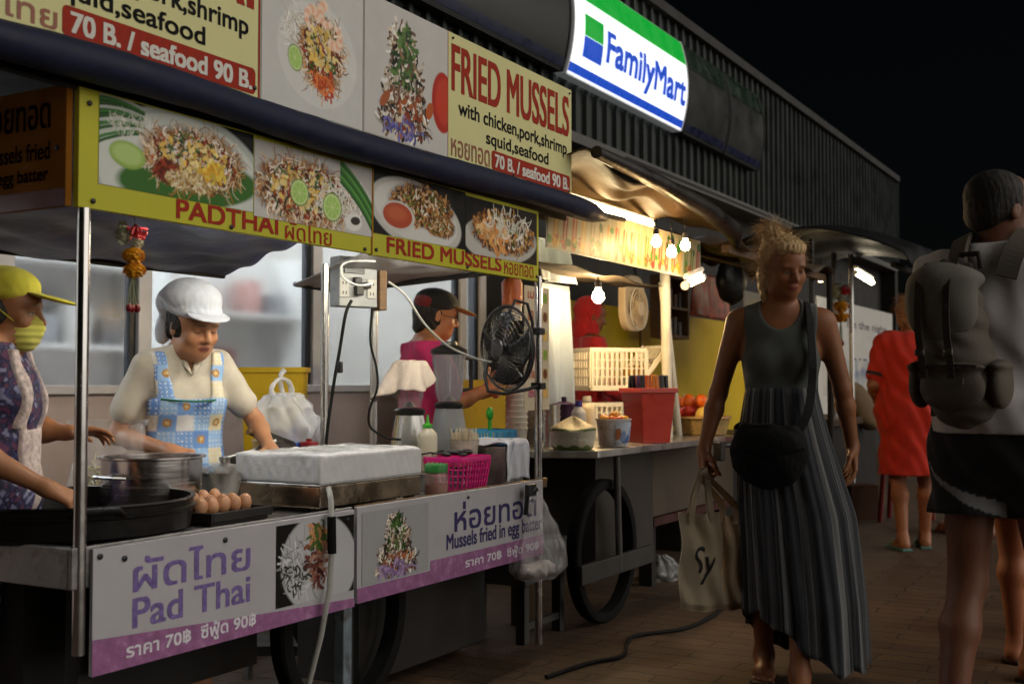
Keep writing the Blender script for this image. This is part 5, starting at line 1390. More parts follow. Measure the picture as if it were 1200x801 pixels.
for i in range(150):
    a, r = g.uniform(0, 6.28), .08 * math.sqrt(g.random()); p0 = Vector((r * math.cos(a), r * math.sin(a), g.uniform(-.16, -.02))); d = Vector((g.gauss(0, 1), g.gauss(0, 1), g.gauss(0, .6))).normalized() * .03
    mb.tube([p0, p0 + d + Vector((0, 0, .006)), p0 + d * 2], .0028, 4)
o = mb.build('bean_sprouts', mat('sprouts', (.62, .56, .36), .4, var=.2)); o.location = bs_.location; tag(o, 'mass of pale bean sprouts inside the clear bag', 'bean sprouts', kind='stuff')

# foam box on its metal warmer
X_, Y_ = 3.0, 2.43
wm = thing('metal_warmer', 'low steel warmer box that carries the white foam box', 'warmer', (3.29, 2.6, CT + .012))
MB().b2((X_, Y_, CT + .016), (X_ + .58, 2.79, CT + .088)).build('warmer_body', mat('warm_steel', (.45, .36, .26), .28, 1.0, var=.4, vs=6, dirt=('1c0f08', .7, 7, .5)), wm, W=True, bev=.004)
for x, y in ((3.02, 2.45), (3.54, 2.45), (3.02, 2.75), (3.54, 2.75)): MB().b2((x, y, CT), (x + .03, y + .03, CT + .0155)).build('foot', BLACKP, wm, W=True)
MB().b2((2.995, 2.428, CT + .0885), (3.585, 2.795, CT + .094)).build('lip', STEEL, wm, W=True, bev=.002)
S = SDF((-.33, -.22, -.01), (.33, .22, .12), .0055)
S.d = np.full(S.n, 9.0, np.float32); x, y, z = S.full()
qx, qy, qz = np.abs(x) - .288, np.abs(y) - .178, np.abs(z - .047) - .043
S.d = (np.sqrt(np.maximum(qx, 0) ** 2 + np.maximum(qy, 0) ** 2 + np.maximum(qz, 0) ** 2) + np.minimum(np.maximum(np.maximum(qx, qy), qz), 0) - .007).astype(np.float32)
S.shift(lambda x, y, z: .003 * np.sin(x * 33 + 3 * np.sin(y * 20)) * np.sin(y * 41 + 2 * np.sin(x * 14)) * np.clip((z - .06) * 40, 0, 1) + .0012 * np.sin(x * 160 + z * 90) * np.sin(y * 150) + .004 * np.clip((z - .08) * 60, 0, 1) * np.sin(x * 22 + 1) * np.sin(y * 19))
fo = S.build('foam_box', mat('worn_foam', (.66, .66, .66), .55, var=.12, vs=12, bump=.15, bs=90, dirt=('7a6a60', .3, 9, .64))); fo.location = (3.29, 2.611, CT + .095); tag(fo, 'scuffed white foam box lying on the steel warmer', 'foam box')
o = tag(MB().grid(lambda u, v: (3.04 + .5 * u, 2.48 + .27 * v, CT + .196 + .006 * math.sin(u * 17 + v * 9) * math.sin(v * 13)), 30, 18).build('plastic_sheet', mat('wet_film', (.5, .52, .52), .1, alpha=.45, bump=.8, bs=30), smooth=2), 'wrinkled clear plastic sheet on top of the white foam box', 'plastic sheet')
kn = thing('cleaver', 'dark cleaver lying at the back corner of the foam box', 'cleaver', at(332, 519, t=4.33), -.1)
MB().prism([(-.09, -.035), (.09, -.03), (.085, .03), (-.09, .035)], .003, (0, 0, 0), (.9, .1, -.25), (.1, .6, .7)).build('blade', mat('dark_blade', (.05, .05, .055), .3, .9), kn)
MB().tube([(-.085, -.01, .02), (-.19, -.02, .05)], .011, 10).build('handle', WOOD, kn, smooth=True)
hs_ = thing('drain_hose', 'clear hose with black grip hanging from the warmer over the Pad Thai sign', 'hose', (2.98, 2.37, .74))
a = at(388, 577, Y=2.37); pts = [at(x, y, Y=q) for x, y, q in ((385, 572, 2.41), (388, 585, 2.375), (389, 640, 2.36), (386, 690, 2.36), (376, 745, 2.37), (362, 800, 2.40), (352, 850, 2.44))]
MB().tube(pts, .0095, 10).build('hose_tube', mat('clear_hose', (.42, .42, .38), .3, alpha=.8, var=.2), hs_, W=True, smooth=True)
MB().tube([at(388.5, 605, Y=2.362), at(389, 648, Y=2.36)], .0145, 12).build('grip', RUBBER, hs_, W=True, smooth=True)

# power box between the back posts
px = at(421, 330, Y=2.93)
pw = thing('power_box', 'grey metal power box with sockets hung between the posts', 'power box', px, R_(-22))
GREYM = mat('grey_box_metal', (.34, .35, .35), .5, metal=.2, var=.2, vs=8, dirt=('2a2420', .5, 12, .56))
MB().b2((-.105, -.02, -.105), (.075, .06, .10)).build('box_body', GREYM, pw, bev=.004)
MB().b2((.085, -.025, -.115), (.12, .05, .10)).build('side_board', WOOD, pw, bev=.003)
MB().b2((-.085, -.028, .03), (.01, -.0205, .09)).build('cover_plate', M('4a4e55', .4), pw, bev=.002)
for x in (-.085, .045):
    o = MB().b2((x - .022, -.027, -.07), (x + .022, -.0205, .01)).build('socket_plate', M('b8b6ac', .4), pw, bev=.003)
    for z in (-.05, -.01):
        for q in (-.007, .007): MB().b2((x + q - .002, -.0285, z - .006), (x + q + .002, -.0273, z + .006)).build('slot', BLACKP, o)
MB().b2((-.04, -.05, -.06), (-.005, -.0205, -.02)).b2((-.005, -.05, -.03), (.03, -.0285, -.005)).b2((-.045, -.045, -.015), (-.01, -.021, .015)).build('plug', BLACKP, pw, bev=.005)
def cable(label, pts, r=.0045, m=CABLE, plug=None):
    P = [at(x, y, t=t) for x, y, t in pts]; out = []
    for i in range(len(P) - 1):
        p0, p1, p2, p3 = P[max(0, i - 1)], P[i], P[i + 1], P[min(len(P) - 1, i + 2)]
        for k in range(6):
            t = k / 6; out.append(.5 * ((2 * p1) + (p2 - p0) * t + (2 * p0 - 5 * p1 + 4 * p2 - p3) * t * t + (3 * p1 - p0 - 3 * p2 + p3) * t ** 3))
    out.append(P[-1])
    o = thing('power_cable', label, 'cable', P[0])
    MB().tube(out, r, 8).build('cable', m, o, W=True, smooth=True)
    if plug:
        c = at(*plug[:2], t=plug[2]); MB().box(c, (.022, .022, .045)).build('inline_plug', BLACKP, o, W=True, bev=.006)
    return o
cable('thick black cable with inline plug running down beside the middle post', [(412, 352, 4.5), (405, 368, 4.48), (398, 410, 4.5), (391, 450, 4.5), (384, 500, 4.5), (381, 535, 4.5)], .0065, plug=(398, 430, 4.5))
cable('thin black cable looping down along the second inner post', [(436, 362, 4.75), (434, 400, 4.75), (441, 430, 4.75), (442, 455, 4.75), (433, 480, 4.75), (434, 500, 4.75), (452, 512, 4.7), (470, 515, 4.7)], .005)
cable('white lead arching between the sockets of the power box', [(437, 332, 4.45), (420, 334, 4.42), (403, 326, 4.40), (400, 312, 4.42), (412, 306, 4.44), (440, 306, 4.46)], .0042, M('c8c8c4', .4))
cable('black and white lead slanting from the power box to the black fan', [(455, 330, 4.6), (475, 346, 4.65), (498, 380, 4.7), (525, 405, 4.75), (555, 419, 4.8), (575, 424, 4.85)], .005, M('8a8a86', .4))
cable('black cable lying on the paving between spoked wheel and tote bags', [(640, 803, 4.55), (690, 782, 4.78), (728, 772, 4.9), (735, 752, 5.15), (745, 742, 5.3), (800, 733, 5.45), (835, 718, 5.75), (850, 700, 6.1)], .009)
for o in list(bpy.data.objects):                       # the last cable rests on the ground
    if o.type == 'MESH' and o.parent and o.parent.get('label', '').startswith('black cable lying'):
        for v in o.data.vertices: v.co.z = v.co.z * .0 + (.010 + .009 * math.sin(v.index % 8 * math.pi / 4))

# cook's things behind the foam box
yb = thing('yellow_bin', 'yellow plastic box behind the cook on the sill side', 'bin', at(322, 500, t=5.1)); yb.location.z = .84
mb = MB(); mb.ring([[(w * sx, .55 * w * q, z) for sx, q in ((-1, -1), (1, -1), (1, 1), (-1, 1))] for w, z in ((.12, 0), (.135, .38), (.142, .38), (.142, .36))], caps=False); mb.add([(-.12, -.066, .002), (.12, -.066, .002), (.12, .066, .002), (-.12, .066, .002)], [(0, 1, 2, 3)])
yb.rotation_euler = (0, 0, R_(-58)); mb.build('bin_body', mat('yellow_plastic', (.62, .40, .012), .4, var=.1), yb, bev=.006, solid=.004)
MB().b2((-.18, -.12, -.84), (.18, .12, -.80)).b2((-.17, -.11, -.04), (.17, .11, -.002)).b2((-.17, -.11, -.799), (-.14, .11, -.041)).b2((.14, -.11, -.799), (.17, .11, -.041)).build('stand', GREYW, yb)
bg = bag('carrier_bag', 'white carrier bag with open handle behind the foam box', at(333, 478, t=4.6), FILMW, [(.02, -.14), (.10, -.135), (.128, -.07), (.115, .0), (.075, .045), (.05, .06)], [[(-.05, 0, .03), (-.075, 0, .075), (-.03, .0, .115), (.03, 0, .10), (.05, 0, .04)], [(.02, .02, .04), (.01, .03, .12), (.035, .03, .15)]], depth=.2, seed=3, sx=1.05)
film(FILMW, 1, bg, [(.01, -.15), (.06, -.145), (.07, -.10), (.05, -.05), (.012, -.02)], (.15, 0, 0), depth=.22, seed=8, name='loose_bag_end')
tb = thing('food_tub', 'clear food tub with blue lid beside the white carrier bag', 'tub', at(334, 513, t=4.5))
MB().lathe([(.0006, 0), (.045, 0), (.055, .05), (.0006, .05)], (0, 0, -.05), 24).build('tub_body', M('9a8a60', .3), tb, smooth=True); MB().lathe([(.058, .0), (.058, .02), (.0006, .022)], (0, 0, 0), 24).build('lid', M('2a4a9a', .35), tb, smooth=True)
tb = thing('food_tub', 'cream food tub left of the blue lidded tub', 'tub', at(316, 505, t=4.6))
MB().lathe([(.0006, 0), (.055, 0), (.068, .08), (.072, .082), (.07, .09), (.0006, .085)], (0, 0, -.06), 24).build('tub_body', M('b89a60', .35), tb, smooth=True); MB().lathe([(.0006, 0), (.06, 0)], (0, 0, .027), 20).build('sauce', M('7a3a18', .3), tb)
jr = thing('chilli_jar', 'small dark red jar right of the blue lidded tub', 'jar', at(362, 515, t=4.5))
MB().lathe([(.0006, -.06), (.035, -.06), (.038, .0), (.034, .01), (.0006, .01)], (0, 0, 0), 20).build('jar_body', M('5a1218', .2), jr, smooth=True); MB().lathe([(.036, .008), (.036, .022), (.01, .026), (.012, .035), (.0006, .036)], (0, 0, 0), 20).build('lid', M('7a1a20', .4), jr, smooth=True)
sh_ = thing('side_shelf', 'low steel shelf behind the foam box with tubs on it', 'shelf', (3.75, 2.95, 0))
MB().b2((3.45, 2.86, .83), (4.05, 3.2, .845)).build('shelf_board', STEEL2, sh_, W=True)
for x, y in ((3.47, 2.88), (4.0, 2.88), (3.47, 3.16), (4.0, 3.16)): MB().b2((x, y, 0 if y > 3 else CT + .001), (x + .025, y + .025, .829)).build('leg', STEEL2, sh_, W=True)
for o in bpy.data.objects:
    if o.parent is None and o.name.split('.')[0] in ('food_tub', 'chilli_jar'): o.location.z = .845 + .06

# blenders
GLASSJ = mat('jug_plastic', (.72, .72, .74), .1, var=.05, alpha=.16, coat=.9)
def blender_(label, loc, jr_, jh, bh, basem, lid, rz=0, jarm=GLASSJ):
    o = thing('jug_blender', label, 'blender', loc, rz)
    MB().ring([[(w * math.cos(a) * (1 if abs(math.cos(a * 2)) > .3 else 1.08), w * math.sin(a) * (1 if abs(math.cos(a * 2)) > .3 else 1.08), z) for a in [k * math.pi / 8 for k in range(16)]] for w, z in ((.085, 0), (.088, .015), (.078, bh * .45), (.062, bh * .9), (.058, bh))]).build('motor_base', basem, o, smooth=True)
    MB().lathe([(.0006, bh + .001), (.062, bh + .001), (.066, bh + .02), (.052, bh + .03), (.0006, bh + .03)], (0, 0, 0), 24).build('collar', BLACKP, o, smooth=True)
    MB().lathe([(.05, bh + .031), (jr_ * .78, bh + .06), (jr_, bh + jh), (jr_ + .004, bh + jh), (jr_ * .8, bh + .065), (.045, bh + .036)], (0, 0, 0), 28).build('jug', jarm, o, smooth=True)
    mb = MB()
    for k in range(6):
        a = k * math.pi / 3; mb.tube([(jr_ * .8 * math.cos(a), jr_ * .8 * math.sin(a), bh + .07), (jr_ * .985 * math.cos(a), jr_ * .985 * math.sin(a), bh + jh - .01)], .004, 6)
    mb.build('jug_rib', mat('jug_rib_plastic', (.6, .6, .62), .15, alpha=.35, coat=.8), o)
    MB().tube([(jr_ * .98, 0, bh + jh - .02), (jr_ + .045, 0, bh + jh - .03), (jr_ + .045, 0, bh + .09), (jr_ * .85, 0, bh + .08)], .010, 8).build('handle', BLACKP if lid else jarm, o, smooth=True)
    MB().lathe([(.0006, bh + .032), (.03, bh + .034), (.012, bh + .055), (.0006, bh + .06)], (0, 0, 0), 12).build('blade_set', STEEL, o)
    if lid: MB().lathe([(jr_ + .006, bh + jh - .008), (jr_ + .008, bh + jh + .012), (jr_ * .75, bh + jh + .026), (jr_ * .5, bh + jh + .034), (jr_ * .45, bh + jh + .05), (.0006, bh + jh + .052)], (0, 0, 0), 24).build('lid', BLACKP, o, smooth=True)
    return o
v = at(480, 530, Y=2.78); v2 = at(526, 530, Y=2.84)
rs_ = thing('steel_riser', 'low steel shelf that lifts the two blenders off the counter', 'shelf', (4.1, 2.8, CT))
MB().b2((3.86, 2.66, .80), (4.42, 2.97, .815)).build('shelf_board', STEEL2, rs_, W=True, bev=.002)
for x, y in ((3.87, 2.67), (4.39, 2.67), (3.87, 2.94), (4.39, 2.94)): MB().b2((x, y, CT + .001), (x + .02, y + .02, .799)).build('leg', STEEL2, rs_, W=True)
bl1 = blender_('steel jug blender with a pale cloth draped over its jug', (v.x, v.y, .816), .068, .21, .205, STEEL, False, 2.5)
bl2 = blender_('tall jug blender with black lid right of the cloth covered one', (v2.x, v2.y, .816), .076, .25, .225, M('8a8a8c', .4), True, -.4, mat('smoky_jug', (.42, .42, .46), .15, var=.1, alpha=.34, coat=.8))
def drape(u, w):
    a = u * 2 * math.pi; L = .115 + .045 * math.cos(a - 2.6) + .02 * math.sin(3 * a + 1); s_ = w * (.072 + L) ; k = .072
    fold = math.sin(5 * a + .8) + .5 * math.sin(9 * a + 2)
    if s_ < k: r, z = s_, .018 - .010 * (s_ / k) ** 2 + .008 * math.sin(a * 3 + s_ * 50) * (s_ / k)
    else: r, z = k + (s_ - k) * (.42 + .16 * fold), .008 - (s_ - k) * .86
    return (r * math.cos(a), r * math.sin(a), z + .003 * math.sin(a * 13 + s_ * 40))
o = MB().grid(drape, 72, 26).build('draped_cloth', mat('beige_cloth', (.56, .47, .40), .85, var=.12, bump=.3, bs=150), smooth=2, solid=.003); o.location = (v.x, v.y, .816 + .205 + .205); tag(o, 'beige cloth draped over the jug of the left blender', 'cloth')
bt = bottle('squeeze_bottle', 'cream squeeze bottle with green nozzle in front of the blenders', ontable(501, 530, 2.64, CT), .04, .20, 'b8b09c', '3c9a2c', True); bt.location.z = .80
tg = thing('bottle_crate', 'small steel block under the squeeze bottle and skewer pot', 'block', (4.08, 2.61, CT)); MB().b2((3.83, 2.57, CT + .002), (4.3, 2.65, .798)).build('block', STEEL2, tg, W=True, bev=.003)
sk = thing('skewer_pot', 'pot packed with pale skewers and straws behind the pink basket', 'pot', (at(544, 530, Y=2.61).x, 2.61, .80))
MB().lathe([(.0006, .001), (.05, .001), (.062, .12), (.064, .12), (.0006, .11)], (0, 0, 0), 24).build('pot_body', mat('skewer_wrap', (.55, .5, .42), .4, var=.25, vs=40, alpha=.8), sk, smooth=True)
mb = MB(); g = random.Random(6)
for i in range(60):
    a, r = g.uniform(0, 6.28), .052 * math.sqrt(g.random()); mb.tube([(r * .8 * math.cos(a), r * .8 * math.sin(a), .02), (r * 1.1 * math.cos(a), r * 1.1 * math.sin(a), .155 + g.uniform(-.02, .012))], .0032, 5)
mb.build('skewers', mat('bamboo', (.58, .50, .36), .5, var=.25, vs=30), sk)
pk = thing('pink_basket', 'bright pink plastic basket at the front of the mussel cart', 'basket', (at(536, 580, Y=2.53).x, 2.53, CT))
PINK = mat('pink_plastic', (.70, .02, .22), .35, var=.1, coat=.2)
mb = MB(); n = 40
def rr_(w, d, k): return rrect(-w, -d, w, d, .035, 9)[k]
L0 = [len(rrect(-.1, -.08, .1, .08, .035, 9))][0]
for w, d, z, t in ((.105, .085, .004, .006), (.125, .10, .125, .018), (.118, .094, .085, .006), (.114, .091, .06, .006), (.11, .088, .035, .006)):
    P_ = rrect(-w, -d, w, d, .04, 9); mb.ring([[(x * q, y * q, z + h) for x, y in P_] for q, h in ((1, -t / 2), (1.01, 0), (1, t / 2), (.96, t / 2), (.96, -t / 2), (1, -t / 2))], caps=False)
def even(poly, n):
    q = np.array(poly + poly[:1]); d = np.r_[0, np.cumsum(np.hypot(*np.diff(q, axis=0).T))]; t = np.linspace(0, d[-1], n, endpoint=False)
    return [(float(a), float(b)) for a, b in zip(np.interp(t, d, q[:, 0]), np.interp(t, d, q[:, 1]))]
P0, P1_ = even(rrect(-.105, -.085, .105, .085, .04, 9), 38), even(rrect(-.125, -.10, .125, .10, .04, 9), 38); L0 = 38
for k in range(0, L0): mb.tube([(P0[k][0], P0[k][1], .004), (P1_[k][0] * .99, P1_[k][1] * .99, .12)], .0042, 5)
mb.build('basket_wall', PINK, pk, smooth=True); mb = MB(); mb.add([(x, y, .004) for x, y in P0], [tuple(range(L0))]); mb.build('basket_floor', PINK, pk)
mb = MB(); mb.add([(x * .9, y * .9, .10) for x, y in P1_], [tuple(range(L0))]); mb.build('inner_tray', M('b01848', .4), pk)
for i in range(14):
    g = random.Random(i); o = thing('black_spoon', 'black plastic spoon lying on the pink basket', 'spoon', Vector(pk.location) + Vector((-.085 + .012 * i + g.uniform(-.01, .01), g.uniform(-.06, .02), .142 + .003 * (i % 4))), g.uniform(-.6, .6), 'black spoons on the pink basket')
    MB().ball((0, 0, 0), (.016, .024, .008), 10, 8).build('bowl', BLACKP, o, smooth=2); MB().tube([(0, .02, 0), (0, .06, .004), (.003, .10, -.004)], .004, 6).build('handle', BLACKP, o, smooth=True)
gj = thing('spice_jar', 'glass jar of red spice with green lid before the pink basket', 'jar', ontable(511, 578, 2.455, CT))
MB().lathe([(.0006, .001), (.042, .001), (.045, .01), (.045, .075), (.04, .09), (.04, .096)], (0, 0, 0), 28).build('jar_glass', mat('jar_glass', (.5, .35, .3), .12, alpha=.45, coat=.5), gj, smooth=True)
MB().lathe([(.0006, .004), (.041, .004), (.041, .04), (.0006, .044)], (0, 0, 0), 24).build('spice', mat('spice', (.30, .06, .02), .7, var=.4, vs=80), gj, smooth=True)
MB().lathe([(.044, .088), (.045, .115), (.042, .12), (.0006, .121)], (0, 0, 0), 32).build('lid', M('2c7a34', .4), gj, smooth=True)
tbx = thing('steel_caddy', 'small steel box under the white towel at the right cart end', 'box', (4.33, 2.53, CT)); MB().b2((-.075, -.07, .001), (.085, .10, .16)).build('box_body', STEEL2, tbx, bev=.006)
def tow(u, v):
    s = (v - .38) * .46; x = -.088 + .19 * u
    if s < 0: y, z = -.082 - .006 * math.sin(u * 17 + 1) * min(1, -s * 12) - .008, .176 + s * .92 + .0 * u
    else: y, z = -.085 + s * .8, .176 + .008 * math.sin(u * 9 + s * 30)
    return (x + .004 * math.sin(v * 21 + u * 3) + (.012 * (u - .5) * -min(0, s) * 8), y, z - .012 * abs(2 * u - 1) ** 4)
o = MB().grid(tow, 40, 50).build('white_towel', mat('towel', (.62, .64, .70), .9, var=.1, vs=20, bump=.5, bs=200), smooth=2, solid=.006); o.location = tbx.location; o.location.z += .008
tag(o, 'white towel with a blue line draped over the small steel box', 'towel')
mb = MB(); mb.grid(lambda u, v: Vector(tow(.1 + .25 * v + .02 * u, .12 + .5 * v)) + Vector((0, -.0042, .0042)), 2, 40); mb.build('blue_line', M('3a4a8a', .8), o, smooth=2)
bk = thing('blue_basket', 'blue lattice basket behind the white towel', 'basket', (4.46, 2.70, CT + .13), R_(-28))
BLUEP = mat('blue_plastic', (.04, .25, .45), .4, var=.1)
mb = MB()
for y in (-.09, .09):
    for z in (.006, .045, .085): mb.box((0, y, z), (.25, .005, .012))
    for k in range(17): mb.box((-.125 + k * .25 / 16, y, .045), (.008, .004, .08))
for x in (-.125, .125):
    for z in (.006, .045, .085): mb.box((x, 0, z), (.005, .18, .012))
    for k in range(11): mb.box((x, -.09 + k * .018, .045), (.004, .007, .08))
mb.build('basket_wall', BLUEP, bk); MB().b2((-.125, -.09, 0), (.125, .09, .004)).build('basket_floor', BLUEP, bk)
MB().b2((-.12, -.085, -.13), (.12, .085, -.001)).build('stand', STEEL2, bk)
gl = thing('green_ladle', 'bright green plastic scoop standing in the blue basket', 'scoop', at(574, 500, Y=2.70))
MB().ball((0, 0, .06), (.022, .016, .03), 12, 10).build('scoop_bowl', M('2c9a2c', .35), gl, smooth=2); MB().tube([(0, 0, -.08), (0, 0, .04)], .009, 8).build('handle', M('2c9a2c', .35), gl, smooth=True)
g2 = thing('tissue_pack', 'white folded packet lying on the blue basket rim', 'packet', (4.40, 2.60, CT + .001)); 
MB().b2((-.05, -.04, 0), (.05, .04, .15)).build('wrapper', M('b8bac0', .5), g2, bev=.012)

# black fan clamped to the right post
fc = at(594, 408, t=4.95)
n_ = Vector((-.925, .371, -.05)).normalized()
fan = thing('black_fan', 'black round fan with wire guard clamped on the right cart post', 'fan', fc)
qm = n_.to_track_quat('Z', 'Y').to_matrix().to_4x4()
def fanpart(mb, name, m, **k):
    mb.v = [tuple(qm.to_3x3() @ Vector(v)) for v in mb.v]; return mb.build(name, m, fan, **k)
Rf = .178
mb = MB()
for sgn, dep in ((1, .055), (-1, .05)):
    for r in np.linspace(.045, Rf - .008, 9):
        z = sgn * dep * (1 - (r / Rf) ** 4); mb.tube([(r * math.cos(a), r * math.sin(a), z) for a in [k * math.pi / 24 for k in range(48)]], .0011, 4, closed=True)
    for k in range(44):
        a = k * math.pi / 22; mb.tube([(r * math.cos(a + (r - .04) * 1.2 * sgn), r * math.sin(a + (r - .04) * 1.2 * sgn), sgn * dep * (1 - (r / Rf) ** 4)) for r in np.linspace(.04, Rf, 8)], .0011, 4)
fanpart(mb, 'wire_guard', BLACKP)
fanpart(MB().tube([(Rf * math.cos(a), Rf * math.sin(a), 0) for a in [k * math.pi / 24 for k in range(48)]], .0065, 8, closed=True), 'guard_ring', BLACKP, smooth=True)
fanpart(MB().lathe([(.0006, .06), (.04, .058), (.046, .052), (.0006, .05)], (0, 0, 0), 24), 'badge', M('2a2a2c', .3), smooth=True)
fanpart(MB().lathe([(.0006, -.115), (.045, -.115), (.058, -.10), (.06, -.045), (.0006, -.04)], (0, 0, 0), 24), 'motor', BLACKP, smooth=True)
mb = MB()
for k in range(4):
    a0 = k * math.pi / 2; mb.grid(lambda u, v: ((.02 + .135 * u) * math.cos(a0 + (v - .5) * 1.25 * (.5 + .5 * u)), (.02 + .135 * u) * math.sin(a0 + (v - .5) * 1.25 * (.5 + .5 * u)), .02 - .045 * v * (.4 + .6 * u)), 8, 8)
mb.lathe([(.0006, .028), (.028, .022), (.03, -.03), (.0006, -.03)], (0, 0, 0), 18)
fanpart(mb, 'fan_blades', M('1a1b1e', .25), smooth=2, solid=.002)
Wf = lambda x, y, t: at(x, y, t=t) - fc
MB().tube([Wf(*p) for p in ((572, 412, 4.92), (568, 440, 4.9), (572, 458, 4.88), (590, 461, 4.9), (618, 456, 4.98), (630, 452, 5.0))], .008, 10).build('foot_frame', BLACKP, fan, smooth=True)
MB().tube([Wf(*p) for p in ((622, 420, 5.03), (616, 440, 5.02), (606, 452, 4.98))], .007, 8).build('strut', BLACKP, fan, smooth=True)
MB().tube([Wf(*p) for p in ((596, 368, 4.95), (604, 352, 5.0), (618, 356, 5.03), (624, 378, 5.05), (624, 410, 5.05))], .007, 8).build('yoke', BLACKP, fan, smooth=True)
for q in ((631, 452, 5.03), (630, 388, 5.05)): MB().box(Wf(*q), (.05, .05, .03)).build('clamp', BLACKP, fan, bev=.004)

# clear bag hanging from the right cart corner, small bits
cl = bag('hanging_bag', 'clear plastic bag with pale scraps hanging from the mussel cart corner', at(630, 628, t=4.93), mat('clear_film_bag', (.66, .66, .68), .2, var=.1, alpha=.26, coat=.8, crough=.15, bump=.2, bs=14), [(.03, -.175), (.11, -.17), (.15, -.13), (.135, -.05), (.10, .03), (.06, .11), (.022, .19)], depth=.15, seed=6, sx=1.0, sy=.75)
S = SDF((-.2, -.2, -.25), (.2, .2, .05), .007); S.ell((-.02, .01, -.145), (.09, .06, .035)); S.ell((.05, .0, -.135), (.05, .05, .03)); S.shift(lambda x, y, z: .012 * np.sin(x * 80) * np.sin(y * 75 + 2) * np.sin(z * 90)); S.build('bag_contents', mat('pale_scraps', (.42, .38, .36), .7, var=.4, vs=30), cl)
MB().tube([at(616, 603, t=4.86) - cl.location, at(618, 580, t=4.86) - cl.location, at(630, 572, t=4.88) - cl.location], .011, 8).box(at(622, 574, t=4.87) - cl.location, (.07, .02, .05)).build('black_clip', BLACKP, cl, bev=.004)
bag('litter_bag', 'pale plastic bag lying on the paving behind the tote bags', at(775, 655, t=6.9), mat('grey_film', (.3, .3, .3), .3, alpha=.6, coat=.4), [(.03, -.12), (.10, -.115), (.12, -.07), (.07, -.01), (.03, .03)], depth=.25, seed=9, sx=1.2)

# ------------------------------------------------------------------ clothes fabric
def fabric(name, col, var=.12, **k): return mat(name, col, .85, var=var, vs=k.pop('vs', 14), bump=.09, bs=260, sheen=.15, **k)
HAIRD = mat('dark_hair', (.014, .010, .008), .7, var=.4, vs=40, stretch=(4, 4, 1), bump=.4, bs=60)
def facing(d): return math.atan2(d[1], d[0]) - math.pi / 2
def F_(a, b): return (_F * a + _R * b)

# ================================================================== walking woman
wp = at(918, 760, t=4.55); wrz = facing((-.96, -.28))
wo = thing('person', 'woman walking in grey tank dress with striped skirt, bag and cream totes in hand', 'person', (wp.x, wp.y, 0), wrz)
J = joints(1.7, head=(-.012, .035, 1.605), neck=(0, -.005, 1.455), shR=(.166, -.005, 1.395), shL=(-.166, -.005, 1.39), elR=(.245, -.02, 1.115), wrR=(.298, .06, .895),
           elL=(-.235, -.05, 1.13), wrL=(-.272, -.10, .905), handR=(.03, .12, -1), handL=(-.02, .1, -1), palmR=(-.9, -.3, 0), palmL=(1, .2, 0),
           knR=(.08, .04, .49), anR=(.075, -.06, .085), hipL=(-.085, 0, .91), knL=(-.075, .16, .50), anL=(-.06, .24, .085))
Mh = rot(30, 17, 4)
build_body(wo, J, Mh, '94603f', 1.0, .0046, 1, 1.0, (62, 70, 45), (18, 22, 15), dict(lips='8a4438', lid=.72, brow='5a3c28', brow_op=.5), dict(jaw=1.0, nose=1.15), .95)
TANK = fabric('grey_tank', (.085, .095, .088))
cloth(wo, 'tank_top', TANK, J, lambda S: torso(S, J, .007, 1, 1.0), [lambda x, y, z: 1.09 - z + 0 * x + 0 * y, lambda x, y, z: z - 1.52 + 0 * x + 0 * y, lambda x, y, z: np.where(z > 1.30, np.abs(x) - .140 + 0 * y, -1)],
      .0055, .0022, cuts=[((0, .13, 1.475), (.088, .18, .115)), ((0, -.13, 1.48), (.085, .14, .09)), ((.212, 0, 1.33), (.080, .2, .125)), ((-.212, 0, 1.33), (.080, .2, .125))])
gs = np.random.default_rng(12)
SC_ = [tuple(.62 * q for q in lin(c)) for c in ('505154', '1e1f22', '6e7072', '2e3036', '8a8b8c', '151517', '3c4048', '606264', '262b36')]
edges = np.sort(gs.uniform(0, 2 * np.pi, 190)); pick = gs.integers(0, len(SC_), 191)
STRIPE = mat('striped_cotton', (.1, .1, .1), .85, var=.15, vs=18, bump=.25, bs=200, attr='Col', sheen=.15)
loft(wo, 'striped_skirt', STRIPE, [(1.135, 0, .008, .136, .112), (1.05, -.002, .008, .150, .125), (.92, -.010, .006, .178, .15), (.65, -.05, .015, .218, .19), (.32, -.075, .03, .225, .235), (.0, -.088, .04, .226, .25)], 640, .012,
     lambda a: .085 + .20 * max(0, math.cos(a - .55)) ** 1.3 + .012 * math.sin(a * 11), lambda a: np.array(SC_)[pick[np.searchsorted(edges, a)]], .004, 4)
HAIRB = mat('fair_hair', (.52, .34, .16), .5, var=.4, vs=40, stretch=(4, 4, 1), bump=.5, bs=70)
hair_mass(wo, J, Mh, 1.0, HAIRB, [((0, -.028, .048), (.082, .094, .082)), ((0, .012, .084), (.074, .080, .042)), ((.055, -.03, -.03), (.032, .05, .09)), ((-.052, -.04, -.02), (.03, .045, .08)), ((.03, -.055, .125), (.042, .042, .034)), ((.0, -.1, .01), (.055, .04, .06)), ((.066, -.01, -.09), (.014, .018, .06))], .0045, .0035, [((0, .115, -.025), (.068, .07, .098))])
strands(wo, J, Mh, 1.0, HAIRB, 1500, [((0, -.03, .055), (.082, .09, .075)), ((.03, -.055, .13), (.042, .042, .034)), ((.065, -.02, -.03), (.03, .045, .08)), ((-.055, -.03, 0), (.028, .045, .07))], (.05, -.55, .12), .060, r=.00065, droop=.5, lift=.55, curl=.55)
HAIRBR = mat('brown_hair', (.10, .05, .022), .5, var=.4, vs=40, stretch=(4, 4, 1), bump=.5, bs=70)
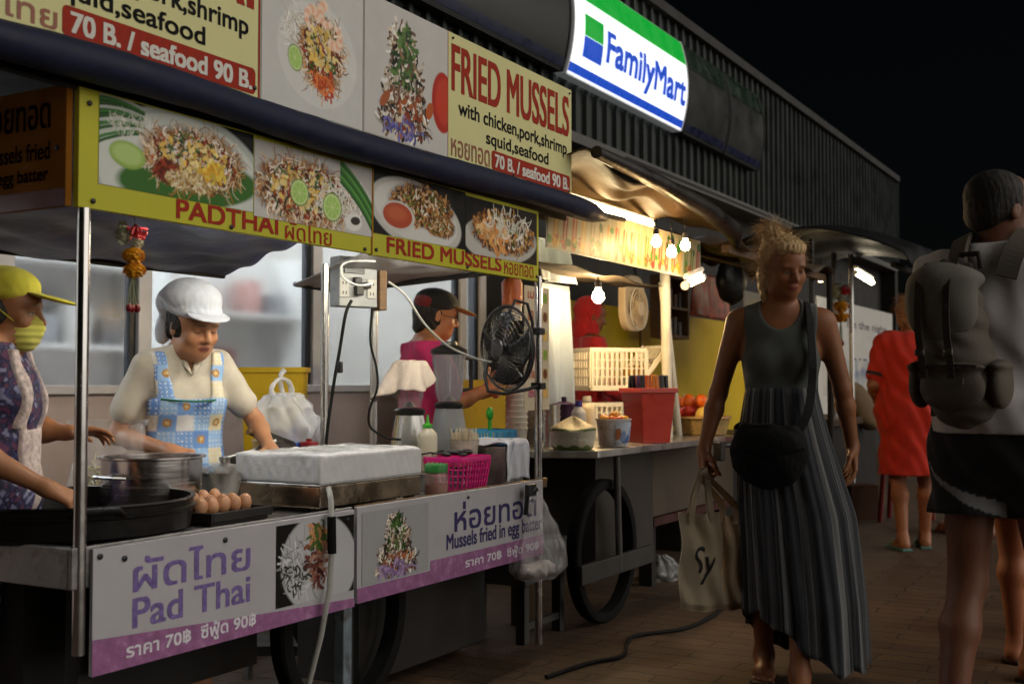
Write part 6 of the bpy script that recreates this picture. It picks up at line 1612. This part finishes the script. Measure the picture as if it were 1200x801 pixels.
# crossbody bag (hangs from her: a thing of its own)
W2 = Matrix.Translation(Vector((wp.x, wp.y, 0))) @ Matrix.Rotation(wrz, 4, 'Z')
cbg = thing('crossbody_bag', 'black crossbody bag on the front of the striped skirt', 'bag', mw=W2)
NYL = mat('black_bag_nylon', (.011, .011, .012), .8, spec=.2, var=.3, bump=.4, bs=50)
S = SDF((-.2, .05, .70), (.25, .35, 1.1), .005)
S.ell((.045, .205, .90), (.145, .055, .135), None, .03); S.ell((.045, .20, .86), (.125, .065, .10), None, .03); S.clip(lambda x, y, z: z - 1.0 - .06 * (x - .045) + 0 * y)
S.shift(lambda x, y, z: .003 * np.sin(x * 60 + z * 30) * np.sin(z * 55)); S.build('bag_body', NYL, cbg)
S = SDF((-.2, .05, .70), (.25, .35, 1.1), .005); S.ell((.045, .222, .91), (.135, .052, .09), None, .03); S.clip(lambda x, y, z: z - .992 + 0 * x + 0 * y); S.clip(lambda x, y, z: .87 - z + .3 * np.abs(x - .045) + 0 * y); S.build('flap', NYL, cbg)
def strap(root, name, pts, w, m, t=.004, nrm=(0, 1, 0)):
    pts = [Vector(p) for p in pts]; P = []
    for i in range(len(pts) - 1):
        p0, p1, p2, p3 = pts[max(0, i - 1)], pts[i], pts[i + 1], pts[min(len(pts) - 1, i + 2)]
        for k in range(6):
            q = k / 6; P.append(.5 * ((2 * p1) + (p2 - p0) * q + (2 * p0 - 5 * p1 + 4 * p2 - p3) * q * q + (3 * p1 - p0 - 3 * p2 + p3) * q ** 3))
    P.append(pts[-1]); mb = MB(); rg = []
    for i, p in enumerate(P):
        d = (P[min(i + 1, len(P) - 1)] - P[max(i - 1, 0)]).normalized(); c = Vector((0, 0, 1.25)); n = Vector(nrm) if not callable(nrm) else nrm(p)
        s_ = d.cross(n).normalized(); n2 = s_.cross(d)
        rg.append([p - s_ * w / 2 - n2 * t / 2, p + s_ * w / 2 - n2 * t / 2, p + s_ * w / 2 + n2 * t / 2, p - s_ * w / 2 + n2 * t / 2])
    return mb.ring(rg).build(name, m, root)
outn = lambda p: (p - Vector((-.02, 0, min(p.z, 1.30)))).normalized()
strap(cbg, 'shoulder_strap', [(-.07, .19, .985), (-.10, .165, 1.05), (-.115, .135, 1.15), (-.118, .142, 1.24), (-.112, .10, 1.36), (-.108, .04, 1.452), (-.10, -.03, 1.462), (-.08, -.10, 1.38), (0, -.13, 1.2), (.12, -.10, 1.02), (.18, .02, .97), (.165, .15, .95), (.14, .19, .94)], .034, NYL, nrm=outn)
# cream totes in her right hand
def tote(label, px, py, t, w, h, text, rz=0.0, grip=(824, 553)):
    c = at(px, py, t=t); u = Matrix.Rotation(rz, 3, 'Z') @ _R; v = Vector((0, 0, 1)); n = u.cross(v)
    mw = Matrix(((u.x, v.x, n.x, c.x), (u.y, v.y, n.y, c.y), (u.z, v.z, n.z, c.z), (0, 0, 0, 1)))
    o = thing('tote_bag', label, 'tote bag', mw=mw)
    CANV = fabric('cream_canvas', (.44, .36, .25), vs=9)
    g = lambda q: (lambda a, b: (w * (a - .5) * (1 + .10 * (1 - b)) + .006 * math.sin(b * 9 + 2), h * (b - 1) - .012 * math.sin(a * 3.1) * (1 - b) + .008 * abs(2 * a - 1) * b, q * (.028 * max(0.0, math.sin(math.pi * min(1, max(0, a)))) ** .6 * (1 - .75 * b) * (1 if b > .04 else .4) + .004) + .005 * math.sin(a * 14 + b * 6) + .007 * math.sin(a * 5 + b * 11 + rz)))
    MB().grid(g(1), 30, 34).build('front_panel', CANV, o, smooth=2); MB().grid(g(-1), 30, 34).build('back_panel', CANV, o, smooth=2)
    mb = MB(); f1, f2 = g(1), g(-1)
    for a in (0, 1): mb.grid(lambda x, y: Vector(f1(a, y)).lerp(Vector(f2(a, y)), x), 3, 34)
    mb.grid(lambda x, y: Vector(f1(x, 0)).lerp(Vector(f2(x, 0)), y), 30, 3); mb.build('gusset', CANV, o, smooth=2)
    gp = mw.inverted() @ at(*grip, t=4.50)
    for q, dz in ((1, .018), (-1, -.018)):
        strap(o, 'handle', [(-w * .26, -.03, dz * .9), (-w * .2, .04, dz), (gp.x - .014, gp.y - .02, gp.z + q * .006), (gp.x, gp.y + .012, gp.z + q * .004), (gp.x + .014, gp.y - .02, gp.z + q * .006), (w * .22, .04, dz), (w * .28, -.03, dz * .9)], .020, CANV, .003, (0, 0, 1))
    if text:
        f1 = g(1); z_ = lambda x, y: (x, y, f1(x / w + .5, y / h + 1)[2] + .003)
        lettering(text, (-w * .38, -h * .74, w * .22, -h * .34), M('1a1614', .7), o, rows=60, fn=lambda x, y: z_(x, y), slant=.25)
    return o
tote('cream tote bag with black script lettering, the front one in her hand', 821, 602, 4.46, .155, .355, 'Sy', .1)
tote('plain cream tote bag hanging against the striped skirt behind the lettered one', 853, 604, 4.56, .12, .35, None, -.35, (826, 553))
for q, x, y in (('R', .075, -.06), ('L', -.06, .24)):
    sd = MB().prism([(-.036, -.065), (.034, -.065), (.042, .08), (.052, .14), (.03, .19), (-.02, .185), (-.05, .14), (-.04, .06)], .012, (x, y, .0005)); o = sd.build('sandal_sole', M('2a1c14', .7), wo, bev=.003)

# ================================================================== cook with white cap
ck = thing('person', 'cook in white cap, cream shirt and blue patchwork apron looking down at her work', 'person', (3.05, 3.10, 0), facing((-.47, -.883)))
J = joints(1.5, head=(-.01, .105, 1.535), neck=(0, .035, 1.43), shR=(.150, .0, 1.37), shL=(-.150, .0, 1.37), elR=(.25, -.03, 1.10), wrR=(.12, .24, 1.05), elL=(-.285, .07, 1.15), wrL=(-.27, .27, 1.05),
           handR=(-.5, .9, -.15), palmR=(-.3, -.1, -1), handL=(-.1, 1, -.3), palmL=(.4, .1, -1))
Mh = rot(16, 17, 2); hs = .98
build_body(ck, J, Mh, 'b07c5a', hs, .0042, 1, .96, (45, 55, 35), (60, 60, 40), dict(lips='7a4038', lid=.95, brow='1c120e'), dict(jaw=1.0, nose=1.2), .95)
SHIRT = fabric('cream_shirt', (.58, .52, .42))
def sh_draw(J, g, fat=1.08, sl=.36, fem=1, ag=.022):
    def d(S):
        torso(S, J, g, fem, fat)
        for q in 'RL': arm(S, J, q, ag, sl)
    return d
s = J['s']
cloth(ck, 'shirt', SHIRT, J, sh_draw(J, .011, .98, .32, 1, .016), [lambda x, y, z: z - 1.275 - .25 * y + 0 * x, lambda x, y, z: .78 - z + 0 * x + 0 * y], .0055, .006, 1, cuts=[((0, .135, 1.275), (.042, .10, .085))])
mb = MB()
for q in (-1, 1):
    mb.grid(lambda u, v: (q * (.012 + .062 * u - .012 * v), .088 + .020 * v * 1.2 - .085 * u * u + .006, 1.235 + .055 * u - .055 * v * (1 - .4 * u)), 10, 8)
mb.build('collar', SHIRT, ck, smooth=2, solid=.004)
PATCH = mat('patchwork_cotton', (.5, .5, .5), .85, var=.08, vs=30, bump=.2, bs=220, attr='Col')
def patchcol(v):
    u, w = v[:, 0] + .03 * v[:, 1], v[:, 2]
    i, j = np.floor(u / .058).astype(int), np.floor(w / .058).astype(int)
    pal = np.array([lin(c) for c in ('7ca4de', 'ded6c4', '9cc0ea', 'e0dcd8', '6c94d4', 'e2d6b4')])
    col = pal[(i * 2 + j * 3 + (i * j) % 2) % 6]
    fu, fw = u / .058 - i, w / .058 - j
    r = np.hypot(fu - .5, fw - .5); m = ((i + j) % 3 == 0)
    col = np.where(((r < .26) & m)[:, None], np.array(lin('b98a52')), col); col = np.where(((r < .12) & m)[:, None], np.array(lin('e0c890')), col)
    m2 = (np.hypot((u / .0145) % 1 - .5, (w / .0145) % 1 - .5) < .2) & ~m; col = np.where(m2[:, None], np.array(lin('dfe4ee')), col)
    return col
cloth(ck, 'apron', PATCH, J, lambda S: torso(S, J, .022, 1, 1.05), [lambda x, y, z: .02 - y + 0 * x + 0 * z, lambda x, y, z: np.maximum(z - 1.265, .62 - z) + 0 * x + 0 * y,
      lambda x, y, z: np.where(z > 1.10, np.abs(np.abs(x) - .088 - .12 * (z - 1.1)) - .024, np.abs(x) - .135) + 0 * y], .0055, .003, 2, color=patchcol)
MB().tube([(-.11, .118, 1.098), (-.05, .148, 1.092), (0, .152, 1.09), (.05, .148, 1.092), (.11, .118, 1.098)], .004, 6).build('apron_hem', M('2a6a4a', .7), ck)
hair_mass(ck, J, Mh, hs, HAIRD, [((0, -.03, .03), (.079, .088, .083)), ((.06, .0, .0), (.02, .03, .045)), ((-.06, .0, .0), (.02, .03, .045)), ((0, -.08, -.03), (.06, .03, .05))], .0045, .003, [((0, .105, -.02), (.066, .075, .075))])
CAPW = fabric('white_cap_cloth', (.60, .63, .70), .08)
hair_mass(ck, J, Mh, hs, CAPW, [((0, -.03, .098), (.100, .115, .070)), ((0, -.115, .06), (.088, .06, .068)), ((.045, -.115, -.04), (.035, .025, .06)), ((0, -.02, .055), (.089, .102, .03)), ((0, .035, .062), (.076, .07, .028))], .0045, .0009, [((0, .0, -.03), (.075, .09, .075))])
S = SDF(J['head'] - .25, J['head'] + .25, .004)
S.ell(J['head'] + Mh @ (V3(0, .085, .060) * hs), np.array((.082, .062, .008)) * hs, Mh @ rot(0, 8), .01); S.build('cap_brim', CAPW, ck)

# ================================================================== left woman with yellow cap and mask
lw = thing('person', 'woman in yellow cap and mask beside the near left post, in navy floral top', 'person', (2.20, 3.0, 0), facing((.625, -.795)))
J = joints(1.52, head=(0, .045, 1.525), neck=(0, .0, 1.42), elR=(.235, -.02, 1.10), wrR=(.20, .22, .965), elL=(-.245, .08, 1.13), wrL=(-.20, .19, 1.12), handR=(-.1, 1, -.45), palmR=(-.5, -.2, -1), handL=(0, 1, .05), palmL=(.3, 0, -1))
Mh = rot(-4, 6, 0); hs = .97
build_body(lw, J, Mh, 'a06c48', hs, .005, 1, 1.08, (30, 40, 30), (12, 16, 12), dict(lid=.5), {}, 1.08)
FLOR = mat('navy_floral', (.1, .1, .1), .8, var=.1, bump=.2, bs=200, attr='Col')
def florcol(v):
    a = np.sin(v[:, 0] * 90 + 3 * np.sin(v[:, 2] * 60)) * np.sin(v[:, 2] * 85 + 3 * np.sin(v[:, 1] * 70)) * np.sin(v[:, 1] * 88 + 2 * np.sin(v[:, 0] * 50 + v[:, 2] * 40))
    c = np.tile(np.array(lin('1e1c3c')), (len(v), 1)); c = np.where((a > .28)[:, None], np.array(lin('7a7a9a')), c); c = np.where((a < -.34)[:, None], np.array(lin('5a3050')), c); return np.where((np.abs(a) < .02)[:, None], np.array(lin('3a3a68')), c)
cloth(lw, 'floral_dress', FLOR, J, lambda S: (torso(S, J, .014, 1, 1.14), leg(S, J, 'R', .05, .5), leg(S, J, 'L', .05, .5)), [lambda x, y, z: z - 1.27 + 0 * x + 0 * y, lambda x, y, z: .42 - z + 0 * x + 0 * y, lambda x, y, z: np.where(z > 1.10, np.abs(x) - .145, -1.) + 0 * y], .0055, .005, 3, color=florcol,
      cuts=[((0, .10, 1.30), (.08, .10, .075)), ((.2, 0, 1.20), (.06, .2, .08)), ((-.2, 0, 1.20), (.06, .2, .08))])
APW = mat('checked_apron', (.55, .45, .42), .85, var=.5, vs=60, bump=.2, bs=200)
cloth(lw, 'apron', APW, J, lambda S: torso(S, J, .024, 1, 1.16), [lambda x, y, z: .035 - y + 0 * x + 0 * z, lambda x, y, z: np.maximum(z - 1.25, .5 - z) + 0 * x + 0 * y, lambda x, y, z: np.where(z > 1.02, np.abs(np.abs(x) - .09) - .02, np.abs(x) - .085) + 0 * y], .006, .003, 4)
hair_mass(lw, J, Mh, hs, HAIRD, [((0, -.035, .025), (.08, .086, .082)), ((.06, -.01, -.01), (.02, .035, .045)), ((0, -.085, -.04), (.06, .03, .055))], .005, .003, [((0, .105, -.02), (.066, .08, .09))])
CAPY = fabric('yellow_cap_cloth', (.60, .54, .04))
hair_mass(lw, J, Mh, hs, CAPY, [((0, -.015, .075), (.088, .104, .062)), ((0, -.02, .05), (.089, .102, .03))], .0045, .0006, [((0, .0, -.035), (.075, .09, .075))])
S = SDF(J['head'] - .28, J['head'] + .28, .004); S.ell(J['head'] + Mh @ (V3(0, .125, .052) * hs), np.array((.072, .085, .008)) * hs, Mh @ rot(0, 8), .01); S.build('cap_brim', CAPY, lw)
S = SDF(J['head'] - .2, J['head'] + .2, .0035)
for p, r in (((0, .033, -.055), (.0645, .0715, .060)), ((0, .055, -.08), (.042, .042, .035)), ((0, .086, -.035), (.020, .030, .028))): S.ell(J['head'] + Mh @ (np.array(p) * hs), np.array(r) * hs, Mh, .03)
S.clip(lambda x, y, z: ((J['head'] + Mh @ V3(0, .03, 0))[1] - y) + 0 * x + 0 * z); S.shift(lambda x, y, z: .0015 * np.sin(z * 320)); S.build('face_mask', fabric('yellow_mask', (.60, .56, .10)), lw)
for q in (-1, 1): MB().tube([J['head'] + Mh @ V3(q * .06, .045, -.03), J['head'] + Mh @ V3(q * .078, .0, .005)], .002, 5).build('mask_loop', CAPY, lw)

# ================================================================== pink shirt vendor
pv = thing('person', 'vendor in pink shirt, dark cap and glasses seen from the side behind the blenders', 'person', (4.66, 3.14, 0), facing((.755, -.72)))
J = joints(1.6, head=(0, .06, 1.57), neck=(0, .005, 1.445), elR=(.24, .10, 1.13), wrR=(.16, .30, 1.20), elL=(-.24, .10, 1.13), wrL=(-.10, .32, 1.17), handR=(-.3, .7, .6), palmR=(-1, -.2, 0), handL=(.3, .8, .3), palmL=(.6, -.5, -.5))
Mh = rot(-2, 10, 0); hs = .98
build_body(pv, J, Mh, 'b8764e', hs, .005, 1, 1.12, (65, 75, 50), (50, 60, 40), dict(lid=.6), dict(jaw=1.05, nose=1.1), 1.12)
cloth(pv, 'pink_shirt', fabric('pink_cotton', (.55, .025, .13)), J, sh_draw(J, .016, 1.14, .40, 1, .026), [lambda x, y, z: z - 1.352 + 0 * x + 0 * y, lambda x, y, z: .84 - z + 0 * x + 0 * y], .0055, .005, 5)
cloth(pv, 'trousers', fabric('dark_trousers', (.02, .02, .025)), J, lambda S: [leg(S, J, q, .015, .97) for q in 'RL'], [lambda x, y, z: z - .86 + 0 * x + 0 * y], .009, .004, 6)
hair_mass(pv, J, Mh, hs, HAIRD, [((0, -.035, .02), (.082, .088, .085)), ((0, -.075, -.045), (.065, .035, .06)), ((.055, -.02, -.03), (.025, .035, .05)), ((-.055, -.02, -.03), (.025, .035, .05))], .0045, .003, [((0, .105, -.02), (.068, .085, .10))])
hair_mass(pv, J, Mh, hs, fabric('black_cap_cloth', (.014, .012, .012)), [((0, -.012, .075), (.09, .106, .062)), ((0, -.02, .045), (.0905, .104, .03))], .0045, .0005, [((0, .0, -.035), (.075, .09, .075))])
hair_mass(pv, J, Mh, hs, fabric('dark_red_cap_patch', (.16, .012, .012)), [((0, -.06, .055), (.088, .064, .052))], .0045, .0005, [((0, .0, -.03), (.075, .09, .075))])
S = SDF(J['head'] - .28, J['head'] + .28, .004); S.ell(J['head'] + Mh @ (V3(0, .125, .05) * hs), np.array((.072, .075, .007)) * hs, Mh @ rot(0, 10), .01); S.build('cap_brim', fabric('ochre_brim', (.45, .26, .05)), pv)
mb = MB()
for q in (-1, 1):
    mb.tube([J['head'] + Mh @ (V3(q * .034 + .024 * math.cos(a), .098 - .006 * abs(math.cos(a)), -.002 + .019 * math.sin(a)) * hs) for a in [k * math.pi / 10 for k in range(20)]], .0016, 5, closed=True)
    mb.tube([J['head'] + Mh @ (V3(q * .058, .09, .002) * hs), J['head'] + Mh @ (V3(q * .078, .0, .006) * hs)], .0016, 5)
mb.tube([J['head'] + Mh @ (V3(-.010, .100, .0) * hs), J['head'] + Mh @ (V3(.010, .100, .0) * hs)], .0016, 5); mb.build('glasses', M('1a1410', .3), pv)

# ================================================================== figure with red headscarf
rh = thing('person', 'person with red headscarf in profile behind the low hanging bulb', 'person', (6.98, 3.4, 0), facing((.70, -.72)))
J = joints(1.72, elR=(.235, .06, 1.12), wrR=(.20, .27, 1.02), elL=(-.235, .06, 1.12), wrL=(-.18, .28, 1.03), handR=(-.1, 1, -.2), handL=(.1, 1, -.2), palmR=(-.3, 0, -1), palmL=(.3, 0, -1))
Mh = rot(4, 12, 0)
build_body(rh, J, Mh, '7a4a30', 1.0, .0065, 1, 1.05, face=dict(lid=.5))
RED = fabric('red_cloth', (.42, .015, .022))
cloth(rh, 'red_top', RED, J, sh_draw(J, .014, 1.08, .7, 1, .02), [lambda x, y, z: z - 1.46 + 0 * x + 0 * y, lambda x, y, z: .85 - z + 0 * x + 0 * y], .008, .005, 2)
cloth(rh, 'trousers', fabric('dark_trousers', (.02, .02, .025)), J, lambda S: [leg(S, J, q, .015, .97) for q in 'RL'], [lambda x, y, z: z - .9 + 0 * x + 0 * y], .01, .004, 6)
hair_mass(rh, J, Mh, 1.0, RED, [((0, -.025, .035), (.09, .102, .095)), ((0, -.05, -.09), (.085, .07, .10)), ((.05, .0, -.10), (.035, .06, .08)), ((-.05, .0, -.10), (.035, .06, .08))], .005, .003, [((0, .125, -.02), (.075, .095, .115))])

# ================================================================== man with backpack
mp = at(1176, 600, t=3.62); mrz = facing(F_(.74, .67))
mn = thing('person', 'man seen from behind in white shirt and black shorts wearing a grey backpack', 'person', (mp.x, mp.y, 0), mrz)
J = joints(1.80, head=(.0, .035, 1.600), neck=(0, -.005, 1.455), shR=(.185, -.005, 1.41), shL=(-.185, -.005, 1.41), elR=(.26, .0, 1.14), wrR=(.25, .16, .93), elL=(-.20, .12, 1.15), wrL=(-.10, .28, 1.28), handL=(.5, .1, .8), palmL=(.3, -1, 0),
           hipL=(-.09, 0, .92), knL=(-.10, -.02, .50), anL=(-.105, -.16, .085), knR=(.10, .10, .5), anR=(.10, .16, .085))
Mh = rot(-38, 4, 0)
build_body(mn, J, Mh, '845640', 1.04, .0055, 0, .98, (25, 30, 20), (60, 70, 50), dict(lid=.4), dict(jaw=1.1), 1.1)
s = J['s']
WSH = fabric('white_shirt', (.74, .71, .70), .06)
cloth(mn, 'white_shirt', WSH, J, lambda S: (torso(S, J, .022, 0, 1.02), arm(S, J, 'R', .03, .42), arm(S, J, 'L', .03, .42), S.ell(J['pel'] + V3(0, -.01, .04), (.19, .16, .13), None, .06)), [lambda x, y, z: z - 1.60 - .2 * y + 0 * x, lambda x, y, z: 1.0 - z + 0 * x + 0 * y], .0065, .006, 3)
SHORT = fabric('black_shorts_cloth', (.010, .010, .012), attr='Col')
def shortcol(v):
    x, z = v[:, 0], v[:, 2]; u = np.clip((x + .19) / .19, 0, 1.2); zc = .90 - .125 * u ** .55
    m = (np.abs(z - zc) < .006 + .016 * u) & (v[:, 1] < .04) & (x < .03)
    return np.where(m[:, None], np.array((.32, .32, .33)), np.array((.010, .010, .012)))
cloth(mn, 'shorts', SHORT, J, lambda S: ([leg(S, J, q, .038, .42) for q in 'RL'], S.ell(J['pel'] - V3(0, .012, .03), (.19, .155, .15), None, .05), [S.cone(J['hip' + q] + (J['kn' + q] - J['hip' + q]) * .6, J['hip' + q] + (J['kn' + q] - J['hip' + q]) * .9, .12, .115, .04) for q in 'RL']), [lambda x, y, z: z - 1.06 + 0 * x + 0 * y, lambda x, y, z: .735 - z - .12 * y + 0 * x], .007, .005, 4, color=shortcol)
hair_mass(mn, J, Mh, 1.04, HAIRD, [((0, -.03, .045), (.083, .094, .080)), ((0, -.065, -.01), (.074, .05, .06)), ((.05, -.03, .02), (.032, .055, .06)), ((-.05, -.03, .02), (.032, .055, .06))], .0045, .0012, [((0, .115, -.03), (.068, .08, .11))])
bp = thing('backpack', 'grey rucksack with flap, straps and side pockets on the back of the man', 'backpack', mw=Matrix.Translation(Vector((mp.x, mp.y, 0))) @ Matrix.Rotation(mrz, 4, 'Z'))
BPK = mat('grey_canvas', (.112, .094, .072), .75, var=.2, vs=10, bump=.18, bs=160)
BPD = mat('dark_canvas', (.028, .020, .016), .75, var=.2, vs=10, bump=.35, bs=120)
by = -.26
S = SDF((-.32, -.5, .9), (.32, .0, 1.75), .006)
S.ell((-.005, by, 1.15), (.145, .105, .115), None, .06); S.ell((-.04, by, 1.32), (.112, .095, .18), None, .06); S.cone((.0, by + .02, 1.10), (-.04, by + .02, 1.40), .115, .09, .06)
S.shift(lambda x, y, z: .005 * np.sin(x * 36 + 2 * np.sin(z * 20)) * np.sin(z * 42 + 2 * np.sin(x * 15)) + .0025 * np.sin(z * 95 + x * 40)); S.clip(lambda x, y, z: y + .12 + 0 * x + 0 * z); S.build('pack_body', BPK, bp)
S = SDF((-.32, -.52, 1.1), (.32, .0, 1.75), .005)
S.ell((-.045, by - .01, 1.475), (.128, .125, .05), None, .04); S.ell((-.045, by - .06, 1.39), (.128, .078, .135), None, .05); S.clip(lambda x, y, z: y + .15 + 0 * x + 0 * z); S.clip(lambda x, y, z: 1.265 + 1.6 * (x + .045) ** 2 - z + 0 * y)
S.shift(lambda x, y, z: .002 * np.sin(x * 40 + z * 30)); S.build('flap', mat('lighter_grey_canvas', (.15, .14, .118), .8, var=.15, vs=9, bump=.15, bs=160), bp)
for q in (-1, 1):
    S = SDF((-.4, -.5, .95), (.4, .0, 1.45), .006); S.ell((-.005 + q * .142, by + .0, 1.13), (.035, .075, .08), None, .03); S.ell((-.005 + q * .144, by - .005, 1.19), (.036, .078, .016), None, .02); S.build('side_pocket', BPK, bp)
S = SDF((-.3, -.52, .95), (.3, -.1, 1.35), .006); S.ell((.0, by - .085, 1.12), (.115, .045, .08), None, .03); S.ell((.0, by - .088, 1.185), (.117, .045, .016), None, .02); S.build('front_pocket', BPK, bp)
MB().box((.02, by - .133, 1.14), (.075, .006, .022)).build('patch', M('5a554c', .6), bp)
for x in (-.095, .005): strap(bp, 'flap_strap', [(x, by - .05, 1.532), (x, by - .12, 1.48), (x, by - .142, 1.40), (x, by - .140, 1.30), (x + .01, by - .136, 1.2), (x + .012, by - .134, 1.15)], .024, BPD, .007, lambda p: Vector((0, -1, .3)).normalized()); MB().box((x + .006, by - .146, 1.235), (.034, .008, .022)).build('buckle', M('6a625a', .3, metal=.8), bp, bev=.003)
strap(bp, 'zip', [(-.10, by - .128, 1.187), (-.05, by - .137, 1.19), (0, by - .139, 1.19), (.05, by - .137, 1.19), (.10, by - .126, 1.187)], .010, BPD, .004, (0, -1, 0))
S = SDF((-.2, -.4, 1.4), (.2, .0, 1.7), .006); S.cone((-.09, by + .03, 1.52), (.0, by + .03, 1.52), .03, .03, .02); S.shift(lambda x, y, z: .006 * np.sin(x * 120)); S.build('gathered_top', BPD, bp)
MB().tube([(-.04, by + .09, 1.52), (-.03, by + .09, 1.57), (.03, by + .09, 1.57), (.04, by + .09, 1.52)], .011, 8).build('top_loop', BPD, bp, smooth=True)
for q in (-1, 1): strap(bp, 'shoulder_strap', [(q * .07, -.15, 1.47), (q * .085, -.12, 1.545), (q * .10, -.03, 1.612), (q * .115, .06, 1.585), (q * .13, .125, 1.49), (q * .14, .15, 1.35), (q * .165, .12, 1.2), (q * .19, .02, 1.12), (q * .16, -.14, 1.08)], .062, BPK, .014, lambda p: (p - Vector((0, -.01, min(p.z, 1.38)))).normalized())

for c in kids(bp):                                          # the pack hangs a little to his left
    if not c.name.startswith('shoulder_strap'):
        c.scale = (.84, .86, .90); pv_ = Vector((-.0, -.15, 1.32)); c.location = Vector([a * (1 - b) for a, b in zip(pv_, c.scale)]) + Vector((-.03, 0, 0))

# ================================================================== woman in red dress and two more passers-by
rw = thing('person', 'woman in bright red dress with black sleeve trim seen from behind', 'person', (8.52, 1.63, 0), facing(F_(1, .15)))
J = joints(1.74, elL=(-.25, -.03, 1.12), wrL=(-.20, .16, 1.0), elR=(.25, -.03, 1.12), wrR=(.2, .16, 1.0), handL=(.3, .9, -.2), handR=(-.3, .9, -.2), anL=(-.08, -.08, .085), anR=(.09, .06, .085), footL=(-.3, 1, 0))
Mh = rot(-25, 5, 0)
build_body(rw, J, Mh, 'a0684a', 1.0, .0065, 1, 1.2, (30, 40, 30), (30, 40, 30), dict(lid=.4), {}, 1.2)
cloth(rw, 'red_dress', fabric('red_dress_cloth', (.60, .030, .012)), J, lambda S: (torso(S, J, .028, 1, 1.3), arm(S, J, 'R', .03, .38), arm(S, J, 'L', .03, .38), S.cone((0, 0, 1.0), (0, 0, .5), .20, .225, .08), S.cone((0, 0, 1.3), (0, 0, 1.0), .17, .2, .08)), [lambda x, y, z: z - 1.53 + 0 * x + 0 * y, lambda x, y, z: .52 - z + 0 * x + 0 * y], .0075, .008, 2, cuts=[((0, .0, 1.56), (.085, .10, .07))])
for q in 'LR':
    a, b = J['sh' + q], J['el' + q]; MB().tube([a + (b - a) * .72, a + (b - a) * .80], .075, 16).build('sleeve_trim', M('14100e', .7), rw, smooth=True)
GH = mat('ginger_hair', (.26, .12, .05), .6, var=.5, vs=40)
strands(rw, J, Mh, 1.0, GH, 260, [((0, -.03, .04), (.084, .096, .085)), ((0, -.07, .10), (.045, .045, .04))], (0, -.1, .1), .06, r=.0016)
hair_mass(rw, J, Mh, 1.0, GH, [((0, -.03, .04), (.084, .096, .085)), ((0, -.07, .10), (.045, .045, .04)), ((0, -.06, -.03), (.07, .05, .07))], .006, .006, [((0, .115, -.03), (.066, .08, .11))])
def sandals(o, J, m, col):
    for q in 'RL':
        an, f = J['an' + q], J['foot' + q] / np.linalg.norm(J['foot' + q]); w = V3(f[1], -f[0], 0)
        P = lambda a, b: (an[0] + f[0] * a + w[0] * b, an[1] + f[1] * a + w[1] * b, .0005)
        k = MB(); pts = [P(a, b) for a, b in ((-.07, -.035), (-.07, .035), (.08, .045), (.16, .05), (.19, .0), (.16, -.05), (.08, -.042))]
        k.prism([(p[0], p[1]) for p in pts][::-1], .018); s_ = k.build('sandal_sole', M(col, .6), o, bev=.004)
        for a in (.075, .115): MB().tube([(P(a, -.05)[0], P(a, -.05)[1], .02), (P(a, -.03)[0], P(a, -.03)[1], .055), (P(a, 0)[0], P(a, 0)[1], .066), (P(a, .03)[0], P(a, .03)[1], .055), (P(a, .05)[0], P(a, .05)[1], .02)], .008, 6).build('sandal_strap', M(col, .6), o, smooth=True)
sandals(rw, J, None, '5a8a86')
def passer(label, x, y, H, rz, skin, top, bot, sand, hem=.62):
    o = thing('person', label, 'person', (x, y, 0), rz)
    J = joints(H, anL=(-.09, .14, .085), knL=(-.09, .12, .5), anR=(.09, -.12, .085)); Mh = rot(0, 5, 0)
    build_body(o, J, Mh, skin, 1.0, .0065, 1, 1.0)
    cloth(o, 'top', fabric('top_cloth', top), J, sh_draw(J, .014, 1.05, .36, 1, .02), [lambda x, y, z: z - 1.42 * H / 1.7 + 0 * x + 0 * y, lambda x, y, z: .85 - z + 0 * x + 0 * y], .009, .005, 1)
    cloth(o, 'shorts', fabric('shorts_cloth', bot), J, lambda S: ([leg(S, J, q, .03, .45) for q in 'RL'], S.ell(J['pel'], (.175, .13, .13), None, .04)), [lambda x, y, z: z - 1.0 + 0 * x + 0 * y, lambda x, y, z: hem - z + 0 * x + 0 * y], .009, .005, 2)
    hair_mass(o, J, Mh, 1.0, HAIRD, [((0, -.03, .04), (.084, .096, .085)), ((0, -.06, -.05), (.07, .05, .09))], .006, .004, [((0, .115, -.03), (.066, .08, .11))])
    sandals(o, J, None, sand); return o
passer('passer-by in strapped sandals walking just beyond the man with the backpack', 5.12, .56, 1.68, facing((.9, -.3)), 'b0704c', (.05, .05, .06), (.03, .03, .035), '3a2418')
passer('passer-by in brown sandals standing beyond the red dress', 9.5, 1.40, 1.66, facing(F_(1, -.1)), 'a0684a', (.03, .03, .035), (.02, .02, .025), '6a4028')
